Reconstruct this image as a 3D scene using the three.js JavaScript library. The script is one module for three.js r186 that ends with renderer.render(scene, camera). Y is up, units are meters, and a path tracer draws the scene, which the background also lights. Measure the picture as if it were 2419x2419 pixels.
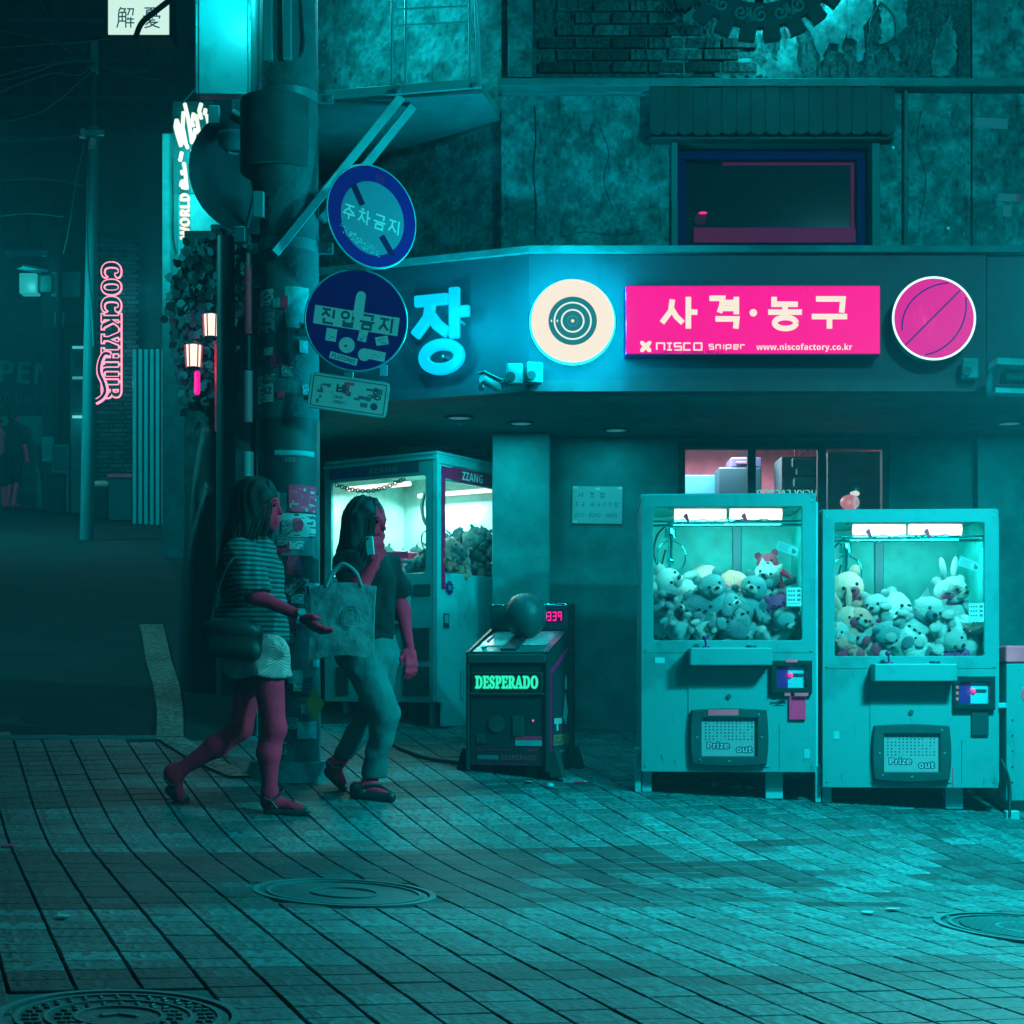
import * as THREE from 'three';
import { RoundedBoxGeometry } from 'three/addons/geometries/RoundedBoxGeometry.js';
import { mergeGeometries, mergeVertices } from 'three/addons/utils/BufferGeometryUtils.js';
import { TextGeometry } from 'three/addons/geometries/TextGeometry.js';
import { FontLoader } from 'three/addons/loaders/FontLoader.js';
import { RectAreaLightUniformsLib } from 'three/addons/lights/RectAreaLightUniformsLib.js';

// ------------------------------------------------------------------ camera, sky, exposure
// The street climbs away from the photographer; the lens is level and shifted upward.
const F = 3600, CX = 1210, HY = 1600, EYE = 1.73, FRAME = 2419;
const scene = new THREE.Scene();
const camera = new THREE.PerspectiveCamera(2 * Math.atan(FRAME / 2 / F) * 180 / Math.PI, 1, 0.1, 400);
camera.position.set(0, EYE, 0);
camera.lookAt(0, EYE, -10);
camera.setViewOffset(1024, 1024, 0, -(HY - FRAME / 2) / FRAME * 1024, 1024, 1024);
const renderer = new THREE.WebGLRenderer({ antialias: true });
renderer.setSize(1024, 1024);
renderer.toneMapping = THREE.LinearToneMapping;
renderer.toneMappingExposure = 1.0;
renderer.shadowMap.enabled = true;
RectAreaLightUniformsLib.init();

// night sky over the city: an even dark teal
const skyData = new Float32Array(64 * 32 * 4);
for (let j = 0; j < 32; j++) for (let i = 0; i < 64; i++) skyData.set([0.0005, 0.0155, 0.029, 1], (j * 64 + i) * 4);
const skyTexture = new THREE.DataTexture(skyData, 64, 32, THREE.RGBAFormat, THREE.FloatType);
skyTexture.mapping = THREE.EquirectangularReflectionMapping; skyTexture.magFilter = THREE.LinearFilter; skyTexture.needsUpdate = true;
scene.background = skyTexture; scene.environment = skyTexture;
scene.fog = new THREE.FogExp2(new THREE.Color(0.03, 0.84, 1.0), 0.0065);   // damp night air lit by the signs and lamps

// the last of the sky's direct light, very weak at night
const moon = new THREE.DirectionalLight(new THREE.Color(0.35, 0.9, 1.0), 0.03);
moon.position.set(-6, 14, 8); moon.target.position.set(0, 0, -9); moon.castShadow = true; moon.shadow.radius = 20;
Object.assign(moon.shadow.camera, { left: -20, right: 20, top: 20, bottom: -20, far: 70 });
scene.add(moon, moon.target);

const LIGHT_TEAL = new THREE.Color(0.14, 0.95, 1.0);
// ------------------------------------------------------------------ helpers
let seed = 20241;
const rnd = () => { seed = (seed + 0x6d2b79f5) | 0; let t = Math.imul(seed ^ (seed >>> 15), 1 | seed); t = (t + Math.imul(t ^ (t >>> 7), 61 | t)) ^ t; return ((t ^ (t >>> 14)) >>> 0) / 4294967296; };
const rr = (a, b) => a + (b - a) * rnd();
const clamp = (x, a, b) => Math.min(b, Math.max(a, x)), mix = (a, b, t) => a + (b - a) * t;
const V = (x, y, z) => new THREE.Vector3(x, y, z);
const rad = (a) => a * Math.PI / 180;
// a surveyed point: where it shows in the photograph and how far off it stands
const PX = (x, d) => (x - CX) * d / F, PY = (y, d) => EYE + (HY - y) * d / F, P = (x, y, d) => V(PX(x, d), PY(y, d), -d);
const SLX = -0.056, SLD = 0.147;                       // fall of the street to the right, climb away from the camera
const NEAR = (d) => 0.953, RISE = (d) => { const a = NEAR(d), b = SLD * d, k = 0.09, h = Math.max(k - Math.abs(a - b), 0) / k; return Math.max(a, b) + h * h * k / 4; };
const G = (x, d) => SLX * x + (d < 33 ? RISE(d) : SLD * 33 + (d - 33) * 0.01);   // height of the ground: level by the camera, then the hill
const GP = (px, py) => { const u = (px - CX) / F, v = (HY - py) / F, f = (d) => EYE + v * d - G(u * d, d); let a = 1, b = 1; while (b < 60 && f(b) > 0) { a = b; b += 0.25; } for (let i = 0; i < 40; i++) { const m = (a + b) / 2; f(m) > 0 ? a = m : b = m; } return { x: u * a, d: a, y: G(u * a, a) }; };   // where a sight line meets the ground

const names = new Map();
const numbered = (n) => { const k = names.get(n) ?? 0; names.set(n, k + 1); return k ? n + '_' + String(k).padStart(3, '0') : n; };
function tag(o, label, category, group, kind) { o.userData.label = label; if (category) o.userData.category = category; if (group) o.userData.group = group; if (kind) o.userData.kind = kind; return o; }
function thing(name, label, category, pos = V(0, 0, 0), turn = 0, group) {
  const o = new THREE.Group(); o.name = numbered(name); scene.add(o); o.position.copy(pos); o.rotation.y = turn; o.updateMatrixWorld(true); return tag(o, label, category, group);
}
const flat = (g) => { const n = g.index ? g.toNonIndexed() : g; for (const k of Object.keys(n.attributes)) if (!['position', 'normal', 'uv', 'color'].includes(k)) n.deleteAttribute(k); if (!n.attributes.uv) n.setAttribute('uv', new THREE.BufferAttribute(new Float32Array(n.attributes.position.count * 2), 2)); n.morphAttributes = {}; return n; };
function join(gs) { gs = [gs].flat(9); if (gs.length === 1) return gs[0]; const c = gs.some((g) => g.attributes.color); return mergeGeometries(gs.map((g) => { const f = flat(g); if (!c) return f; if (!f.attributes.color) f.setAttribute('color', new THREE.BufferAttribute(new Float32Array(f.attributes.position.count * 3).fill(1), 3)); return f; })); }
function part(name, geos, m, parent, label) {
  const o = new THREE.Mesh(join(geos), m); o.name = name; o.castShadow = o.receiveShadow = true; parent.add(o); if (label) o.userData.label = label; return o;
}
// a part whose shape is given in world coordinates
function wpart(name, geos, m, parent, label) { parent.updateWorldMatrix(true, false); const g = join(geos).clone().applyMatrix4(parent.matrixWorld.clone().invert()); return part(name, g, m, parent, label); }
function solo(name, geos, m, label, category, group, kind) {
  const g = join(geos).clone(); g.computeBoundingBox(); const b = g.boundingBox, c = V((b.min.x + b.max.x) / 2, b.min.y, (b.min.z + b.max.z) / 2); g.translate(-c.x, -c.y, -c.z);
  const o = part(numbered(name), g, m, scene); o.position.copy(c); return tag(o, label, category, group, kind);
}
function struct(name, geos, m, parent = scene) { const o = part(parent === scene ? numbered(name) : name, geos, m, parent); if (parent === scene) o.userData.kind = 'structure'; return o; }

// uv in metres by the way each face points
function U(g, s = 1) {
  const n = g.index ? g.toNonIndexed() : g, p = n.attributes.position, uv = new Float32Array(p.count * 2), a = V(), b = V(), c = V(), e = V(), f = V();
  for (let i = 0; i < p.count; i += 3) {
    a.fromBufferAttribute(p, i); b.fromBufferAttribute(p, i + 1); c.fromBufferAttribute(p, i + 2); e.subVectors(b, a); f.subVectors(c, a).cross(e);
    const ax = Math.abs(f.x), ay = Math.abs(f.y), az = Math.abs(f.z);
    [a, b, c].forEach((q, k) => { const [u, v] = az >= ax && az >= ay ? [q.x, q.y] : ax >= ay ? [q.z, q.y] : [q.x, q.z]; uv[(i + k) * 2] = u * s; uv[(i + k) * 2 + 1] = v * s; });
  }
  n.setAttribute('uv', new THREE.BufferAttribute(uv, 2)); return n;
}
const box = (w, h, d, x = 0, y = 0, z = 0, r = 0.006) => { r = Math.min(r, w / 2.5, h / 2.5, d / 2.5); return U((r > 0.0005 ? new RoundedBoxGeometry(w, h, d, 1, r) : new THREE.BoxGeometry(w, h, d)).translate(x, y, z)); };
const span = (x0, x1, y0, y1, z0, z1, r = 0.006) => box(Math.abs(x1 - x0), Math.abs(y1 - y0), Math.abs(z1 - z0), (x0 + x1) / 2, (y0 + y1) / 2, (z0 + z1) / 2, r);
const rod = (a, b, r, r2 = r, seg = 10) => { const d = b.clone().sub(a), g = new THREE.CylinderGeometry(r2, r, d.length(), seg); g.applyQuaternion(new THREE.Quaternion().setFromUnitVectors(V(0, 1, 0), d.normalize())); const c = a.clone().add(b).multiplyScalar(0.5); return g.translate(c.x, c.y, c.z); };
const bar = (a, b, w, h, r = 0.004) => { const d = b.clone().sub(a), l = d.length(), g = box(w, h, l, 0, 0, 0, r), m = new THREE.Matrix4().lookAt(b, a, V(0, 1, 0)); g.applyMatrix4(m); const c = a.clone().add(b).multiplyScalar(0.5); return g.translate(c.x, c.y, c.z); };
const tube = (pts, r, seg = 24, rs = 6, closed = false) => new THREE.TubeGeometry(new THREE.CatmullRomCurve3(pts, closed), seg, r, rs, closed);
const ball = (r, x = 0, y = 0, z = 0, sx = 1, sy = 1, sz = 1, a = 14, b = 10) => new THREE.SphereGeometry(r, a, b).scale(sx, sy, sz).translate(x, y, z);
const disc = (r, t, x = 0, y = 0, z = 0, seg = 48) => new THREE.CylinderGeometry(r, r, t, seg).rotateX(Math.PI / 2).translate(x, y, z);
const ring = (ri, ro, t, seg = 64) => { const s = new THREE.Shape().absarc(0, 0, ro, 0, Math.PI * 2), h = new THREE.Path().absarc(0, 0, ri, 0, Math.PI * 2, true); s.holes.push(h); return new THREE.ExtrudeGeometry(s, { depth: t, bevelEnabled: false, curveSegments: seg / 2 }); };
const poly = (pts) => new THREE.Shape(pts.map(([x, y]) => new THREE.Vector2(x, y)));
const slab = (shape, t, bevel = 0) => new THREE.ExtrudeGeometry(shape, { depth: t, bevelEnabled: bevel > 0, bevelThickness: bevel, bevelSize: bevel, bevelSegments: 1, curveSegments: 12 });
const roundRect = (w, h, r, x = 0, y = 0) => { const s = new THREE.Shape(), a = x - w / 2, b = x + w / 2, c = y - h / 2, d = y + h / 2; s.moveTo(a + r, c); s.lineTo(b - r, c); s.quadraticCurveTo(b, c, b, c + r); s.lineTo(b, d - r); s.quadraticCurveTo(b, d, b - r, d); s.lineTo(a + r, d); s.quadraticCurveTo(a, d, a, d - r); s.lineTo(a, c + r); s.quadraticCurveTo(a, c, a + r, c); return s; };
const unitUV = (w, h, x = 0, y = 0, z = 0) => new THREE.PlaneGeometry(w, h).translate(x, y, z);

// ------------------------------------------------------------------ textures
function lattice(n, s) { let q = s; const r = () => { q = (Math.imul(q, 1664525) + 1013904223) | 0; return (q >>> 0) / 4294967296; }; return Float32Array.from({ length: n * n }, r); }
const lats = new Map();
function vnoise(u, v, n, s) {   // tileable value noise, period 1
  const key = n * 1000 + s; if (!lats.has(key)) lats.set(key, lattice(n, key + 7)); const L = lats.get(key);
  u = (u - Math.floor(u)) * n; v = (v - Math.floor(v)) * n; const i = Math.floor(u), j = Math.floor(v), f = u - i, g = v - j, a = f * f * (3 - 2 * f), b = g * g * (3 - 2 * g), at = (x, y) => L[(y % n) * n + (x % n)];
  return mix(mix(at(i, j), at(i + 1, j), a), mix(at(i, j + 1), at(i + 1, j + 1), a), b);
}
const fbm = (u, v, n, o, s = 1) => { let t = 0, w = 0, a = 1; for (let k = 0; k < o; k++) { t += a * vnoise(u, v, n << k, s + k); w += a; a *= 0.55; } return t / w; };
function dataTex(size, fn, srgb = true, rep = 1) {
  const data = new Uint8Array(size * size * 4);
  for (let j = 0; j < size; j++) for (let i = 0; i < size; i++) { const c = fn(i / size, j / size), q = (j * size + i) * 4; for (let k = 0; k < 3; k++) data[q + k] = clamp((Array.isArray(c) ? c[k] : c) * 255, 0, 255); data[q + 3] = 255; }
  const t = new THREE.DataTexture(data, size, size); t.wrapS = t.wrapT = THREE.RepeatWrapping; t.magFilter = THREE.LinearFilter; t.minFilter = THREE.LinearMipmapLinearFilter; if (srgb) t.colorSpace = THREE.SRGBColorSpace; t.repeat.set(rep, rep); t.needsUpdate = true; return t;
}
function canvasTex(w, h, draw) { const c = document.createElement('canvas'); c.width = w; c.height = h; const x = c.getContext('2d'); draw(x, w, h); const t = new THREE.CanvasTexture(c); t.colorSpace = THREE.SRGBColorSpace; t.anisotropy = 8; return t; }
const sm = (a, b, x) => { const t = clamp((x - a) / (b - a), 0, 1); return t * t * (3 - 2 * t); };
const TX = {
  plaster: dataTex(512, (u, v) => { const a = fbm(u, v, 4, 6, 11), b = fbm(u, v, 16, 4, 31), c = fbm(u * 2, v, 24, 3, 51), k = sm(0.34, 0.68, a * 0.4 + b * 0.6), st = fbm(u, v * 0.12 + 0.3, 40, 3, 57), e = fbm(u, v, 64, 3, 59); return clamp(mix(0.66, 0.94, k) * mix(0.74, 1.2, e) * mix(0.9, 1.06, b) - sm(0.58, 0.78, st) * 0.1 - sm(0.62, 0.8, c) * 0.18, 0.12, 1); }, true, 0.8),
  plasterB: dataTex(512, (u, v) => fbm(u, v, 12, 6, 71), false, 0.8),
  grain: dataTex(256, (u, v) => 0.74 + 0.26 * fbm(u, v, 24, 4, 91) + 0.3 * (fbm(u, v, 5, 5, 95) - 0.5), true, 0.45),
  grainB: dataTex(256, (u, v) => fbm(u, v, 32, 4, 99), false, 2.2),
  scuff: dataTex(512, (u, v) => { const a = fbm(u, v, 6, 5, 111), s = fbm(u * 1, v, 64, 2, 131), l = fbm(u, v * 0.25, 40, 3, 141); return clamp(0.96 - sm(0.58, 0.8, a) * 0.12 - sm(0.72, 0.86, s) * 0.05 - sm(0.7, 0.84, l) * 0.06, 0.2, 1); }, true, 0.7),
  stone: dataTex(512, (u, v) => { const a = fbm(u, v, 5, 5, 151), s = fbm(u, v, 60, 3, 161), h = fbm(u, v * 0.2, 64, 2, 171); return clamp(0.62 + 0.5 * (s - 0.5) + 0.5 * (a - 0.5) - sm(0.64, 0.78, h) * 0.25, 0.08, 1); }, true, 1.1),
  stoneB: dataTex(512, (u, v) => 0.6 * fbm(u, v, 60, 3, 161) + 0.4 * fbm(u, v * 0.2, 64, 2, 171), false, 1.1),
  asphalt: dataTex(512, (u, v) => 0.55 + 0.6 * (fbm(u, v, 96, 2, 181) - 0.5) + 0.3 * (fbm(u, v, 4, 4, 191) - 0.5), true, 0.6),
  weave: dataTex(128, (u, v) => 0.8 + 0.2 * Math.sin(u * 128) * Math.sin(v * 128) - 0.2 * fbm(u, v, 8, 3, 201), true, 4),
  furB: dataTex(256, (u, v) => fbm(u, v, 40, 3, 211), false, 3),
};
// a material: v is the reflectance of a grey-teal surface, c an explicit linear colour
const teal = (v) => new THREE.Color().setRGB(v * 0.016, v * 0.95, v);
function mat(v, o = {}) {
  const { tex, bump, depth = 0.004, ...rest } = o, c = Array.isArray(v) ? new THREE.Color().setRGB(...v) : teal(v);
  const m = new THREE.MeshPhysicalMaterial({ color: c, roughness: 0.75, specularColor: Array.isArray(v) ? new THREE.Color(1, 1, 1) : new THREE.Color(0.12, 0.95, 1), ...rest });
  if (tex) m.map = TX[tex]; if (bump) { m.bumpMap = TX[bump]; m.bumpScale = depth; } return m;
}
const glow = (rgb, k = 1, base = 0.02) => new THREE.MeshStandardMaterial({ color: teal(base), roughness: 0.5, emissive: new THREE.Color().setRGB(...rgb), emissiveIntensity: k });
const printed = (t, o = {}) => new THREE.MeshStandardMaterial({ map: t, roughness: 0.6, ...o });
const litFace = (t, k = 1) => new THREE.MeshPhysicalMaterial({ color: 0x000000, specularIntensity: 0.05, roughness: 0.9, emissive: 0xffffff, emissiveMap: t, emissiveIntensity: k });
const CREAM = [1.0, 0.84, 0.70];
const M = {
  plaster: mat(0.33, { tex: 'plaster', bump: 'plasterB', depth: 0.012, roughness: 0.92 }),
  plasterPale: mat(0.3, { tex: 'plaster', bump: 'plasterB', depth: 0.006, roughness: 0.9 }),
  render: mat(0.26, { tex: 'grain', bump: 'grainB', depth: 0.002, roughness: 0.85 }),
  fascia: mat([0.002, 0.066, 0.092], { specularIntensity: 0.4, tex: 'scuff', roughness: 0.55 }),
  soffit: mat(0.2, { tex: 'grain', roughness: 0.8 }),
  concrete: mat(0.24, { tex: 'grain', bump: 'grainB', depth: 0.004, roughness: 0.9 }),
  paint: mat(0.26, { tex: 'scuff', roughness: 0.5 }),
  paintDim: mat(0.34, { tex: 'scuff', roughness: 0.45 }),
  steel: mat(0.4, { tex: 'scuff', roughness: 0.4, metalness: 0.6 }),
  steelPale: mat(0.5, { tex: 'scuff', roughness: 0.5, metalness: 0.2 }),
  chrome: mat(0.7, { roughness: 0.14, metalness: 1 }),
  black: mat(0.035, { roughness: 0.45 }), blackMatt: mat(0.03, { roughness: 0.9, tex: 'grain' }), dark: mat(0.07, { roughness: 0.7, tex: 'grain' }),
  darkWood: mat(0.075, { tex: 'grain', bump: 'grainB', depth: 0.003, roughness: 0.8 }),
  red: mat([0.55, 0.01, 0.12], { roughness: 0.5 }), redDull: mat([0.6, 0.03, 0.11], { specularIntensity: 0.4, roughness: 0.6, tex: 'scuff' }), pinkTape: mat([0.95, 0.14, 0.22], { specularIntensity: 0.4, roughness: 0.5, tex: 'grain' }),
  navy: mat([0.012, 0.01, 0.16], { roughness: 0.35, tex: 'scuff' }), white: mat([0.3, 0.68, 0.66], { roughness: 0.6, tex: 'grain' }), paper: mat(0.55, { roughness: 0.8, tex: 'grain' }), rubber: mat(0.03, { roughness: 0.8 }), cable: mat(0.03, { roughness: 0.6 }), cablePale: mat(0.2, { roughness: 0.6 }),
  glass: new THREE.MeshPhysicalMaterial({ color: teal(1).setRGB(0.9, 0.97, 0.97), transmission: 1, roughness: 0.02, thickness: 0, ior: 1.45 }),
  darkGlass: mat([0.001, 0.02, 0.026], { roughness: 0.1 }),
  neonCream: glow(CREAM, 1.3), neonCyan: glow([0.0, 0.62, 1.0], 1.0), neonPink: glow([1.0, 0.0, 0.28], 1.2),
};
const fonts = {};
for (const k of ['sans_bold', 'sans_regular', 'serif_bold']) fonts[k] = await new FontLoader().loadAsync('fonts/droid/droid_' + k + '.typeface.json');
const text3 = (s, size, depth, font = 'sans_bold', bevel = 0) => { const g = new TextGeometry(s, { font: fonts[font], size, depth, curveSegments: 5, bevelEnabled: bevel > 0, bevelSize: bevel, bevelThickness: bevel * 0.5, bevelSegments: 2 }); g.computeBoundingBox(); const b = g.boundingBox; return g.translate(-(b.min.x + b.max.x) / 2, -(b.min.y + b.max.y) / 2, 0); };

// Korean letters as pen strokes in a unit square, y down
const arc = (cx, cy, rx, ry) => Array.from({ length: 25 }, (_, i) => [cx + rx * Math.cos(i / 24 * 6.2832), cy + ry * Math.sin(i / 24 * 6.2832)]);
const JAMO = {
  g: [[[0, 0.06], [0.95, 0.06], [0.9, 0.5], [0.72, 1]]], G: [[[0, 0.1], [1, 0.1], [0.95, 1]]], n: [[[0.05, 0], [0.05, 0.9], [1, 0.9]]], m: [[[0.05, 0.1], [0.95, 0.1], [0.95, 0.95], [0.05, 0.95], [0.05, 0.1]]],
  s: [[[0.5, 0], [0.42, 0.5], [0, 1]], [[0.47, 0.42], [0.7, 0.75], [1, 1]]], j: [[[0.02, 0.06], [0.98, 0.06]], [[0.5, 0.06], [0.4, 0.55], [0, 1]], [[0.46, 0.48], [0.7, 0.78], [1, 1]]],
  c: [[[0.3, -0.12], [0.7, -0.12]], [[0.02, 0.14], [0.98, 0.14]], [[0.5, 0.14], [0.4, 0.6], [0, 1]], [[0.46, 0.5], [0.7, 0.8], [1, 1]]], o: [arc(0.5, 0.5, 0.48, 0.48)], b: [[[0.05, 0], [0.05, 0.95], [0.95, 0.95], [0.95, 0]], [[0.05, 0.5], [0.95, 0.5]]],
  a: [[[0.3, 0], [0.3, 1]], [[0.3, 0.48], [1, 0.48]]], yeo: [[[0.75, 0], [0.75, 1]], [[0, 0.33], [0.75, 0.33]], [[0, 0.66], [0.75, 0.66]]], i: [[[0.5, 0], [0.5, 1]]], u: [[[0, 0], [1, 0]]], oo: [[[0.5, -1], [0.5, 0]], [[0, 0], [1, 0]]], uu: [[[0, 0], [1, 0]], [[0.5, 0], [0.5, 1]]],
};
const SYL = {
  sa: [['s', 0, 0.08, 0.58, 0.82], ['a', 0.62, 0, 0.98, 1]], gyeok: [['g', 0.04, 0.02, 0.46, 0.5], ['yeo', 0.45, 0, 0.98, 0.55], ['G', 0.22, 0.66, 0.86, 1]], nong: [['n', 0.14, 0, 0.88, 0.26], ['oo', 0, 0.3, 1, 0.48], ['o', 0.18, 0.64, 0.84, 1]], gu: [['G', 0.12, 0.02, 0.88, 0.5], ['uu', 0, 0.62, 1, 1]],
  jang: [['j', 0.0, 0.08, 0.6, 0.52], ['a', 0.64, 0, 1, 0.58], ['o', 0.14, 0.66, 0.86, 0.98]], ju: [['j', 0.1, 0.02, 0.9, 0.52], ['uu', 0, 0.64, 1, 1]], cha: [['c', 0, 0.1, 0.6, 0.85], ['a', 0.64, 0, 1, 1]], geum: [['G', 0.16, 0.0, 0.84, 0.36], ['u', 0, 0.5, 1, 0.5], ['m', 0.18, 0.62, 0.82, 1]],
  ji: [['j', 0.02, 0.05, 0.66, 0.85], ['i', 0.7, 0, 1, 1]], jin: [['j', 0.05, 0.02, 0.62, 0.5], ['i', 0.7, 0, 1, 0.62], ['n', 0.2, 0.66, 0.88, 1]], ip: [['o', 0.06, 0.02, 0.56, 0.48], ['i', 0.7, 0, 1, 0.56], ['b', 0.22, 0.62, 0.86, 1]], ba: [['b', 0, 0.08, 0.55, 0.85], ['a', 0.62, 0, 1, 1]], haeng: [['u', 0.1, 0.02, 0.5, 0.02], ['u', 0, 0.16, 0.6, 0.16], ['o', 0.1, 0.24, 0.5, 0.52], ['i', 0.6, 0, 0.72, 0.56], ['i', 0.8, 0, 0.96, 0.56], ['o', 0.26, 0.64, 0.84, 1]],
};
const strokesOf = (name) => SYL[name].flatMap(([j, x0, y0, x1, y1]) => JAMO[j].map((l) => l.map(([x, y]) => [mix(x0, x1, x), j === 'oo' || j === 'uu' ? (j === 'oo' ? y1 + y * (y1 - y0) * 0.0 + (y < 0 ? -(y1 - y0) : 0) : mix(y0, y1, y)) : mix(y0, y1, y)])));
function hangul(c, name, x, y, w, h, lw) { c.lineWidth = lw; c.lineCap = 'butt'; c.lineJoin = 'miter'; for (const l of strokesOf(name)) { c.beginPath(); l.forEach(([a, b], i) => c[i ? 'lineTo' : 'moveTo'](x + a * w, y + b * h)); c.stroke(); } }
// the same strokes as raised bars
function hangulBars(name, w, h, lw, t) { const out = []; for (const l of strokesOf(name)) for (let i = 0; i + 1 < l.length; i++) { const [a, b] = [l[i], l[i + 1]].map(([x, y]) => V((x - 0.5) * w, (0.5 - y) * h, 0)), d = b.clone().sub(a), n = d.length(); if (n < 1e-4) continue; d.normalize(); a.addScaledVector(d, -lw * 0.25); b.addScaledVector(d, lw * 0.25); out.push(bar(a, b, lw, t, 0)); } return out; }
// a ribbon of light or paint along a stroke, as a flat bar of given thickness facing +z
function ribbon(pts, w, t, z = 0) { const out = []; for (let i = 0; i + 1 < pts.length; i++) { const a = V(pts[i][0], pts[i][1], z), b = V(pts[i + 1][0], pts[i + 1][1], z), d = b.clone().sub(a), l = d.length() + w * 0.4; out.push(box(l, w, t, 0, 0, 0, Math.min(w, t) * 0.3).rotateZ(Math.atan2(d.y, d.x)).translate((a.x + b.x) / 2, (a.y + b.y) / 2, z)); } return out; }
// lamps: a glowing mesh needs a light of its own
function pointLamp(pos, k, color = LIGHT_TEAL, r = 2) { const l = new THREE.PointLight(color, k); l.position.copy(pos); l.castShadow = true; l.shadow.radius = r; scene.add(l); return l; }
function areaLamp(pos, target, w, h, k, color = LIGHT_TEAL) { const l = new THREE.RectAreaLight(color, k, w, h); l.position.copy(pos); l.lookAt(target); scene.add(l); return l; }
// ================================================================== the ground
const prism = (pts, y0, y1) => U(new THREE.ExtrudeGeometry(poly(pts), { depth: y1 - y0, bevelEnabled: false }).rotateX(-Math.PI / 2).translate(0, y0, 0));   // footprint in (x, distance)
{
  const xs = [], ds = []; for (let x = -34; x <= 22; x += 1) xs.push(x); for (let d = -12; d <= 34; d += 0.25) ds.push(d); ds.push(45, 70, 120, 220);
  const pos = [], idx = [], uv = []; xs.unshift(-160); xs.push(160);
  for (const d of ds) for (const x of xs) { const b = d > 8.6 && d < 34 ? (vnoise(x * 0.13, d * 0.11, 16, 3) - 0.5) * 0.05 : 0; pos.push(x, G(clamp(x, -34, 22), d) - 0.035 + b, -d); uv.push(x, d); }
  const w = xs.length; for (let j = 0; j + 1 < ds.length; j++) for (let i = 0; i + 1 < w; i++) { const a = j * w + i; idx.push(a, a + 1, a + w, a + 1, a + w + 1, a + w); }
  const g = new THREE.BufferGeometry(); g.setAttribute('position', new THREE.Float32BufferAttribute(pos, 3)); g.setAttribute('uv', new THREE.Float32BufferAttribute(uv, 2)); g.setIndex(idx); g.computeVertexNormals();
  struct('road', g, mat(0.085, { tex: 'asphalt', bump: 'stoneB', depth: 0.006, roughness: 0.9 }));
}
const LK = 0.39, LL = Math.hypot(LK, 1), LDIR = { x: -LK / LL, d: 1 / LL }, TDIR = { x: 1 / LL, d: LK / LL };
const lieAt = (x, d) => { const e = 0.04, sl = (G(x, d + e) - G(x, d - e)) / (2 * e), n = V(-SLX, 1, sl).normalize(), a = V(TDIR.x, SLX * TDIR.x + sl * TDIR.d, -TDIR.d).normalize(); return new THREE.Matrix4().makeBasis(a, n, a.clone().cross(n).normalize()); };   // the frame of the paving at a place
const O0 = GP(1210, 2419), along = (q) => (q.x - O0.x) * LDIR.x + (q.d - O0.d) * LDIR.d;
const onGround = (x, d, h = 0) => V(x, G(x, d) + h, -d);
const covers = [{ px: 282, py: 2397, w: 560 }, { px: 815, py: 2108, w: 430 }, { px: 2440, py: 2194, w: 452 }].map((c) => { const q = GP(c.px, c.py); return { ...q, k: c.w * q.d / F / 0.7 }; });
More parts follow.
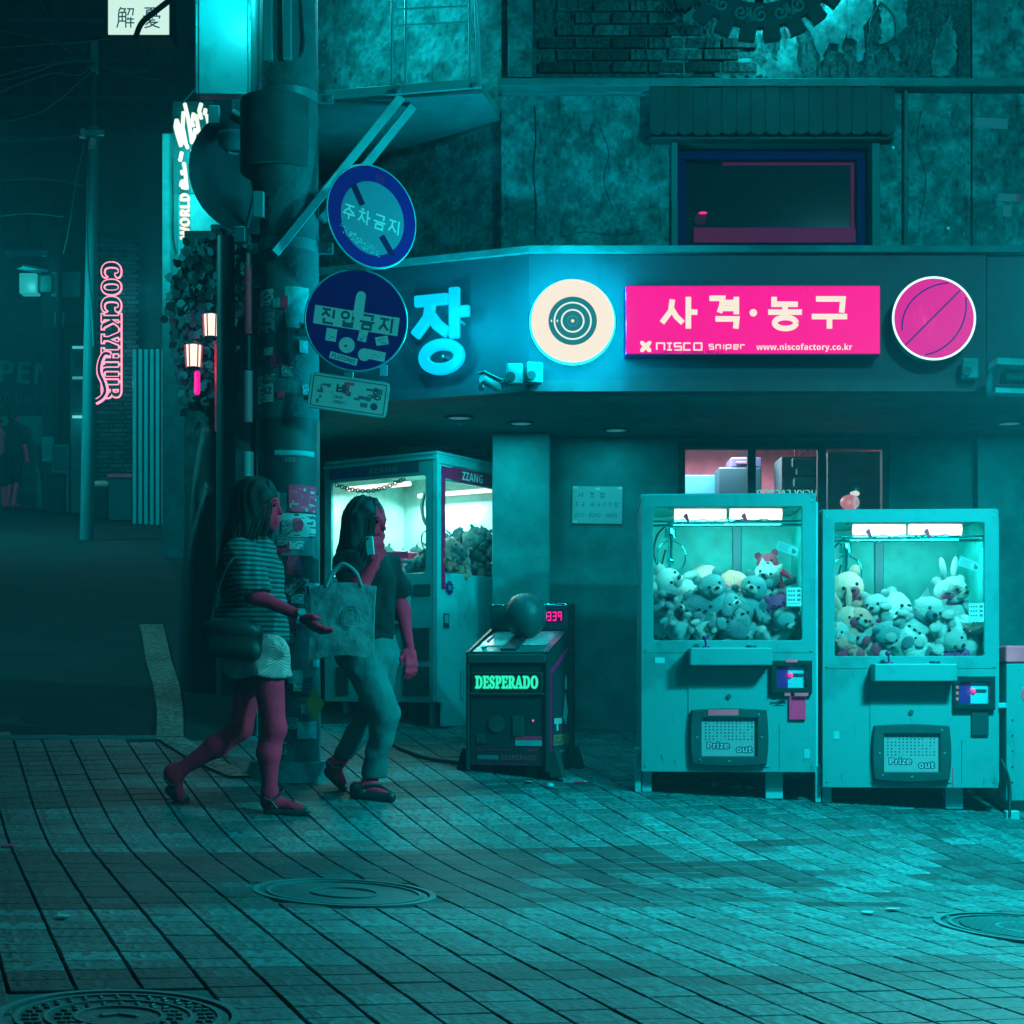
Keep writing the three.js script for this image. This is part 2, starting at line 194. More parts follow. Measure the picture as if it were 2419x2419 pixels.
{
  const TW = 0.15, TL = 0.115, GAP = 0.008, paving = new THREE.Group(); paving.name = 'paving'; paving.userData.kind = 'structure'; scene.add(paving);
  const shapes = [0, 1, 2, 3, 4, 5].map((k) => {
    const w = (TW - GAP) / 2, l = (TL - 0.004) / 2, c = 0.0022, top = [[-w + c, -l + c], [w - c, -l + c], [w - c, l - c], [-w + c, l - c]], mid = [[-w, -l], [w, -l], [w, l], [-w, l]], p = [], u = [];
    const q = (a, b, d, e) => { for (const v of [a, e, d, a, d, b]) { p.push(...v); u.push(v[0] + k * 0.37, v[2] + v[1] + k * 0.53); } };
    q([...[top[0][0], 0, top[0][1]]], [top[1][0], 0, top[1][1]], [top[2][0], 0, top[2][1]], [top[3][0], 0, top[3][1]]);
    for (let i = 0; i < 4; i++) { const j = (i + 1) % 4, A = [top[i][0], 0, top[i][1]], B = [top[j][0], 0, top[j][1]], C = [mid[j][0], -0.0025, mid[j][1]], D = [mid[i][0], -0.0025, mid[i][1]], E = [mid[j][0], -0.034, mid[j][1]], H = [mid[i][0], -0.034, mid[i][1]]; q(D, C, B, A); q(H, E, C, D); }
    const g = new THREE.BufferGeometry(); g.setAttribute('position', new THREE.Float32BufferAttribute(p, 3)); g.setAttribute('uv', new THREE.Float32BufferAttribute(u, 2)); g.computeVertexNormals(); return g;
  });
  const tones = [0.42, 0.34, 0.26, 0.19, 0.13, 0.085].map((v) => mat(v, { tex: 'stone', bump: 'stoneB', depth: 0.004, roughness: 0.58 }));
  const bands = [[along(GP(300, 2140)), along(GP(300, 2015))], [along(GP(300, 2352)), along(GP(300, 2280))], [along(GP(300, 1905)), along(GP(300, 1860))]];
  const found = [];
  for (let i = -30; i < 40; i++) for (let j = -22; j < 72; j++) {
    const a = (i + 0.5) * TW, b = (j + 0.5) * TL, x = O0.x + a * TDIR.x + b * LDIR.x, d = O0.d + a * TDIR.d + b * LDIR.d;
    if (d < 2.9 || d > Math.min(10.2, 8.55 + Math.max(0, (x + 1.84) * 1.1)) || x > 3.9) continue;
    const y = G(x, d), px = CX + x * F / d, py = HY - (y - EYE) * F / d; if (px < -140 || px > 2560 || py > 2560) continue;
    if (covers.some((c) => Math.hypot(c.x - x, c.d - d) < 0.37 * c.k)) continue;
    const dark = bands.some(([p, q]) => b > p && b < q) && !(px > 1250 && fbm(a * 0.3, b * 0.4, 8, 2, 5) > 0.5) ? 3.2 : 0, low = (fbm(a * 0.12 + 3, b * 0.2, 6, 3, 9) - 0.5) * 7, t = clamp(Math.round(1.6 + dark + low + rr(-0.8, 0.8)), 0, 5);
    const m = lieAt(x, d); m.multiply(new THREE.Matrix4().makeRotationFromEuler(new THREE.Euler(rr(-0.008, 0.008), rr(-0.01, 0.01), rr(-0.008, 0.008)))); m.setPosition(x, y + rr(-0.0018, 0.0012), -d);
    found.push({ m, t, k: Math.floor(rnd() * 6), size: px > -60 && px < 2480 && py < 2440 ? 1 / (d * d * d) : 0 });
  }
  found.sort((p, q) => q.size - p.size);
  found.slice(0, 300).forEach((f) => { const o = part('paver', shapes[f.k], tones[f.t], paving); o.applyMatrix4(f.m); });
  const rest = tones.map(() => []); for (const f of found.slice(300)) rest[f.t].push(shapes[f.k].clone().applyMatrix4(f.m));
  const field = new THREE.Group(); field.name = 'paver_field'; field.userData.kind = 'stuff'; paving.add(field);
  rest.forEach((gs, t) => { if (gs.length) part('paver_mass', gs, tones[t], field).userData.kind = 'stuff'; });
  // sand bed under the joints
  const bp = new THREE.PlaneGeometry(11, 9, 22, 90).rotateX(-Math.PI / 2), bq = bp.attributes.position; for (let i = 0; i < bq.count; i++) { const x = bq.getX(i) + 0.3, d = 6 - bq.getZ(i); bq.setXYZ(i, x, G(x, d) - 0.022, -d); } bp.computeVertexNormals(); part('sand_bed', bp, mat(0.022, { tex: 'grain', roughness: 1 }), paving);
}
// cast iron covers
covers.forEach((c, n) => {
  const t = thing('manhole_cover', ['round iron manhole cover with rings of studs round a plain boss', 'smooth round iron manhole cover set in the dark band of paving', 'round iron manhole cover with slanting ribs, paving lit beside it'][n], 'manhole cover');
  t.applyMatrix4(lieAt(c.x, c.d).setPosition(c.x, c.y - 0.012, -c.d)); t.scale.setScalar(c.k);
  const iron = mat(0.12, { tex: 'grain', bump: 'grainB', depth: 0.003, roughness: 0.42, metalness: 0.35 }), worn = mat(0.2, { tex: 'grain', roughness: 0.5, metalness: 0.3 });
  part('surround', ring(0.353, 0.475, 0.03).rotateX(-Math.PI / 2).translate(0, -0.024, 0), mat(0.09, { tex: 'grain', roughness: 0.9 }), t);
  part('frame_ring', ring(0.327, 0.352, 0.03).rotateX(-Math.PI / 2).translate(0, -0.012, 0), worn, t);
  const plate = part('plate', new THREE.CylinderGeometry(0.32, 0.32, 0.02, 48), iron, t);
  part('raised_ring', [ring(0.285, 0.3, 0.008), ring(0.12, 0.132, 0.008), ...(n ? [] : [ring(0.205, 0.215, 0.008)])].map((g) => g.rotateX(-Math.PI / 2).translate(0, 0.008, 0)), worn, plate);
  if (n === 0) { const studs = []; for (const [r, k] of [[0.15, 18], [0.175, 22], [0.24, 30], [0.265, 34]]) for (let i = 0; i < k; i++) { const a = i / k * 6.2832; studs.push(box(0.022, 0.008, 0.012, 0, 0.013, 0, 0.003).rotateY(a).translate(Math.cos(a) * r, 0, -Math.sin(a) * r)); } part('studs', studs, worn, plate); part('emblem', [ribbon([[-0.05, 0.01], [0, 0.03], [0.05, -0.01]], 0.02, 0.008).map((g) => g.rotateX(-Math.PI / 2).translate(0, 0.013, 0))], worn, plate); }
  if (n === 2) { const ribs = []; for (let i = -9; i <= 9; i++) { const u = i * 0.028, h = Math.sqrt(0.27 * 0.27 - u * u); ribs.push(box(0.01, 0.008, h * 1.9, u, 0.013, 0, 0.003)); } part('ribs', ribs.map((g) => g.rotateY(0.5)), worn, plate); }
});
// painted edge line, on the road and then over the paving
{
  const line = (pts, lift) => { const p = [], ix = []; pts.forEach(([x0, x1, y]) => { for (const x of [x0, x1]) { const q = GP(x, y); p.push(q.x, q.y + lift, -q.d); } }); for (let i = 0; i + 1 < pts.length; i++) ix.push(i * 2, i * 2 + 1, i * 2 + 2, i * 2 + 1, i * 2 + 3, i * 2 + 2); const g = new THREE.BufferGeometry(); g.setAttribute('position', new THREE.Float32BufferAttribute(p, 3)); g.setIndex(ix); g.computeVertexNormals(); return U(g); };
  const paint = mat([0.36, 0.58, 0.5], { tex: 'asphalt', roughness: 0.8 });
  const o = struct('painted_line', [line([[330, 385, 1476], [336, 392, 1500], [345, 405, 1560], [362, 425, 1620], [372, 433, 1680], [370, 434, 1742]], 0.006), line([[368, 436, 1746], [392, 462, 1762], [455, 522, 1800], [540, 598, 1838]], 0.012)], paint); o.userData.label = 'worn pale edge line bending from the road onto the paving';
}
// kerb edging between the road and the paving
{
  const t = new THREE.Group(); t.name = 'kerb'; t.userData.kind = 'structure'; scene.add(t);
  const stone = mat(0.2, { tex: 'grain', bump: 'grainB', depth: 0.004, roughness: 0.9 }); const a = GP(-80, 1741), b = GP(372, 1741);
  for (let k = 0; k < 4; k++) { const p = mix(0, 1, (k + 0.5) / 4), x = mix(a.x, b.x, p), d = mix(a.d, b.d, p); part('kerb_stone', box(0.325, 0.06, 0.1, 0, 0, 0, 0.01), stone, t).applyMatrix4(lieAt(x, d).setPosition(x, G(x, d) - 0.028, -d)); }
}
// ================================================================== the arcade building
const TOPF = 3.958, BOTF = 3.263;
const shop = thing('arcade_building', 'two-storey arcade building with peeling plaster above a dark sign fascia', 'building', V(0.8, 1.3, -9.6));
{
  const W = (n, g, m, l) => wpart(n, g, m, shop, l), wx0 = PX(1585, 8.3), wx1 = PX(2078, 8.3), wyT = PY(330, 8.3), wyB = PY(592, 8.3), L = PX(1185, 8.3), cy = PY(192, 8.2), RJ = PX(2296, 8.3);
  W('wall', [span(L, wx0, TOPF - 0.1, cy, -8.3, -8.6, 0), span(wx1, RJ - 0.006, TOPF - 0.1, cy, -8.3, -8.6, 0), span(wx0, wx1, wyT, cy, -8.3, -8.6, 0), span(wx0, wx1, TOPF - 0.1, wyB, -8.3, -8.6, 0)], M.plaster);
  W('upper_wall', span(L, RJ - 0.006, cy + 0.0005, 8.2, -8.31, -8.6, 0), mat(0.2, { tex: 'stone', bump: 'stoneB', depth: 0.01, roughness: 0.95 }));
  W('end_wall', span(RJ + 0.006, 4.6, TOPF - 0.1, 8.2, -8.305, -8.6, 0), M.plaster);
  W('wall_joint', span(RJ - 0.012, RJ + 0.012, TOPF, 8.2, -8.33, -8.4, 0), M.blackMatt);
  W('cornice', [span(L - 0.02, 4.6, PY(203, 8.2), PY(183, 8.2), -8.2, -8.35, 0.008), span(L, PX(1540, 8.27), PY(222, 8.27), PY(205, 8.27), -8.27, -8.34, 0.004)], M.concrete);
  W('pilaster', span(PX(1200, 8.25), PX(1258, 8.25), PY(182, 8.25), 8.2, -8.25, -8.33, 0.006), M.plasterPale);
  W('return_wall', prism([[L, 8.34], [-1.5, 9.5], [-1.5, 9.8], [L, 8.62]], TOPF - 0.1, 8.2), M.plaster);
  // exposed brickwork above the cornice
  const bt = [0.17, 0.13, 0.1, 0.2, 0.26].map((v) => mat(v, { tex: 'stone', bump: 'stoneB', depth: 0.006, roughness: 0.92 })), bg = [0, 1, 2, 3].map((k) => { const g = box(0.188, 0.056, 0.03, 0, 0, 0, 0.005), u = g.attributes.uv; for (let i = 0; i < u.count; i++) u.setXY(i, u.getX(i) + k * 0.31, u.getY(i) + k * 0.17); return g; });
  for (let j = 0; j < 9; j++) for (let i = 0; i < 9; i++) {
    const x = PX(1270, 8.3) + 0.1 + i * 0.2 + (j % 2) * 0.1, y = PY(180, 8.3) + 0.045 + j * 0.067, px = CX + x * F / 8.3, py = HY - (y - EYE) * F / 8.3;
    if (px > 1590 + 60 * vnoise(j * 0.13, 0.4, 8, 4) && !(px < 1790 && py > 95 && py < 170)) continue; if (py < -40 || vnoise(i * 0.23, j * 0.31, 16, 8) > 0.86) continue;
    const o = part('brick', bg[(i * 3 + j) % 4], bt[Math.floor(rnd() * 5)], shop); o.position.copy(shop.worldToLocal(V(x, y, -8.302 + rr(-0.006, 0.006)))); o.rotation.z = rr(-0.01, 0.01);
  }
  // plaster that still clings to the brick
  const flake = (pts, t = 0.014) => U(new THREE.ExtrudeGeometry(poly(pts.map(([x, y]) => [PX(x, 8.3), PY(y, 8.3)])), { depth: t, bevelEnabled: true, bevelSize: 0.003, bevelThickness: 0.003, bevelSegments: 1 }).translate(0, 0, -8.312));
  const rag = (pts) => { const o = []; for (let i = 0; i < pts.length; i++) { const a = pts[i], b = pts[(i + 1) % pts.length], n = Math.max(1, Math.round(Math.hypot(b[0] - a[0], b[1] - a[1]) / 11)); for (let k = 0; k < n; k++) { const s = k / n; o.push([mix(a[0], b[0], s) + rr(-6, 6), mix(a[1], b[1], s) + rr(-6, 6)]); } } return o; };
  for (const f of [[[1560, 180], [1590, 60], [1640, 20], [1660, 90], [1625, 150], [1640, 181]], [[1905, 60], [1960, 10], [2000, -60], [2070, -60], [2062, 30], [2040, 70], [2046, 120], [2030, 150], [2022, 96], [1996, 84], [1990, 130], [1972, 100], [1950, 110], [1940, 150], [1926, 100]], [[1800, 181], [1815, 120], [1835, 150], [1850, 100], [1880, 90], [1886, 150], [1900, 182]], [[2065, -60], [2145, -60], [2140, 60], [2120, 100], [2125, 150], [2100, 110], [2080, 120], [2085, 60]], [[2200, 181], [2215, 90], [2245, 40], [2260, 120], [2240, 181]], [[1690, 181], [1700, 150], [1780, 140], [1800, 181]]]) W('plaster_patch', flake(rag(f)), M.plasterPale);
  W('drip_scar', [tube([P(2080, 5, 8.29), P(2055, 60, 8.29), P(2075, 105, 8.29), P(2110, 90, 8.29), P(2110, 40, 8.29), P(2080, 5, 8.29)], 0.006, 30, 5)], M.cable);
  for (const [pts, r] of [[[[1262, 250], [1268, 330], [1258, 400], [1270, 480], [1264, 560]], 0.004], [[[1420, 300], [1440, 360], [1425, 420], [1452, 500]], 0.0022], [[[2180, 260], [2165, 340], [2190, 420], [2176, 520]], 0.0022], [[[1330, 560], [1380, 548], [1450, 556], [1520, 545]], 0.002]]) W('crack', tube(pts.map(([x, y]) => P(x + rr(-4, 4), y, 8.299)), r, 40, 4), M.blackMatt);
  W('conduit', [rod(P(2140, 590, 8.27), P(2140, 200, 8.27), 0.011), rod(P(2140, 420, 8.27), P(2140, 424, 8.27), 0.016)], M.concrete);
  for (const [x, y] of [[1240, 350], [1500, 480], [2110, 350], [2240, 540], [1490, 240]]) W('anchor_bolt', disc(0.009, 0.012, PX(x, 8.3), PY(y, 8.3), -8.298, 8), M.steel);
  // upstairs window in its reveal
  const win = part('window_recess', [span(wx0 - 0.01, wx1 + 0.01, wyB - 0.02, wyT + 0.01, -8.62, -8.66, 0)].map((g) => g.translate(-shop.position.x, -shop.position.y, -shop.position.z)), M.black, shop);
  const WW = (n, g, m) => { const o = wpart(n, g, m, shop); win.attach(o); return o; };
  const fr = (x0, x1, y0, y1, b, za, zb) => [span(x0, x1, y1 - b, y1, za, zb), span(x0, x1, y0, y0 + b, za, zb), span(x0, x0 + b, y0 + b, y1 - b, za, zb), span(x1 - b, x1, y0 + b, y1 - b, za, zb)];
  WW('outer_frame', [span(wx0, wx0 + 0.035, wyB, wyT, -8.27, -8.4), span(wx1 - 0.045, wx1, wyB, wyT, -8.28, -8.4), span(wx0 + 0.035, wx1 - 0.045, wyT - 0.02, wyT, -8.28, -8.4)], mat(0.16, { tex: 'scuff', roughness: 0.7 }));
  WW('sash', fr(wx0 + 0.04, wx1 - 0.05, wyB + 0.005, wyT - 0.025, 0.055, -8.38, -8.42), mat([0.006, 0.01, 0.09], { roughness: 0.8, specularIntensity: 0.15 }));
  WW('inner_frame', [span(wx0 + 0.3, wx1 - 0.07, wyT - 0.1, wyT - 0.05, -8.4215, -8.428), span(wx1 - 0.13, wx1 - 0.08, wyB + 0.08, wyT - 0.1, -8.4215, -8.428)], mat([0.8, 0.01, 0.1], { roughness: 0.7, specularIntensity: 0.2 }));
  WW('pane', span(wx0 + 0.09, wx1 - 0.1, wyB + 0.055, wyT - 0.075, -8.43, -8.434, 0), M.darkGlass);
  WW('sill_board', span(PX(1638, 8.4), PX(2022, 8.4), PY(574, 8.4), PY(538, 8.4), -8.395, -8.42, 0.004), mat([0.92, 0.012, 0.12], { roughness: 0.7, specularIntensity: 0.2, tex: 'scuff' }));
  // tongued boards of the little canopy over the window
  const bw = (PX(2115, 8.2) - PX(1535, 8.2)) / 17;
  for (let k = 0; k < 17; k++) {
    const x = PX(1535, 8.2) + (k + 0.5) * bw, h = PY(206, 8.2) - PY(316, 8.2), s = new THREE.Shape(), w = bw / 2 - 0.0025; s.moveTo(-w, h); s.lineTo(w, h); s.lineTo(w, 0.02); s.quadraticCurveTo(w, 0, 0, -0.004); s.quadraticCurveTo(-w, 0, -w, 0.02); s.closePath();
    W('canopy_board', U(slab(s, 0.018, 0.002).rotateX(-0.05).translate(x, PY(316, 8.2) + rr(-0.004, 0.004), -8.21 + rr(-0.002, 0.002))), M.darkWood);
  }
  W('canopy_rail', span(PX(1535, 8.2), PX(2115, 8.2), PY(325, 8.2), PY(318, 8.2), -8.225, -8.3, 0.003), M.darkWood);
  // fascia and soffit
  const front = [[4.6, 8.02], [0.09, 8.02], [-1.056, 8.45], [-1.5, 8.74]], back = (t) => front.map(([x, d]) => [x, d + t]).reverse();
  W('fascia', prism([...front.map(([x, d]) => [Math.min(x, PX(2330, 8.02)), d]), ...back(0.12).map(([x, d]) => [Math.min(x, PX(2330, 8.02)), d])].filter((p, i) => i !== 3 || true), BOTF, TOPF), M.fascia);
  W('fascia_end', span(PX(2334, 8.02), 4.6, BOTF, TOPF, -8.035, -8.14, 0.004), M.fascia);
  W('fascia_cap', prism([...front.map(([x, d]) => [x, d - 0.035]), ...back(0.3)], TOPF + 0.001, TOPF + 0.035), M.concrete);
  W('fascia_trim', prism([...front.map(([x, d]) => [x, d - 0.012]), ...back(0.1)], BOTF - 0.03, BOTF + 0.03), mat([0.002, 0.07, 0.09], { roughness: 0.7, tex: 'grain' }));
  W('soffit', prism([...front.map(([x, d]) => [x, d + 0.1]), [-1.5, 11.6], [0.22, 11.6], [0.22, 9.9], [4.6, 9.9]], BOTF + 0.005, BOTF + 0.05), M.soffit);
  // the wall under the canopy
  const ox0 = PX(1602, 9.75), ox1 = PX(2100, 9.75), oyT = PY(1044, 9.75), oyB = PY(1236, 9.75), g0 = 0.9;
  W('lower_wall', [span(0.2, ox0, g0, BOTF, -9.75, -9.95, 0), span(ox1, PX(2300, 9.75), g0, BOTF, -9.75, -9.95, 0), span(ox0, ox1, oyT, BOTF, -9.75, -9.95, 0), span(ox0, ox1, g0, oyB, -9.75, -9.95, 0)], M.render);
  W('end_pier', span(PX(2300, 9.75), 4.6, g0, BOTF, -9.66, -9.95, 0.004), M.render);
  W('pillar', span(PX(1163, 9.55), PX(1300, 9.55), g0, BOTF, -9.55, -10.3, 0.012), mat(0.34, { tex: 'grain', bump: 'grainB', depth: 0.002, roughness: 0.7 }));
  W('left_wall', [span(-1.5, -1.3, g0, BOTF, -8.95, -11.6, 0)], M.render);
  W('inner_wall', [span(-1.3, PX(1163, 10.3), g0, BOTF, -11.2, -11.3, 0)], mat(0.4, { tex: 'grain', roughness: 0.8 }));
  // shop window of three lights and the pink room behind it
  const swin = wpart('shop_window', fr(ox0, ox1, oyB, oyT, 0.045, -9.73, -9.8), M.dark, shop);
  for (const px of [1776, 1941]) { const o = wpart('mullion', span(PX(px, 9.75) - 0.026, PX(px, 9.75) + 0.026, oyB + 0.045, oyT - 0.045, -9.735, -9.79), M.dark, shop); swin.attach(o); }
  for (const [a, b] of [[ox0 + 0.045, PX(1776, 9.75) - 0.026], [PX(1776, 9.75) + 0.026, PX(1941, 9.75) - 0.026], [PX(1941, 9.75) + 0.026, ox1 - 0.045]]) { const o = wpart('pane', span(a, b, oyB + 0.045, oyT - 0.045, -9.765, -9.765 - 0.004, 0), M.glass, shop); swin.attach(o); }
  const rx0 = ox0 - 0.5, rx1 = ox1 + 0.35, pinkWall = mat([0.8, 0.32, 0.44], { roughness: 0.85, tex: 'grain' });
  W('room_wall', [span(rx0, rx1, 1.4, 3.6, -12.2, -12.3, 0), span(rx0 - 0.1, rx0, 1.4, 3.6, -9.96, -12.3, 0), span(rx1, rx1 + 0.1, 1.4, 3.6, -9.96, -12.3, 0)], pinkWall);
  W('room_ceiling', span(rx0, rx1, 3.55, 3.6, -9.96, -12.2, 0), pinkWall);
  W('room_floor', span(rx0, rx1, 1.35, 1.4, -9.96, -12.2, 0), M.dark);
}
// ---- what can be seen through the shop window
{
  const q = (px0, px1, py0, py1, d, t = 0.3) => span(PX(px0, d), PX(px1, d), PY(py1, d), PY(py0, d), -d, -d - t, 0.01);
  const a = thing('game_cabinet', 'dark game cabinet with a small ledge inside the pink-lit shop window', 'game cabinet', V(PX(1740, 11.2), 1.4, -11.2));
  wpart('body', q(1698, 1800, 1104, 1480, 11.2), mat([0.004, 0.05, 0.07], { roughness: 0.5 }), a); wpart('screen_hood', q(1728, 1800, 1080, 1104, 11.22), mat([0.05, 0.06, 0.16], { roughness: 0.5 }), a); wpart('lamp_strip', q(1740, 1770, 1090, 1095, 11.2, 0.02), glow([1, 0.35, 0.5], 0.9), a);
  const b = thing('prize_shelf', 'dark shelf unit with stacked boxes behind the middle pane of the shop window', 'shelf', V(PX(1900, 11), 1.4, -11));
  wpart('carcass', q(1846, 1990, 1078, 1470, 11), mat([0.004, 0.045, 0.06], { roughness: 0.6 }), b); for (const [y, k] of [[1082, 0.05], [1100, 0.1], [1128, 0.07]]) wpart('box', q(1862 + k * 200, 1925, y, y + 22, 10.96, 0.1), mat([0.01, 0.06 + k, 0.1], {}), b); wpart('wire', tube([P(1878, 1078, 11), P(1880, 1055, 11), P(1890, 1062, 11), P(1893, 1078, 11), P(1915, 1056, 11), P(1918, 1078, 11)], 0.006, 30, 5), mat([0.3, 0.03, 0.1]), b);
  solo('counter_front', q(1610, 1700, 1122, 1430, 11.4, 0.2), mat([0.003, 0.16, 0.24], { roughness: 0.6 }), 'bright blue counter front inside the shop window', 'counter');
  solo('menu_board', [q(1955, 2088, 1066, 1400, 10.6, 0.04)], mat([0.005, 0.09, 0.11], { roughness: 0.55, tex: 'grain' }), 'large dark board filling the third pane of the shop window', 'board');
  const globe = thing('pendant_lamp', 'small pink globe lamp hanging low in the third pane of the shop window', 'lamp', P(2008, 1210, 10.3)); wpart('globe', ball(0.066, PX(2008, 10.3), PY(1187, 10.3), -10.3, 1, 0.8, 1), glow([1, 0.3, 0.38], 0.55), globe); wpart('cap', ball(0.03, PX(2020, 10.3), PY(1166, 10.3), -10.3, 1.1, 0.6, 1), glow([1, 0.75, 0.7], 0.9), globe); pointLamp(P(2008, 1187, 10.22), 0.04, new THREE.Color(1, 0.4, 0.45));
  const neon = thing('neon_script', 'thin neon lettering seen from behind through the shop window', 'neon sign', P(1850, 1185, 9.95));
  const tx = text3('LUCKY FACTORY', 0.046, 0.012, 'sans_regular').scale(-1, 1, 1); { const ix = tx.index; if (ix) { const a = ix.array; for (let i = 0; i < a.length; i += 3) { const s = a[i]; a[i] = a[i + 1]; a[i + 1] = s; } } else { const p = tx.attributes.position.array; for (let i = 0; i < p.length; i += 9) for (let k = 0; k < 3; k++) { const s = p[i + k]; p[i + k] = p[i + 3 + k]; p[i + 3 + k] = s; } } tx.computeVertexNormals(); }
  wpart('lettering', tx.translate(PX(1858, 9.9), PY(1166, 9.9), -9.9), glow([0.2, 1, 0.95], 0.7), neon);
  // ceiling lamp of the room, its glow is what tints the panes
  const cl = thing('ceiling_panel_lamp', 'glowing pink ceiling panel in the room behind the shop window', 'lamp', V(1.4, 3.5, -11.2)); part('panel', box(0.7, 0.03, 0.5, 0, 0.03, 0), glow([1, 0.5, 0.5], 0.9), cl); areaLamp(V(1.4, 3.5, -11.2), V(1.4, 1, -11.2), 0.7, 0.5, 60, new THREE.Color(1, 0.8, 0.85));
}
// ---- round lamps let into the soffit
for (const [px, d, k, l] of [[1455, 9.45, 3.0, 'thin round downlight let into the soffit above the paper notice'], [1232, 9.2, 5.0, 'round downlight in the soffit in front of the pillar'], [1085, 9.0, 11.0, 'round downlight in the soffit before the corner claw machine'], [2385, 9.2, 6.0, 'round downlight in the soffit above the end pier']]) {
  const p = V(PX(px, d), BOTF, -d), t = thing('soffit_lamp', l, 'lamp', p, 0, 'lamps under the canopy'); part('trim', ring(0.07, 0.085, 0.012).rotateX(Math.PI / 2).translate(0, 0.004, 0), M.soffit, t); part('lens', new THREE.CylinderGeometry(0.06, 0.06, 0.008, 24).translate(0, 0.002, 0), glow([0.03, 0.2, 0.22], 0.7), t);
  areaLamp(V(p.x, p.y - 0.012, p.z), V(p.x, p.y - 1, p.z), 0.12, 0.12, k * 12);
}
// ================================================================== lit signs on the fascia
const cyanLight = new THREE.Color(0.0, 0.8, 1.0);
{ // shooting target
  const d = 7.9, s = d / F, c = P(1353, 760, d), R = 98 * s, t = thing('target_sign', 'round cream light box sign with dark shooting target rings and a cyan halo', 'sign', c);
  const face = canvasTex(1024, 1024, (x) => { x.fillStyle = '#fff0dc'; x.fillRect(0, 0, 1024, 1024); const cir = (r, col) => { x.fillStyle = col; x.beginPath(); x.arc(512, 512, r * 512 / 98, 0, 7); x.fill(); }; cir(57, '#1f7c84'); cir(45, '#eafff0'); cir(41, '#1f7c84'); cir(28, '#eafff0'); cir(24, '#1f7c84'); cir(14, '#2b8f95'); cir(10, '#1f7c84'); cir(4, '#fff0dc'); x.fillStyle = '#eafff0'; for (const [a, b] of [[-50, 0], [-36, 0]]) { x.beginPath(); x.ellipse(512 + a * 5.22, 512 + b, 9, 16, 0, 0, 7); x.fill(); } });
  part('housing', disc(R * 0.97, 0.05, 0, 0, -0.03), M.steelPale, t);
  part('face', new THREE.CircleGeometry(R, 64).translate(0, 0, 0.02), litFace(face), t);
  part('halo_tube', new THREE.TorusGeometry(R * 0.985, 0.012, 8, 64).translate(0, 0, -0.012), glow([0.02, 0.9, 1], 2.2), t);
  for (let k = 0; k < 4; k++) part('standoff', disc(0.012, 0.07, Math.cos(k * 1.57 + 0.8) * 0.12, Math.sin(k * 1.57 + 0.8) * 0.12, -0.08), M.steel, t);
  for (let k = 0; k < 10; k++) { const a = k / 10 * 6.2832; pointLamp(V(c.x + Math.cos(a) * (R + 0.05), c.y + Math.sin(a) * (R + 0.05), c.z + 0.07), 0.42, cyanLight, 1); }
  areaLamp(V(c.x, c.y, c.z + 0.03), V(c.x, c.y, 0), R * 1.6, R * 1.6, 0.6, new THREE.Color(1, 0.9, 0.8));
}
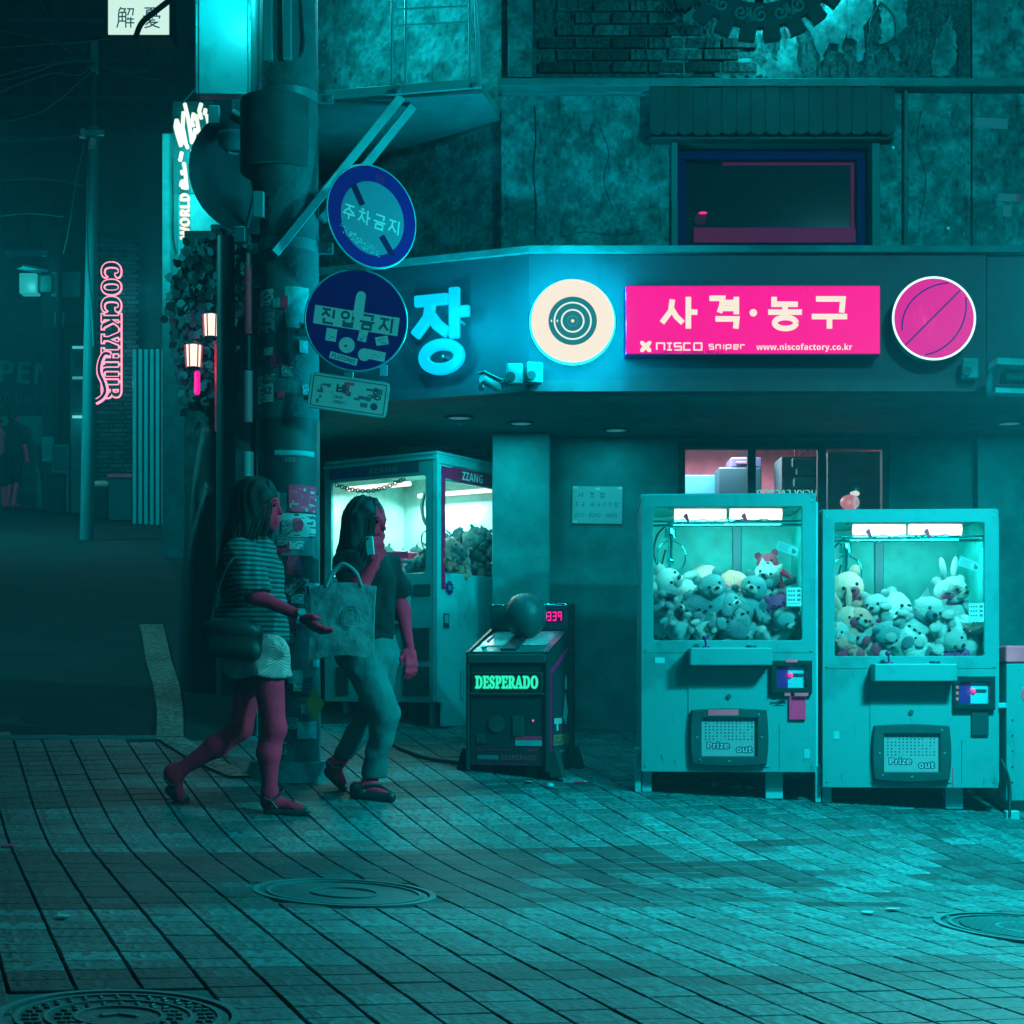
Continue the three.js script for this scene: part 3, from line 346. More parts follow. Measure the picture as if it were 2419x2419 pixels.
{ // pink box sign
  const d = 7.9, w = PX(2079, d) - PX(1480, d), h = PY(675, d) - PY(836, d), t = thing('pink_box_sign', 'bright magenta box sign with cream lettering and a web address', 'sign', P(1779.5, 755.5, d));
  const face = canvasTex(2048, 552, (x) => {
    x.fillStyle = '#ff0098'; x.fillRect(0, 0, 2048, 552); const k = 2048 / 599, cream = '#fff0dc';
    x.fillStyle = 'rgba(150,0,110,0.35)'; for (let i = 0; i < 26; i++) { const a = rnd() * 2048, b = 4 + rnd() * 10; x.fillRect(a, 0, 2 + rnd() * 4, b + rnd() * 40); } x.fillRect(0, 0, 2048, 6); x.fillRect(0, 545, 2048, 7); for (let i = 0; i < 30; i++) x.fillRect(250 + rnd() * 500, 535 - rnd() * 10, rnd() * 60, 14);
    x.strokeStyle = cream; x.fillStyle = cream; const Y = 22 * k, H = 88 * k;
    for (const [n, a, b] of [['sa', 84, 170], ['gyeok', 193, 272], ['nong', 335, 415], ['gu', 438, 522]]) hangul(x, n, a * k, Y + 14, (b - a) * k, H * 0.86, 46);
    x.beginPath(); x.arc(300 * k, 64 * k, 9 * k, 0, 7); x.fill();
    // small marks: the four-petal emblem, the square letters and the address
    for (const [a, b] of [[-1, -1], [1, -1], [-1, 1], [1, 1]]) { x.beginPath(); x.ellipse((46 + a * 6) * k, (144 + b * 6) * k, 9 * k, 5.4 * k, a * b * 0.8, 0, 7); x.fill(); }
    x.lineWidth = 13; x.lineJoin = 'round'; const L = (pts) => { x.beginPath(); pts.forEach(([a, b], i) => x[i ? 'lineTo' : 'moveTo']((70 + a) * k, (136 + b) * k)); x.stroke(); };
    L([[2, 16], [2, 0], [20, 0], [20, 16]]); L([[26, 0], [38, 0]]); L([[32, 0], [32, 16]]); L([[26, 16], [38, 16]]); L([[60, 0], [44, 0], [44, 8], [60, 8], [60, 16], [44, 16]]); L([[82, 0], [66, 0], [66, 16], [82, 16]]); L([[90, 0], [108, 0], [108, 16], [90, 16], [90, 0]]);
    x.lineWidth = 10; const Q = (pts) => { x.beginPath(); pts.forEach(([a, b], i) => x[i ? 'lineTo' : 'moveTo']((194 + a) * k, (139 + b) * k)); x.stroke(); };
    Q([[12, 0], [2, 0], [2, 5], [12, 5], [12, 11], [2, 11]]); Q([[18, 11], [18, 1], [28, 1], [28, 11]]); Q([[36, 0], [36, 11]]); Q([[42, 14], [42, 1], [53, 1], [53, 9], [42, 9]]); Q([[70, 11], [60, 11], [60, 1], [70, 1], [70, 6], [60, 6]]); Q([[76, 11], [76, 1], [86, 1]]);
    x.font = 'bold ' + 20 * k + 'px sans-serif'; x.textBaseline = 'alphabetic'; x.fillText('www.niscofactory.co.kr', 307 * k, 152 * k, 272 * k);
  });
  part('housing', box(w + 0.012, h + 0.012, 0.1, 0, 0, -0.056, 0.006), mat([0.12, 0.0, 0.09], { roughness: 0.4 }), t);
  part('face', new THREE.PlaneGeometry(w, h), litFace(face), t);
  areaLamp(V(t.position.x, t.position.y, t.position.z + 0.01), V(t.position.x, t.position.y, 0), w * 0.98, h * 0.9, 0.5, new THREE.Color(1, 0.05, 0.5));
}
{ // basketball
  const d = 7.9, c = P(2207, 752, d), R = 97 * d / F, t = thing('basketball_sign', 'round magenta basketball light box with a white rim and dark seams', 'sign', c);
  const face = canvasTex(1024, 1024, (x) => {
    x.fillStyle = '#dc0a96'; x.fillRect(0, 0, 1024, 1024); const spots = []; for (let i = 0; i < 900; i++) spots.push([rnd() * 1024, rnd() * 1024]); x.fillStyle = 'rgba(200,0,190,0.05)'; for (const [a, b] of spots) x.fillRect(a, b, 3, 30 + rnd() * 60); x.fillStyle = 'rgba(255,120,170,0.2)'; for (let i = 0; i < 160; i++) { const a = rnd() * 6.3, r = rnd() * 170; x.fillRect(390 + Math.cos(a) * r, 520 + Math.sin(a) * r * 1.3, 5, 60); }
    x.strokeStyle = '#1c1a80'; x.lineWidth = 19; x.beginPath(); x.moveTo(150, 850); x.lineTo(835, 165); x.stroke(); x.beginPath(); x.moveTo(115, 660); x.bezierCurveTo(90, 330, 380, 90, 690, 70); x.stroke(); x.beginPath(); x.moveTo(905, 250); x.bezierCurveTo(960, 620, 680, 930, 400, 965); x.stroke();
    x.strokeStyle = '#efffff'; x.lineWidth = 18; x.beginPath(); x.arc(512, 512, 504, 0, 7); x.stroke();
  });
  part('housing', disc(R * 0.985, 0.09, 0, 0, -0.05), M.paintDim, t);
  part('face', new THREE.CircleGeometry(R, 64), litFace(face), t);
  part('rim_tube', new THREE.TorusGeometry(R, 0.005, 8, 64), glow([0.7, 1, 1], 1.3), t);
  areaLamp(V(c.x, c.y, c.z + 0.012), V(c.x, c.y, 0), R * 1.5, R * 1.5, 0.5, new THREE.Color(1, 0.1, 0.6));
}
{ // the single cyan letter on the canted end of the fascia
  const d = 8.1, c = P(1044, 782, d), w = 132 * d / F, h = 190 * d / F, t = thing('cyan_letter_sign', 'glowing cyan raised letter on the canted end of the fascia', 'sign', c, -0.36);
  part('letter', strokesOf('jang').flatMap((l) => ribbon(l.map(([a, b]) => [(a - 0.5) * w, (0.5 - b) * h]), 0.062, 0.035)), glow([0.0, 0.62, 1.0], 1.0), t);
  for (const [a, b] of [[-0.05, 0.05], [0.09, 0.05], [0, -0.13]]) part('bracket', box(0.02, 0.02, 0.09, a, b, -0.06), M.steel, t);
  for (const [a, b] of [[0.0, 0.1], [0.0, -0.14], [0.15, 0.02], [-0.13, 0.0]]) pointLamp(V(c.x + a, c.y + b, c.z + 0.18), 0.3, cyanLight, 1);
}
// ---- cog wheel ornament with scrollwork, lit from behind
{
  const d = 8.1, s = d / F, c = P(1795, -139, d), t = thing('cog_ornament', 'large iron cog wheel ornament with leafy scrollwork on the upper wall', 'ornament', c);
  const rust = mat(0.07, { tex: 'grain', bump: 'grainB', depth: 0.004, roughness: 0.8, metalness: 0.3 }), pale = mat(0.16, { tex: 'grain', roughness: 0.7 });
  part('rim', ring(150 * s, 205 * s, 0.05).translate(0, 0, -0.03), rust, t);
  for (let k = 0; k < 24; k++) { const a = (k + 0.5) / 24 * 6.2832; part('tooth', box(38 * s, 34 * s, 0.05, 0, -(205 + 15) * s, -0.005, 0.004).rotateZ(a + Math.PI / 2), rust, t); }
    const scroll = (cx, cy, r, dir) => { const pts = []; for (let i = 0; i <= 40; i++) { const a = i / 40 * 9 * dir + 1, q = r * (1 - i / 46); pts.push(V((cx + Math.cos(a) * q) * s, (cy + Math.sin(a) * q) * s, 0.028)); } return tube(pts, 4.5 * s, 60, 6); };
  const leaf = (cx, cy, a) => slab(poly([[0, 0], [7, 14], [5, 30], [0, 42], [-5, 30], [-7, 14]]), 0.012, 0.003).scale(s, s, 1).rotateZ(a).translate(cx * s, cy * s, 0.012);
  for (let k = 0; k < 12; k++) { const a = k / 12 * 6.2832 + 0.13, m = (g) => g.rotateZ(a + Math.PI / 2); part('scroll', [m(scroll(-24, -178, 18, 1)), m(scroll(22, -178, 18, -1))], pale, t); part('leaf', [m(leaf(48, -196, 0.2)), m(leaf(48, -190, 0.9)), m(leaf(48, -190, -0.6))], pale, t); }
  part('hub', [disc(60 * s, 0.05), ...[0, 1, 2, 3, 4, 5].map((k) => box(20 * s, 300 * s, 0.04, 0, 0, -0.01).rotateZ(k * Math.PI / 3 / 1))], rust, t);
  const bulb = thing('bulkhead_lamp', 'small bulkhead lamp behind the cog ornament', 'lamp', P(1812, 70, 8.24)); part('bulb', box(0.05, 0.025, 0.03, 0, 0, 0, 0.006), glow(CREAM, 1.0), bulb); pointLamp(P(1812, 55, 8.2), 0.55, new THREE.Color(0.2, 0.95, 1), 1.5); pointLamp(P(1980, -60, 8.18), 0.75, new THREE.Color(0.2, 0.95, 1), 1.5);
  const bulb2 = thing('bulkhead_lamp', 'bulkhead lamp hidden beside the teeth of the cog ornament', 'lamp', P(1975, -80, 8.24)); part('bulb', box(0.06, 0.05, 0.05, 0, 0, 0, 0.01), glow(CREAM, 1.0), bulb2);
}
// ---- small fittings on the fascia and the walls
const cctv = (x, y, d, turn, label, boxy) => { const t = thing('security_camera', label, 'camera', P(x, y, d), turn, 'security cameras'); part('base', box(0.05, 0.06, 0.03, 0, 0, -0.05), M.steelPale, t); if (boxy) { part('body', box(0.085, 0.11, 0.07, 0, 0, 0.0, 0.01), M.paint, t); part('lens', disc(0.024, 0.02, -0.02, -0.02, 0.045), M.black, t); } else { part('body', new THREE.CylinderGeometry(0.024, 0.026, 0.12, 16).rotateX(Math.PI / 2 - 0.3).translate(0, 0, 0.03), M.paint, t); part('lens', disc(0.018, 0.012, 0, -0.03, 0.09), M.black, t); part('hood', box(0.062, 0.008, 0.13, 0, 0.024, 0.04, 0.003).rotateX(-0.25), M.paint, t); } return t; };
cctv(1170, 906, 7.95, -0.9, 'small bullet security camera tilted on the fascia below the target sign', false);
cctv(1216, 885, 7.95, 0, 'square security camera of a pair on the fascia below the target sign', true);
cctv(1262, 882, 7.95, 0.15, 'larger square security camera beside the pair, with a round lens', true);
cctv(2292, 872, 7.95, -0.2, 'white box security camera below the basketball sign', true);
{
  const t = thing('floodlight', 'unlit floodlight on a bent arm at the end of the fascia', 'floodlight', P(2330, 930, 7.95)); wpart('arm', [tube([P(2345, 935, 7.99), P(2338, 920, 7.9), P(2345, 880, 7.85), P(2360, 860, 7.8)], 0.018, 20, 8)], M.paint, t); wpart('housing', [bar(P(2345, 860, 7.75), P(2480, 866, 7.75), 0.16, 0.035)], M.paint, t); wpart('lower_plate', bar(P(2345, 925, 7.9), P(2480, 930, 7.9), 0.1, 0.03), M.paintDim, t); wpart('reflector', bar(P(2370, 890, 7.85), P(2480, 893, 7.85), 0.12, 0.05), M.black, t);
  const led = thing('alarm_lamp', 'tiny magenta alarm lamp on the dark return wall', 'lamp', P(1068, 543, 8.7)); part('lens', ball(0.013), glow([1, 0, 0.35], 1.2), led); part('holder', disc(0.018, 0.05, 0, 0, -0.03, 16), M.black, led); pointLamp(P(1068, 543, 8.66), 0.004, new THREE.Color(1, 0, 0.4));
  const led2 = thing('standby_lamp', 'thin magenta standby lamp inside the upstairs window', 'lamp', P(1661, 503, 8.41)); part('lens', ball(0.011, 0, 0, 0, 2.2, 0.7, 0.6), glow([1, 0, 0.3], 1.0), led2); pointLamp(P(1661, 503, 8.38), 0.002, new THREE.Color(1, 0, 0.4));
}
{ // paper notice on the lower wall
  const d = 9.74, w = 118 * d / F, h = 88 * d / F; const tx = canvasTex(512, 384, (x) => { x.fillStyle = '#49b9bd'; x.fillRect(0, 0, 512, 384); x.fillStyle = 'rgba(160,255,250,0.5)'; for (const [a, b] of [[20, 8], [480, 10], [250, 20], [20, 360]]) x.fillRect(a - 16, b - 8, 50, 26); x.strokeStyle = '#0b5a66'; hangul(x, 'sa', 60, 60, 60, 62, 6); hangul(x, 'gyeok', 170, 60, 54, 62, 6); hangul(x, 'jang', 280, 62, 58, 58, 6); for (const [n, a, b] of [['ju', 30, 165], ['geum', 90, 165], ['ba', 190, 165], ['sa', 250, 165], ['gu', 310, 165], ['jin', 370, 165], ['ip', 430, 165]]) hangul(x, n, a, b, 36, 46, 4); x.fillStyle = '#0b5a66'; x.font = 'italic 56px sans-serif'; x.fillText('010 - 8260 - 0865', 24, 318, 450); });
  const t = thing('wall_notice', 'handwritten paper notice taped to the wall under the canopy', 'notice', P(1411, 1237, d)); part('sheet', box(w, h, 0.003, 0, h / 2, 0, 0).rotateZ(-0.01), M.paper, t); part('print', unitUV(w, h, 0, h / 2, 0.003).rotateZ(-0.01), printed(tx, { roughness: 0.7 }), t);
}
for (const [x, y, w, h, l, sd] of [[2342, 291, 78, 24, 'torn strip of pink sticker on the end wall beside the joint', 1], [2384, 467, 52, 18, 'small scrap of pale sticker low on the end wall', 2], [2380, 498, 20, 26, 'scrap of white paint flake on the end wall below a sticker', 3]]) { const d = 8.3, tx = canvasTex(128, 48, (c) => { c.fillStyle = '#1d7f86'; c.fillRect(0, 0, 128, 48); for (let i = 0; i < 40; i++) { c.fillStyle = rnd() < 0.5 && sd < 3 ? '#a03a6c' : '#56c4c2'; c.fillRect(rnd() * 128, rnd() * 48, 4 + rnd() * 18, 2 + rnd() * 7); } }); const o = part(numbered('wall_sticker'), box(w * d / F, h * d / F, 0.003, 0, 0, 0, 0).rotateZ(-0.05), printed(tx), scene); o.position.copy(P(x, y, 8.303)); tag(o, l, 'sticker'); }

// ================================================================== street lamps outside the frame that light the paving and the shop front
function streetLamp(x, d, h, k, w, aim, label) {
  const y0 = G(x, d), t = thing('street_lamp', label, 'street lamp', V(x, y0, -d)), s = x > 0 ? -1 : 1; part('pole', [new THREE.CylinderGeometry(0.045, 0.07, h, 16).translate(0, h / 2, 0), new THREE.CylinderGeometry(0.11, 0.12, 0.25, 16).translate(0, 0.1, 0)], M.steel, t);
  part('arm', tube([V(0, h - 0.1, 0), V(s * 0.15, h + 0.1, 0), V(s * 0.5, h + 0.12, 0)], 0.03, 20, 8), M.steel, t); part('lamp_head', box(0.5, 0.1, w + 0.04, s * 0.65, h + 0.1, 0, 0.03), M.steel, t); part('lens', box(0.4, 0.01, w, s * 0.65, h + 0.042, 0, 0.003), glow([0.6, 1, 1], 1.2), t);
  areaLamp(V(x + s * 0.65, y0 + h + 0.03, -d), aim, 0.4, w, k);
}
streetLamp(3.1, 5.9, 2.75, 1080, 0.3, V(2.5, 0.6, -5.6), 'grey street lamp on the pavement right of the claw machines');
streetLamp(-9.7, 22, 4.2, 950, 0.3, V(-6.6, 4.4, -25), 'grey street lamp further up the lane beside the dark shop house');
streetLamp(-5.0, 10.4, 3.8, 430, 0.3, V(-3.6, 2.4, -14), 'grey street lamp beside the road opposite the ivy wall');
streetLamp(3.4, -1.6, 4.6, 90, 0.3, V(0.4, 1.0, -8.2), 'grey street lamp behind the photographer facing the shop front');
{ // lamp over the blank panel, above the frame
  const c = P(520, -70, 7.95), t = thing('panel_lamp', 'small lamp on a stem above the blank panel', 'lamp', c); part('lens', ball(0.04, 0, 0, 0, 1.2, 0.6, 1), glow([0.5, 1, 1], 1.2), t); part('stem', rod(V(0, 0.02, 0), V(0, 0.2, -0.36), 0.012), M.steel, t); pointLamp(c.clone().add(V(0, -0.01, 0)), 0.9, LIGHT_TEAL, 2);
}
{ // floodlight on a pole across the pavement, aimed at the signs and the upper wall
  const x = 2.7, d = 4.0, y0 = G(x, d), h = 4.2, t = thing('floodlight_pole', 'pole with a floodlight aimed at the upper wall, standing across the pavement', 'floodlight', V(x, y0, -d)), aim = V(0.4, 4.35, -8.2), c = V(x, y0 + h, -d), dir = aim.clone().sub(c).normalize(), q = new THREE.Quaternion().setFromUnitVectors(V(0, 0, 1), dir), o = (g) => g.applyQuaternion(q).translate(0, h, 0);
  part('pole', rod(V(0, -0.05, 0), V(0, h - 0.16, 0), 0.05, 0.04, 14), M.steel, t); part('yoke', o(box(0.42, 0.03, 0.04, 0, -0.17, -0.05)), M.steel, t); part('housing', o(box(0.4, 0.3, 0.1, 0, 0, -0.06, 0.015)), M.dark, t); part('lens', o(box(0.35, 0.25, 0.006, 0, 0, -0.004, 0.002)), glow([0.6, 1, 1], 1.2), t); areaLamp(c.clone().addScaledVector(dir, 0.01), aim, 0.35, 0.25, 360);
}
{ // lamp over the balcony, just above the frame
  const c = P(835, -30, 8.3), t = thing('wall_lamp', 'bright wall lamp fixed above the balcony', 'lamp', c); part('lens', ball(0.05, 0, 0, 0, 1.3, 0.6, 1), glow([0.5, 1, 1], 1.2), t); part('stem', rod(V(0, 0.02, 0), V(0.0, 0.25, -0.4), 0.015), M.steel, t); pointLamp(c.clone().add(V(0, -0.02, 0.0)), 1.8, LIGHT_TEAL, 2);
}
// ================================================================== claw machines
const frameShape = (x0, x1, y0, y1, hx0, hx1, hy0, hy1, r = 0.02) => { const s = poly([[x0, y0], [x1, y0], [x1, y1], [x0, y1]]), h = roundRect(hx1 - hx0, hy1 - hy0, r, (hx0 + hx1) / 2, (hy0 + hy1) / 2); s.holes.push(h); return s; };
const interior = mat([0.006, 0.8, 0.76], { roughness: 0.6, tex: 'grain' }), interiorDark = mat([0.01, 0.3, 0.36], { roughness: 0.5 }), ring3 = (r, t) => new THREE.TorusGeometry(r, t, 8, 24);
const doorTex = canvasTex(512, 400, (x) => {
  x.fillStyle = '#3f8f92'; x.fillRect(0, 0, 512, 400); for (let j = 0; j < 7; j++) for (let i = 0; i < 13; i++) { x.fillStyle = rnd() < 0.7 ? '#0b3c4c' : '#2a7880'; x.beginPath(); x.arc(44 + i * 35, 26 + j * 33, 9, 0, 7); x.fill(); }
  x.font = 'bold 88px sans-serif'; x.lineWidth = 20; x.lineJoin = 'round'; x.strokeStyle = '#0c3348'; x.fillStyle = '#5aa8a8'; for (const [s, a, b] of [['Prize', 52, 318], ['out', 322, 356]]) { x.strokeText(s, a, b); x.fillText(s, a, b); }
  x.fillStyle = 'rgba(10,60,70,0.25)'; for (let i = 0; i < 60; i++) x.fillRect(rnd() * 512, rnd() * 400, 2 + rnd() * 5, 2);
});
const winSticker = canvasTex(256, 128, (x) => { x.fillStyle = '#2fb5b2'; x.fillRect(0, 0, 256, 128); x.strokeStyle = '#0a6a74'; x.lineWidth = 5; x.strokeRect(6, 6, 244, 116); x.fillStyle = '#0a5a66'; for (let i = 0; i < 4; i++) x.fillRect(24, 28 + i * 22, 90 + rnd() * 40, 8); x.beginPath(); x.ellipse(205, 76, 24, 28, 0.3, 0, 7); x.fill(); x.fillRect(180, 34, 16, 34); });
const priceSticker = canvasTex(160, 200, (x) => { x.fillStyle = '#4cc4bf'; x.fillRect(0, 0, 160, 200); x.strokeStyle = '#0a6a74'; x.lineWidth = 4; x.strokeRect(4, 4, 152, 192); x.fillStyle = '#0a5a66'; for (const y of [30, 76, 122]) { for (let i = 0; i < 3; i++) x.fillRect(18 + i * 26, y, 18, 20); x.fillRect(110, y - 4, 34, 26); } x.fillRect(18, 164, 120, 6); });
const innerLamp = new THREE.Color(0.4, 1, 0.93);
function clawMachine(cx, d, bottomPy, turn, label, opt) {
  const s = 7.86 / F, x = PX(cx, d), y0 = G(x, d), leg = PY(bottomPy, d) - y0, t = thing('claw_machine', label, 'claw machine', V(x, y0, -d), turn, 'white claw machines under the canopy');
  const lx = (p) => (p - 1721) * s, ly = (p) => leg + (1823 - p) * s, W = 0.446, H = ly(1169), D = 0.78, wx0 = lx(1543), wx1 = lx(1895), wy0 = ly(1514), wy1 = ly(1196), paint = opt.paint;
  const fr = part('front_panel', U(slab(frameShape(-W, W, leg, H, wx0, wx1, wy0, wy1, 0.016), 0.02, 0.003).translate(0, 0, -0.024)), paint, t);
  part('side_panel', span(-W, -W + 0.02, leg, H, -0.026, -D), paint, t); part('side_panel', span(W - 0.02, W, leg, H, -0.026, -D), paint, t);
  part('top_panel', span(-W - 0.004, W + 0.004, H - 0.02, H + 0.012, -0.03, -D, 0.006), paint, t); part('back_panel', span(-W + 0.02, W - 0.02, leg, H - 0.02, -D + 0.02, -D), paint, t); part('bottom_panel', span(-W + 0.02, W - 0.02, leg, leg + 0.02, -0.026, -D + 0.02), M.dark, t);
  part('side_rail', span(W + 0.001, W + 0.022, leg + 0.02, H - 0.03, -0.06, -0.1, 0.004), M.steelPale, t);
  for (const [a, b, w] of [[-W + 0.03, -0.1, 0.05], [W - 0.2, -0.12, 0.09], [-W + 0.05, -D + 0.1, 0.06], [W - 0.02, -D + 0.12, 0.06], [-W - 0.018, -0.08, 0.03]]) { const gx = x + Math.cos(turn) * a, gd = d - b, foot = G(gx, gd) - y0; part('leg', span(a - w / 2, a + w / 2, foot, leg + (a < -W ? 0.12 : 0), b - 0.03, b + 0.03, 0.004), M.steelPale, t); }
  // the lit case
  const cs = part('case_floor', span(-W + 0.02, W - 0.02, wy0 - 0.03, wy0 - 0.01, -0.026, -D + 0.03), interior, t);
  part('case_wall', [span(-W + 0.02, W - 0.02, wy0 - 0.01, H - 0.03, -D + 0.02, -D + 0.035)], interior, t); part('case_wall', span(-W + 0.02, -W + 0.026, wy0 - 0.01, H - 0.03, -0.03, -D + 0.035), interior, t); part('case_wall', span(W - 0.026, W - 0.02, wy0 - 0.01, H - 0.03, -0.03, -D + 0.035), interior, t); part('case_ceiling', span(-W + 0.026, W - 0.026, H - 0.03, H - 0.022, -0.03, -D + 0.035), interior, t);
  part('case_post', span(lx(opt.post), lx(opt.post + 24), wy0, H - 0.04, -D + 0.036, -D + 0.05), interiorDark, t);
  for (const [a, b] of [[-0.27, 0.0], [0.02, 0.29]]) part('lamp_tube', rod(V(a, wy1 - 0.024, -0.13), V(b, wy1 - 0.03, -0.13), 0.03, 0.03, 14), glow([1, 0.9, 0.76], 1.6), t);
  part('lamp_fitting', box(0.62, 0.014, 0.07, 0.01, wy1 + 0.008, -0.13, 0.004), M.paint, t);
  part('rail', [rod(V(-W + 0.03, wy1 - 0.066, -0.11), V(W - 0.03, wy1 - 0.066, -0.11), 0.006), rod(V(-W + 0.03, wy1 - 0.082, -0.16), V(W - 0.03, wy1 - 0.082, -0.16), 0.008)], M.chrome, t);
  const lamp = areaLamp(t.localToWorld(V(0.01, wy1 - 0.05, -0.13)), t.localToWorld(V(0.0, wy1 - 0.4, -0.3)), 0.56, 0.06, 200, innerLamp);
  for (const k of [-0.2, 0.1]) part('garland', slab(poly([[0, 0], [0.012, 0.004], [0.022, -0.03], [0.03, -0.036], [0.014, -0.046], [0.004, -0.026], [-0.008, -0.012]]), 0.004).translate(k - 0.02 + opt.garland, wy1 - 0.034, -0.06), M.red, t);
  part('garland_wire', tube(Array.from({ length: 16 }, (_, i) => V(-0.26 + i * 0.035, wy1 - 0.066 + Math.sin(i * 2.1) * 0.006, -0.06)), 0.0022, 60, 5), M.cable, t);
  // claw hanging on the chute side
  const cl = part('claw', [new THREE.CylinderGeometry(0.03, 0.034, 0.05, 20).translate(lx(1592), wy1 - 0.11, -0.3), new THREE.CylinderGeometry(0.014, 0.014, 0.14, 12).translate(lx(1592), wy1 - 0.19, -0.3), ball(0.022, lx(1592), wy1 - 0.26, -0.3)], M.chrome, t);
  for (let k = 0; k < 3; k++) { const a = k * 2.1 + 0.5, q = (r, y) => V(lx(1592) + Math.cos(a) * r, wy1 - y, -0.3 + Math.sin(a) * r); part('prong', tube([q(0.02, 0.15), q(0.075, 0.19), q(0.085, 0.27), q(0.02, 0.35)], 0.005, 16, 6), M.chrome, cl); }
  part('claw_wire', tube([V(lx(1592), wy1 - 0.05, -0.3), V(lx(1560), wy1 - 0.12, -0.28), V(lx(1552), wy1 - 0.24, -0.26), V(lx(1566), wy1 - 0.29, -0.26), V(lx(1580), wy1 - 0.2, -0.28)], 0.006, 30, 6), M.cable, t);
  part('window_pane', unitUV(wx1 - wx0 + 0.01, wy1 - wy0 + 0.01, (wx0 + wx1) / 2, (wy0 + wy1) / 2, -0.02), M.glass, t);
  part('case_trim', U(slab(frameShape(wx0 - 0.006, wx1 + 0.006, wy0 - 0.006, wy1 + 0.006, wx0 + 0.003, wx1 - 0.003, wy0 + 0.003, wy1 - 0.003, 0.014), 0.004).translate(0, 0, -0.012)), M.steelPale, t);
  part('window_sticker', unitUV(0.12, 0.05).rotateZ(-0.36).translate(lx(1860), ly(1296), -0.008), printed(winSticker), t); part('price_sticker', unitUV(0.08, 0.1).translate(lx(1876), ly(1410), -0.008), printed(priceSticker), t);
  // controls
  const ct = part('control_shelf', box(lx(1818) - lx(1627), ly(1531) - ly(1573), 0.13, (lx(1627) + lx(1818)) / 2, (ly(1531) + ly(1573)) / 2, 0.06, 0.008), paint, t);
  part('joystick', [rod(V(lx(1667), ly(1531), 0.05), V(lx(1665), ly(1512), 0.055), 0.006, 0.005), ball(0.015, lx(1664), ly(1507), 0.055), new THREE.CylinderGeometry(0.016, 0.022, 0.012, 16).translate(lx(1667), ly(1529), 0.05)], mat([0.06, 0.01, 0.09], { roughness: 0.25 }), ct); part('push_button', new THREE.CylinderGeometry(0.026, 0.028, 0.012, 20).translate(lx(1772), ly(1528), 0.06), M.black, ct);
  part('service_door', U(slab(poly([[lx(1627), ly(1812)], [lx(1818), ly(1812)], [lx(1818), ly(1576)], [lx(1627), ly(1576)]]), 0.003, 0.001).translate(0, 0, 0.0)), paint, t); part('lock', disc(0.012, 0.012, lx(1722), ly(1645), 0.008, 16), M.dark, t);
  // coin box with its thick rim
  const mx = lx(1867), my = ly(1600), cb = part('coin_box', U(slab(frameShape(mx - 0.1, mx + 0.1, my - 0.08, my + 0.08, mx - 0.08, mx + 0.08, my - 0.06, my + 0.06, 0.012), 0.022, 0.006).translate(0, 0, 0.006)), mat(0.05, { roughness: 0.15, metalness: 0.5 }), t);
  part('coin_plate', box(0.16, 0.12, 0.006, mx, my, 0.006, 0.002), M.steelPale, cb); part('coin_label', box(0.06, 0.11, 0.004, mx - 0.045, my, 0.0105, 0.001), M.navy, cb); part('coin_slot', box(0.06, 0.016, 0.006, mx + 0.035, my + 0.012, 0.011, 0.002), M.black, cb); part('coin_lamp', ball(0.013, mx - 0.002, my + 0.011, 0.014), glow([1, 0.0, 0.32], 1.3), cb);
  for (const [a, b, w] of opt.tape) part('tape', box(w, 0.016, 0.002, mx + a, my + b, 0.036, 0), M.pinkTape, cb);
  const lw = t.localToWorld(V(mx, my + 0.01, 0.05)); pointLamp(lw, 0.006, new THREE.Color(1, 0.05, 0.4), 1);
  part('return_pad', [box(0.088, 0.13, 0.014, lx(1882), ly(1671), 0.008, 0.006)], opt.pad, t);
  // prize door: thick barrel-sided frame and printed flap
  const ax = lx(1722), ay = ly(1741), s2 = new THREE.Shape(), hw = 0.186, hh = 0.135; s2.moveTo(ax - hw, ay - hh); s2.quadraticCurveTo(ax, ay - hh - 0.022, ax + hw, ay - hh); s2.quadraticCurveTo(ax + hw + 0.018, ay, ax + hw, ay + hh); s2.quadraticCurveTo(ax, ay + hh + 0.016, ax - hw, ay + hh); s2.quadraticCurveTo(ax - hw - 0.018, ay, ax - hw, ay - hh); s2.holes.push(roundRect(0.292, 0.205, 0.006, ax, ay));
  const pf = part('prize_door', U(slab(s2, 0.022, 0.005).translate(0, 0, 0.006)), mat(0.06, { roughness: 0.5, tex: 'grain' }), t); part('flap', box(0.292, 0.205, 0.006, ax, ay, 0.006, 0.001), M.steelPale, pf); part('flap_print', unitUV(0.288, 0.2, ax, ay, 0.011), printed(doorTex, { roughness: 0.45 }), pf);
  for (const [a, b] of [[-0.165, 0], [0.165, 0], [0, -0.122], [0.15, 0.118], [-0.15, -0.115]]) part('screw', disc(0.006, 0.006, ax + a, ay + b, 0.035, 10), M.steel, pf);
  for (const [a, b] of [[-W + 0.02, leg + 0.03], [W - 0.02, leg + 0.03], [-W + 0.02, H - 0.03], [W - 0.02, H - 0.03], [-W + 0.02, wy0 - 0.05], [W - 0.02, wy0 - 0.05], [0, leg + 0.03], [lx(1638), ly(1590)], [lx(1808), ly(1590)], [lx(1638), ly(1806)], [lx(1808), ly(1806)]]) part('screw', disc(0.005, 0.004, a, b, 0.002, 8), M.steel, t);
  for (const [a, b, w, h] of opt.stickers) part('sticker', box(w, h, 0.0015, lx(a), ly(b), 0.0012, 0), M.paper, t); part('panel_seam', [span(-W + 0.01, W - 0.01, wy0 - 0.062, wy0 - 0.06, -0.0005, 0.0006, 0), span(lx(1840), lx(1841), leg + 0.02, ly(1712), -0.0005, 0.0006, 0)], M.dark, t);
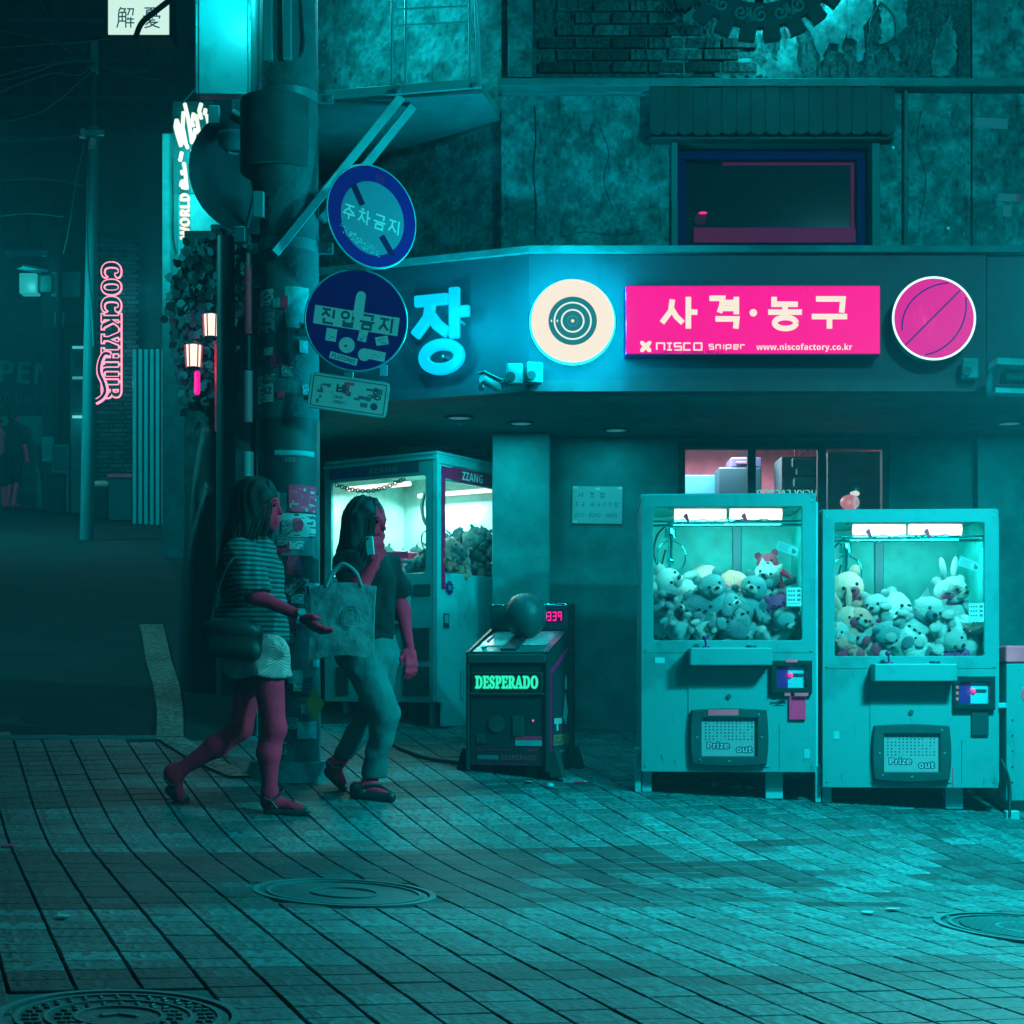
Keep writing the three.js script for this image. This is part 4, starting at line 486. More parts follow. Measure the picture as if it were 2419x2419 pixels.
  part('grime', [...Array(12)].map(() => box(rr(0.0015, 0.004), rr(0.01, 0.04), 0.0008, rr(-W + 0.03, W - 0.03), leg + rr(0.02, 0.08), 0.0012, 0)), mat([0.004, 0.12, 0.13], { roughness: 0.9 }), t).userData.kind = 'stuff';
  if (opt.topTape) { part('tape', box(0.155, 0.032, 0.003, ax - 0.03, ay + hh - 0.008, 0.036, 0.001).rotateZ(0.004), M.pinkTape, pf); part('scuff_mark', [...Array(14)].map(() => box(rr(0.01, 0.05), 0.003, 0.001, lx(1832) + rr(-0.03, 0.03), ly(1659) + rr(-0.02, 0.02), 0.0015, 0).rotateZ(0)), M.dark, t); }
  else part('rust_run', box(0.004, 0.1, 0.001, lx(1820), ly(1800), 0.0035, 0), M.redDull, t);
  t.userData.case = undefined; delete t.userData.case; return { t, lx, ly, wy0, wy1 };
}
const mA = clawMachine(1721, 7.86, 1823, -0.05, 'white claw machine with a red return pad and pink tape over its prize door', { paint: M.paint, post: 1762, garland: 0, tape: [[-0.0, 0.085, 0.06], [0.05, -0.088, 0.07], [-0.02, -0.088, 0.03]], pad: mat([0.85, 0.02, 0.12], { roughness: 0.6, specularIntensity: 0.4 }), topTape: true, stickers: [[1560, 1560, 0.05, 0.03], [1905, 1780, 0.03, 0.05]] });
const mB = clawMachine(2151, 7.86, 1860, -0.05, 'white claw machine with a black return pad full of pale plush toys', { paint: M.paint, post: 1700, garland: 0.01, tape: [[-0.088, -0.03, 0.014], [-0.088, 0.0, 0.014], [-0.088, 0.03, 0.014]], pad: M.black, topTape: false, stickers: [[1548, 1700, 0.03, 0.04], [1700, 1600, 0.04, 0.02]] });
{ // third machine, cut by the edge of the picture
  const d = 7.86, x = PX(2378, d), y0 = G(x + 0.4, d), t = thing('capsule_machine', 'white vending machine with a pink taped top beside the last claw machine', 'vending machine', V(x, y0, -d)); const w = 0.7, h = PY(1566, d) - y0;
  part('body', box(w, h - 0.1, 0.6, w / 2, 0.1 + (h - 0.1) / 2, -0.3, 0.008), M.paint, t); part('cap', box(w + 0.01, 0.09, 0.62, w / 2, h + 0.045, -0.3, 0.012), M.pinkTape, t); part('rivet', [0, 1, 2, 3, 4].map((k) => disc(0.004, 0.004, 0.03, 0.2 + k * 0.08, 0.003, 8)), M.chrome, t); part('round_sticker', disc(0.045, 0.003, 0.12, h - 0.16, 0.003), M.pinkTape, t); part('plinth', box(w - 0.06, 0.1, 0.5, w / 2, 0.05, -0.3), M.steel, t); part('hinge', [box(0.06, 0.028, 0.03, -0.02, h - 0.22, -0.02, 0.004), box(0.07, 0.05, 0.05, 0.02, 0.03, 0.02, 0.006)], M.steelPale, t);
  part('power_cable', tube([V(-0.02, h - 0.5, -0.02), V(-0.015, h * 0.35, 0.01), V(0.01, 0.2, 0.02), V(0.0, 0.03, 0.05)], 0.008, 24, 6), M.cable, t);
}
// ================================================================== plush toys
const plushMat = (c) => mat(c, { roughness: 1, bump: 'furB', depth: 0.02, sheen: 0.6, sheenRoughness: 0.6, sheenColor: new THREE.Color(0.4, 0.8, 0.8) });
const FUR = { pale: plushMat([0.3, 0.78, 0.74]), aqua: plushMat([0.05, 0.5, 0.52]), sea: plushMat([0.02, 0.26, 0.3]), cream: plushMat([0.72, 0.66, 0.52]), tan: plushMat([0.7, 0.45, 0.34]), crimson: plushMat([0.6, 0.01, 0.12]), plum: plushMat([0.3, 0.03, 0.28]) };
const eyeMat = mat(0.02, { roughness: 0.15 });
const lump = (r, x, y, z, sx, sy, sz) => { const g = ball(r, 0, 0, 0, sx, sy, sz, 24, 18), p = g.attributes.position; for (let i = 0; i < p.count; i++) { const k = 1 + 0.12 * (vnoise(p.getX(i) * 4 + 0.3, p.getY(i) * 4 + p.getZ(i) * 3, 8, 14) - 0.5) + 0.07 * (vnoise(p.getX(i) * 7 + 1.3, p.getY(i) * 7 - p.getZ(i) * 6 + 2, 16, 19) - 0.5); p.setXYZ(i, p.getX(i) * k, p.getY(i) * k, p.getZ(i) * k); } g.computeVertexNormals(); return g.translate(x, y, z); };
const plushGeo = {
  body: lump(0.07, 0, 0.075, 0, 1, 1.1, 0.9), ball: lump(0.085, 0, 0.085, 0, 1.05, 0.95, 1), head: lump(0.062, 0, 0.18, 0.01, 1.08, 0.95, 0.98), muzzle: ball(0.026, 0, 0.168, 0.066, 1.2, 0.85, 0.8), nose: ball(0.009, 0, 0.178, 0.088, 1.3, 0.9, 0.8), eyeL: ball(0.0075, -0.026, 0.192, 0.062), eyeR: ball(0.0075, 0.026, 0.192, 0.062),
  bearL: ball(0.022, -0.05, 0.232, 0, 1, 1, 0.55), bearR: ball(0.022, 0.05, 0.232, 0, 1, 1, 0.55), bunL: ball(0.02, 0, 0, 0, 0.85, 2.4, 0.6).rotateZ(0.2).translate(-0.035, 0.275, 0), bunR: ball(0.02, 0, 0, 0, 0.85, 2.4, 0.6).rotateZ(-0.25).translate(0.035, 0.27, 0), catL: new THREE.ConeGeometry(0.024, 0.04, 10).scale(1, 1, 0.5).rotateZ(0.4).translate(-0.045, 0.24, 0), catR: new THREE.ConeGeometry(0.024, 0.04, 10).scale(1, 1, 0.5).rotateZ(-0.4).translate(0.045, 0.24, 0), dogL: ball(0.022, 0, 0, 0, 0.7, 1.9, 0.5).rotateZ(-0.35).translate(-0.068, 0.18, 0), dogR: ball(0.022, 0, 0, 0, 0.7, 1.9, 0.5).rotateZ(0.35).translate(0.068, 0.18, 0),
  armL: ball(0.022, 0, 0, 0, 0.9, 2.2, 0.9).rotateZ(-0.8).translate(-0.085, 0.1, 0.02), armR: ball(0.022, 0, 0, 0, 0.9, 2.2, 0.9).rotateZ(0.8).translate(0.085, 0.1, 0.02), legL: ball(0.026, -0.045, 0.02, 0.06, 0.9, 0.9, 1.8), legR: ball(0.026, 0.045, 0.02, 0.06, 0.9, 0.9, 1.8), footL: ball(0.028, -0.048, 0.024, 0.108, 1, 1.1, 0.6), footR: ball(0.028, 0.048, 0.024, 0.108, 1, 1.1, 0.6),
  longL: ball(0.02, 0, 0, 0, 0.9, 4.2, 0.9).rotateZ(-1.0).translate(-0.11, 0.07, 0.03), longR: ball(0.02, 0, 0, 0, 0.9, 4.2, 0.9).rotateZ(0.9).translate(0.11, 0.06, 0.03), scarf: new THREE.TorusGeometry(0.045, 0.014, 8, 20).rotateX(Math.PI / 2).translate(0, 0.135, 0),
};
function plush(kind, fur, accent) {
  const t = new THREE.Group(), p = (n, k, m, par = t) => part(n, plushGeo[k], m, par), f = FUR[fur], a = FUR[accent ?? fur];
  if (kind === 'ball') { p('body', 'ball', f); const o = t.children[0]; part('ear', plushGeo.bearL.clone().translate(0.0, -0.075, 0), f, t); part('ear', plushGeo.bearR.clone().translate(0, -0.075, 0), f, t); part('eye', plushGeo.eyeL.clone().translate(-0.006, -0.095, 0.024), eyeMat, t); part('eye', plushGeo.eyeR.clone().translate(0.006, -0.095, 0.024), eyeMat, t); part('nose', plushGeo.nose.clone().translate(0, -0.096, 0.002), eyeMat, t); return t; }
  p('body', 'body', f); const h = p('head', 'head', f); p('muzzle', 'muzzle', a === f ? FUR.pale : a, h); p('nose', 'nose', eyeMat, h); p('eye', 'eyeL', eyeMat, h); p('eye', 'eyeR', eyeMat, h);
  const e = { bear: 'bear', bunny: 'bun', cat: 'cat', dog: 'dog', limp: 'bear' }[kind]; p('ear', e + 'L', f, h); p('ear', e + 'R', f, h);
  p('arm', kind === 'limp' ? 'longL' : 'armL', f); p('arm', kind === 'limp' ? 'longR' : 'armR', f); const l = p('leg', 'legL', f), r = p('leg', 'legR', f); p('foot', 'footL', a, l); p('foot', 'footR', a, r); if (accent) p('scarf', 'scarf', a); return t;
}
const protos = new Map(), FURNAME = { pale: 'white', aqua: 'light teal', sea: 'dark teal', cream: 'cream', tan: 'tan', crimson: 'crimson', plum: 'plum' }, KIND = { ball: 'round ball-shaped', bear: 'bear', bunny: 'long-eared bunny', cat: 'cat-eared', dog: 'floppy-eared dog', limp: 'long-armed' };
function putPlush(kind, fur, accent, pos, rot, k, where) {
  const key = kind + fur + (accent ?? ''); if (!protos.has(key)) protos.set(key, plush(kind, fur, accent)); const o = protos.get(key).clone(); o.name = numbered('plush_toy'); scene.add(o); o.scale.setScalar(k); o.rotation.set(...rot); o.position.copy(pos).sub(V(0, 0.11 * k, 0).applyEuler(o.rotation));
  const l = FURNAME[fur] + ' ' + KIND[kind] + ' plush' + (accent ? ' with ' + FURNAME[accent] + ' trim' : '') + ' in ' + where; return tag(o, l, 'plush toy', l);
}
function pile(m, where, rows, list) {   // rows: [count, height above the case floor, depth, scale]
  for (const [n, y, z, k, jit] of rows) for (let i = 0; i < n; i++) { const [kind, fur, acc] = list[Math.floor(rnd() * list.length)], x = mix(-0.34, 0.33, n > 1 ? i / (n - 1) : 0.5) + rr(-0.02, 0.02); putPlush(kind, fur, acc, m.t.localToWorld(V(clamp(x, -0.31, 0.3), m.wy0 + y + 0.085 + rr(-jit, jit), z + rr(-0.03, 0.02))), [rr(-1.2, 0.9), rr(-0.9, 0.9) + m.t.rotation.y, rr(-1.3, 1.3)], k * rr(0.9, 1.1), where); }
}
const inA = 'the red-padded claw machine', inB = 'the black-padded claw machine';
pile(mA, inA, [[6, -0.01, -0.16, 0.9, 0.01], [6, 0.06, -0.2, 0.95, 0.015], [5, 0.0, -0.36, 1.0, 0.02], [5, 0.13, -0.32, 1.0, 0.02], [4, 0.16, -0.5, 1.05, 0.03]], [['bear', 'sea'], ['limp', 'aqua'], ['bear', 'aqua'], ['limp', 'sea'], ['ball', 'sea'], ['dog', 'aqua'], ['bear', 'pale']]);
pile(mB, inB, [[5, -0.01, -0.16, 1.0, 0.01], [5, 0.07, -0.22, 1.05, 0.015], [4, 0.0, -0.4, 1.1, 0.02], [4, 0.13, -0.36, 1.05, 0.02]], [['ball', 'pale'], ['bear', 'pale'], ['cat', 'pale'], ['ball', 'aqua'], ['bear', 'pale', 'crimson'], ['dog', 'pale']]);
const inside = (m, px, py, z) => m.t.localToWorld(V(clamp(m.lx(px), -0.28, 0.27), m.ly(py - 10), z - 0.05));
const shift = 430, drop = 37;   // the second machine's window sits this far from the first's in the picture
for (const [k, f, a, x, y, z, rot, sc] of [['bear', 'pale', null, 1615, 1400, -0.24, [-0.3, 0.5, 1.2], 1.25], ['limp', 'aqua', null, 1700, 1425, -0.14, [0.1, 0.2, 0.4], 1.15], ['limp', 'aqua', null, 1775, 1425, -0.14, [0, -0.3, -0.5], 1.1], ['bear', 'sea', null, 1745, 1495, -0.12, [0, 0.1, -0.2], 1.15], ['cat', 'pale', 'sea', 1820, 1395, -0.26, [0, -0.4, -0.3], 1.1], ['ball', 'sea', null, 1655, 1430, -0.14, [0.2, 0.3, 0.2], 1.05], ['bear', 'crimson', null, 1840, 1355, -0.34, [0.1, -0.2, 0.2], 0.9], ['bear', 'tan', 'crimson', 1735, 1395, -0.3, [2.3, 0.3, 0.7], 1.2], ['bear', 'cream', 'crimson', 1690, 1385, -0.36, [2.6, 0.0, -0.3], 1.25], ['ball', 'plum', null, 1862, 1430, -0.16, [0, 0, 0.3], 0.8]]) putPlush(k, f, a, inside(mA, x, y, z), rot, sc, inA);
for (const [k, f, a, x, y, z, rot, sc] of [['bunny', 'pale', null, 2290, 1440, -0.24, [0.1, 0.6, 0.1], 1.3], ['bunny', 'cream', 'crimson', 2010, 1505, -0.12, [0.0, 0.4, 0.25], 1.15], ['bear', 'cream', 'crimson', 2035, 1430, -0.26, [0.2, 0.1, 0.3], 1.4], ['cat', 'pale', 'sea', 2190, 1480, -0.14, [0.3, 0.1, -0.5], 1.25], ['ball', 'pale', null, 2255, 1490, -0.14, [0, 0.2, 0], 1.3], ['ball', 'pale', null, 2175, 1530, -0.13, [-0.4, 0.2, 0], 1.2], ['bear', 'pale', 'crimson', 2320, 1440, -0.24, [0.1, -0.3, 0.1], 1.2], ['ball', 'pale', null, 2130, 1440, -0.3, [0, 0, 0.6], 1.35], ['bear', 'aqua', null, 2110, 1520, -0.12, [1.0, 0.2, 0.2], 1.1], ['limp', 'tan', null, 1995, 1500, -0.1, [0.1, 0.2, -0.6], 1.1], ['ball', 'plum', null, 2312, 1552, -0.1, [0, 0, 0], 0.8], ['ball', 'crimson', null, 1998, 1552, -0.1, [0, 0, 0], 0.9], ['bear', 'pale', null, 2095, 1470, -0.16, [0.2, -0.5, 0.2], 1.1]]) putPlush(k, f, a, inside(mB, x - shift, y - drop, z), rot, sc, inB);

// ================================================================== the corner claw machine with two glazed faces
const zz = (() => {
  const whiteCase = mat([0.42, 0.82, 0.76], { roughness: 0.6, tex: 'grain' }), d = 9.38, x = PX(1034, d), y0 = G(x, d) - 0.0, t = thing('corner_claw_machine', 'tall claw machine with glazing on two faces and a magenta side frame', 'claw machine', V(x, y0, -d), -0.576), W = 0.9, D = 0.85, B = PY(1659, d) - y0, H = PY(1072, d) - y0, wy0 = B + 0.8, wy1 = H - 0.12, body = mat(0.36, { tex: 'scuff', roughness: 0.45 }), side = mat(0.62, { tex: 'scuff', roughness: 0.5 });
  part('front_panel', U(slab(frameShape(-W, -0.035, B, H, -W + 0.05, -0.09, wy0, wy1, 0.025), 0.02, 0.003).translate(0, 0, -0.024)), body, t);
  const sd = part('side_panel', U(slab(frameShape(0.035, D, B, H, 0.08, D - 0.06, wy0, wy1 - 0.03, 0.025), 0.02, 0.003).translate(0, 0, -0.024).rotateY(Math.PI / 2)), side, t);
  part('corner_post', [span(-0.034, 0.002, B, H, -0.034, 0.004, 0.006), span(-0.012, 0.006, B, H, -0.002, 0.008, 0.003)], side, t); part('top_panel', span(-W, 0.004, H, H + 0.02, 0.004, -D), side, t); part('back_panel', span(-W, -0.03, B, H, -D, -D + 0.02), whiteCase, t); part('far_side_panel', span(-W, -W + 0.02, B, H, -0.03, -D + 0.02), whiteCase, t);
  part('lower_side', span(-0.02, 0.003, 0.02, B - 0.002, -0.05, -0.42, 0.004), side, t); part('plinth', span(-W + 0.1, -0.1, 0.0, B, -0.2, -D + 0.1), M.blackMatt, t);
  // magenta frame on the side, with the maker's name
  const mg = mat([0.42, 0.0, 0.11], { roughness: 0.45, tex: 'scuff' }); const band = part('side_frame', [span(0, 0.004, wy1 - 0.02, H - 0.07, -0.04, -D + 0.02, 0), span(0, 0.004, wy0 - 0.1, wy1 - 0.02, -0.04, -0.078, 0)], mg, t);
  const tx = canvasTex(512, 96, (c) => { c.fillStyle = '#a8004f'; c.fillRect(0, 0, 512, 96); c.fillStyle = '#8ff0e6'; c.font = 'bold 82px sans-serif'; c.fillText('ZZANG', 120, 78, 300); }); part('name_print', new THREE.PlaneGeometry(0.46, 0.085).rotateY(Math.PI / 2).translate(0.0052, H - 0.105, -0.38), printed(tx), band);
  const tx2 = canvasTex(512, 96, (c) => { c.fillStyle = '#0a4d60'; c.fillRect(0, 0, 512, 96); c.fillStyle = '#132a72'; c.fillRect(0, 20, 220, 76); c.fillStyle = '#1f8a8c'; c.font = 'bold 60px sans-serif'; c.fillText('ZZANG', 230, 74, 170); }); part('front_banner', unitUV(0.72, 0.07, -0.5, H - 0.066, 0.0015), printed(tx2), t);
  part('top_trim', [span(0.0, 0.008, H - 0.055, H - 0.03, -0.02, -D, 0.002), span(-W, 0.0, H - 0.03, H - 0.012, 0.002, 0.01, 0.002)], side, t);
  part('cog_sticker', [disc(0.03, 0.003, 0, 0, 0.004), ...Array.from({ length: 10 }, (_, k) => box(0.014, 0.014, 0.003, Math.cos(k * 0.6283) * 0.036, Math.sin(k * 0.6283) * 0.036, 0.004, 0))].map((g) => g.rotateY(Math.PI / 2).translate(0.002, wy0 - 0.09, -0.12)), M.navy, t); part('cog_sticker_centre', disc(0.018, 0.003, 0, 0, 0.0065).rotateY(Math.PI / 2).translate(0.002, wy0 - 0.09, -0.12), M.paint, t); part('label', span(0.001, 0.004, wy0 - 0.34, wy0 - 0.25, -0.06, -0.12, 0), M.dark, t); part('label', span(0.0042, 0.006, wy0 - 0.31, wy0 - 0.26, -0.07, -0.11, 0), M.paper, t); part('handle', [span(0.004, 0.02, B + 0.02, B + 0.2, -0.24, -0.26, 0.006)], M.steelPale, t);
  // lit case
  part('case_floor', span(-W + 0.02, -0.03, wy0 - 0.03, wy0 - 0.012, -0.03, -D + 0.02), whiteCase, t); part('case_ceiling', span(-W + 0.02, -0.03, H - 0.02, H - 0.002, -0.03, -D + 0.02), whiteCase, t); part('chute_wall', [span(-0.42, -0.4, wy0, wy0 + 0.16, -0.1, -0.4), span(-0.6, -0.3, wy0 + 0.11, wy0 + 0.15, -0.095, -0.1, 0)], mg, t);
  part('lamp_tube', rod(V(-W + 0.1, wy1 - 0.03, -0.12), V(-0.3, wy1 - 0.03, -0.12), 0.016), glow([1, 0.9, 0.78], 1.6), t); part('lamp_tube', rod(V(-W + 0.2, wy1 - 0.02, -D + 0.1), V(-0.1, wy1 - 0.02, -D + 0.1), 0.016), glow([1, 0.9, 0.78], 1.6), t);
  for (const [a, z] of [[-0.5, -0.12], [-0.45, -D + 0.12]]) areaLamp(t.localToWorld(V(a, wy1 - 0.055, z)), t.localToWorld(V(a, 0, -0.42)), 0.5, 0.06, 95, new THREE.Color(0.75, 1, 0.9));
  part('power_chain', [...Array(26)].map((_, i) => { const u = i / 25; return ring3(0.011, 0.0035).rotateX(i % 2 ? 1.2 : 0.2).rotateY(0.6).translate(mix(-W + 0.06, -0.3, u), wy1 - 0.01 - Math.sin(u * Math.PI) * 0.055, -0.05); }), M.dark, t);
  const cl = part('claw', [box(0.06, 0.05, 0.06, -0.22, wy1 - 0.08, -0.3), rod(V(-0.22, wy1 - 0.1, -0.3), V(-0.22, wy1 - 0.32, -0.3), 0.012), ball(0.03, -0.22, wy1 - 0.3, -0.3, 1, 0.8, 1)], M.chrome, t); for (let k = 0; k < 3; k++) { const a = k * 2.1, q = (r, y) => V(-0.22 + Math.cos(a) * r, wy1 - y, -0.3 + Math.sin(a) * r); part('prong', tube([q(0.02, 0.3), q(0.1, 0.34), q(0.1, 0.42), q(0.05, 0.47)], 0.006, 14, 6), M.chrome, cl); }
  part('claw_hose', tube([V(-0.26, wy1 - 0.02, -0.26), V(-0.31, wy1 - 0.16, -0.26), V(-0.27, wy1 - 0.28, -0.26), V(-0.19, wy1 - 0.25, -0.27)], 0.012, 30, 8), M.cable, t);
  part('front_pane', unitUV(W - 0.14, wy1 - wy0, -W / 2 - 0.02, (wy0 + wy1) / 2, -0.02), M.glass, t); part('side_pane', new THREE.PlaneGeometry(D - 0.14, wy1 - wy0 - 0.03).rotateY(Math.PI / 2).translate(-0.02, (wy0 + wy1) / 2 - 0.015, -D / 2 - 0.01), M.glass, t);
  part('control_shelf', box(0.4, 0.05, 0.16, -0.4, wy0 - 0.1, 0.08, 0.01), body, t); part('push_button', new THREE.CylinderGeometry(0.02, 0.022, 0.02, 16).translate(-0.28, wy0 - 0.066, 0.1), glow([1, 0.05, 0.35], 0.8), t); part('control_box', span(-0.34, -0.2, wy0 - 0.32, wy0 - 0.13, 0.0, 0.1), body, t); part('coin_plate', [span(-0.18, -0.05, wy0 - 0.14, wy0 - 0.07, 0, 0.01)], M.dark, t);
  for (const [a, b, c, e] of [[-0.26, -0.06, B + 0.26, B + 0.46], [-0.26, -0.06, B + 0.04, B + 0.22], [-0.8, -0.7, B + 0.04, B + 0.22]]) part('prize_door', [span(a, b, c, e, 0, 0.012, 0.004)], M.black, t); part('lock', ring3(0.016, 0.004).translate(-0.63, B + 0.15, 0.006), M.dark, t);
  for (const [a, z] of [[-0.1, -0.1], [-W + 0.1, -0.1], [-0.1, -D + 0.1]]) part('leg', rod(V(a, 0.02, z), V(a, B, z), 0.03), M.steel, t);
  return { t, wy0 };
})();
{ const where = 'the corner claw machine', list = [['ball', 'pale'], ['bear', 'aqua'], ['bear', 'cream'], ['cat', 'sea'], ['dog', 'pale'], ['ball', 'crimson'], ['bunny', 'tan'], ['bear', 'sea'], ['ball', 'cream']];
  for (const [n, y, x0, x1, z] of [[6, 0, -0.25, -0.07, -0.1], [7, 0.0, -0.8, -0.07, -0.2], [6, 0.09, -0.3, -0.07, -0.28], [7, 0.08, -0.75, -0.07, -0.45], [6, 0.16, -0.34, -0.07, -0.5], [4, 0.2, -0.3, -0.08, -0.62], [5, -0.02, -0.16, -0.08, -0.3], [5, -0.02, -0.16, -0.08, -0.42], [5, -0.02, -0.16, -0.08, -0.55], [5, -0.02, -0.2, -0.08, -0.68], [4, 0.07, -0.16, -0.08, -0.58]]) for (let i = 0; i < n; i++) { const [k, f, a] = list[Math.floor(rnd() * list.length)]; putPlush(k, f, a, zz.t.localToWorld(V(mix(x0, x1, i / (n - 1)) + rr(-0.02, 0.02), zz.wy0 + y + 0.06 + rr(0, 0.02), z - 0.04 + rr(-0.03, 0.05))), [rr(-1, 1), rr(-1.5, 1.5), rr(-1.2, 1.2)], rr(0.6, 0.78), where); } }
// ================================================================== punch-ball machine
{
  const d = 8.15, x = PX(1199, d), y0 = G(x, d), t = thing('punch_machine', 'black punch-ball arcade machine with a glowing green name panel', 'arcade machine', V(x, y0, -d), -0.314), W = 0.222, H = 0.655, D = 0.5;
  const blk = mat(0.04, { tex: 'scuff', roughness: 0.4 }), prof = poly([[0, 0.06], [0, H], [-0.4, H + 0.125], [-0.4, H + 0.27], [-D, H + 0.27], [-D, 0.06]]);
  part('cabinet', U(new THREE.ExtrudeGeometry(prof, { depth: W * 2 - 0.03, bevelEnabled: false }).rotateY(-Math.PI / 2).scale(1, 1, 1).translate(W - 0.015, 0, 0)), blk, t);
  for (const sx of [-1, 1]) part('side_cheek', U(new THREE.ExtrudeGeometry(poly([[0.012, 0.03], [0.012, H + 0.01], [-0.4, H + 0.15], [-0.4, H + 0.285], [-D - 0.01, H + 0.285], [-D - 0.01, 0.03]]), { depth: 0.014, bevelEnabled: true, bevelSize: 0.002, bevelThickness: 0.002, bevelSegments: 1 }).rotateY(-Math.PI / 2).translate(sx * W + 0.007, 0, 0)), blk, t);
  // side artwork: magenta outline, pale figures
  const art = part('side_art', [[-0.03, 0.1], [-0.03, H - 0.1], [-0.38, H + 0.04]].flatMap(([z, y], i, a) => i + 1 < a.length ? [bar(V(W + 0.012, y, z), V(W + 0.012, a[i + 1][1], a[i + 1][0]), 0.004, 0.022, 0)] : []), mat([0.38, 0, 0.12], { roughness: 0.5 }), t);
  const st = canvasTex(256, 384, (c) => { c.fillStyle = '#052a36'; c.fillRect(0, 0, 256, 384); c.fillStyle = '#3fb9b4'; c.beginPath(); c.moveTo(190, 80); c.lineTo(230, 170); c.lineTo(205, 235); c.lineTo(160, 200); c.closePath(); c.fill(); c.fillRect(30, 200, 110, 26); c.fillRect(60, 226, 30, 30); c.beginPath(); c.ellipse(200, 40, 16, 34, 0, 0, 7); c.fill(); c.fillStyle = '#7a8a55'; c.font = 'bold 66px serif'; c.fillText('DESPERADO', 18, 322, 225); c.fillStyle = '#1a5d66'; c.fillRect(30, 345, 150, 12); c.fillStyle = '#7a0a48'; c.fillRect(110, 238, 26, 22); }); part('side_print', new THREE.PlaneGeometry(0.34, 0.46).rotateY(Math.PI / 2).translate(W + 0.0135, 0.32, -0.22), printed(st), art);
  // name panel
  const np = canvasTex(1024, 256, (c) => { c.fillStyle = '#02211f'; c.fillRect(0, 0, 1024, 256); c.fillStyle = '#37ffc4'; c.strokeStyle = '#1fe6ae'; c.lineWidth = 26; c.lineJoin = 'round'; c.font = 'bold 240px serif'; c.strokeText('DESPERADO', 40, 216, 944); c.fillText('DESPERADO', 40, 216, 944); });
  const pn = part('name_panel', box(0.4, 0.105, 0.012, 0, H - 0.15, 0.006, 0.004), mat(0.05, { roughness: 0.3 }), t); part('lit_sign', unitUV(0.385, 0.092, 0, H - 0.15, 0.0135), litFace(np), pn); areaLamp(t.localToWorld(V(0, H - 0.15, 0.03)), t.localToWorld(V(0, H - 0.15, 2)), 0.36, 0.08, 0.8, new THREE.Color(0.15, 1, 0.7));
  part('panel_ledge', box(0.42, 0.012, 0.02, 0, H - 0.212, 0.008, 0.003), M.dark, t); part('front_lip', box(0.44, 0.05, 0.03, 0, H - 0.026, 0.004, 0.008), M.dark, t);
  const deck = new THREE.Group(); deck.name = 'deck'; t.add(deck); deck.position.set(0, H + 0.004, 0); deck.rotation.x = Math.atan2(0.125, 0.4);
  const sc = canvasTex(256, 256, (c) => { c.fillStyle = '#3aa7a8'; c.fillRect(0, 0, 256, 256); for (let i = 0; i < 12; i++) { c.fillStyle = '#79e4dc'; c.fillRect(16, 14 + i * 20, 180 + rnd() * 40, 8); } c.fillStyle = '#8c0d50'; c.fillRect(215, 10, 26, 40); });
  part('deck_plate', box(0.41, 0.012, 0.4, 0, 0.002, -0.21, 0.004), mat(0.2, { roughness: 0.35, metalness: 0.4 }), deck); for (const sx of [-0.115, 0.115]) part('score_card', new THREE.PlaneGeometry(0.14, 0.28).rotateX(-Math.PI / 2).translate(sx, 0.012, -0.25), printed(sc, { roughness: 0.25 }), deck); part('slot_guide', box(0.09, 0.02, 0.36, 0, 0.012, -0.2, 0.004), M.black, deck); for (const sx of [-0.17, 0.04]) part('red_strip', box(0.012, 0.008, 0.12, sx, 0.014, -0.24, 0.002), M.red, deck); part('start_button', new THREE.CylinderGeometry(0.013, 0.015, 0.018, 16).translate(-0.15, 0.016, -0.06), M.chrome, deck);
  part('ball_stem', rod(V(0.0, H + 0.02, -0.18), V(0.02, H + 0.12, -0.22), 0.018, 0.014), M.black, t); part('punch_ball', ball(0.118, 0.03, H + 0.215, -0.23, 1, 1.05, 1, 32, 24), mat(0.1, { roughness: 0.42, tex: 'grain', bump: 'grainB', depth: 0.002 }), t); part('ball_seam', [new THREE.TorusGeometry(0.118, 0.003, 6, 40).rotateY(0.6).translate(0.03, H + 0.216, -0.23)], M.black, t);
  part('back_board', box(0.45, 0.13, 0.012, 0, H + 0.205, -0.392, 0.004), mat(0.12, { roughness: 0.25, metalness: 0.4 }), t); part('board_cap', box(0.46, 0.012, 0.03, 0, H + 0.278, -0.395, 0.004), M.chrome, t);
  const dg = canvasTex(256, 128, (c) => { c.fillStyle = '#12052a'; c.fillRect(0, 0, 256, 128); c.strokeStyle = '#ff0a9a'; c.lineWidth = 17; c.lineCap = 'round'; const S = (o, segs) => { for (const [a, b, e, f] of segs) { c.beginPath(); c.moveTo(o + a, b); c.lineTo(o + e, f); c.stroke(); } }; const A = [0, 24, 40, 24], Mi = [0, 64, 40, 64], Z = [0, 104, 40, 104], TR = [40, 24, 40, 64], BR = [40, 64, 40, 104], TL = [0, 24, 0, 64]; S(34, [A, Mi, Z, TR, BR]); S(108, [A, Mi, Z, TR, BR]); S(182, [A, TR, BR, TL, Mi]); }); part('score_display', unitUV(0.105, 0.07, 0.15, H + 0.215, -0.3845), litFace(dg, 1.2), t); pointLamp(t.localToWorld(V(0.15, H + 0.215, -0.34)), 0.012, new THREE.Color(1, 0.05, 0.5), 1);
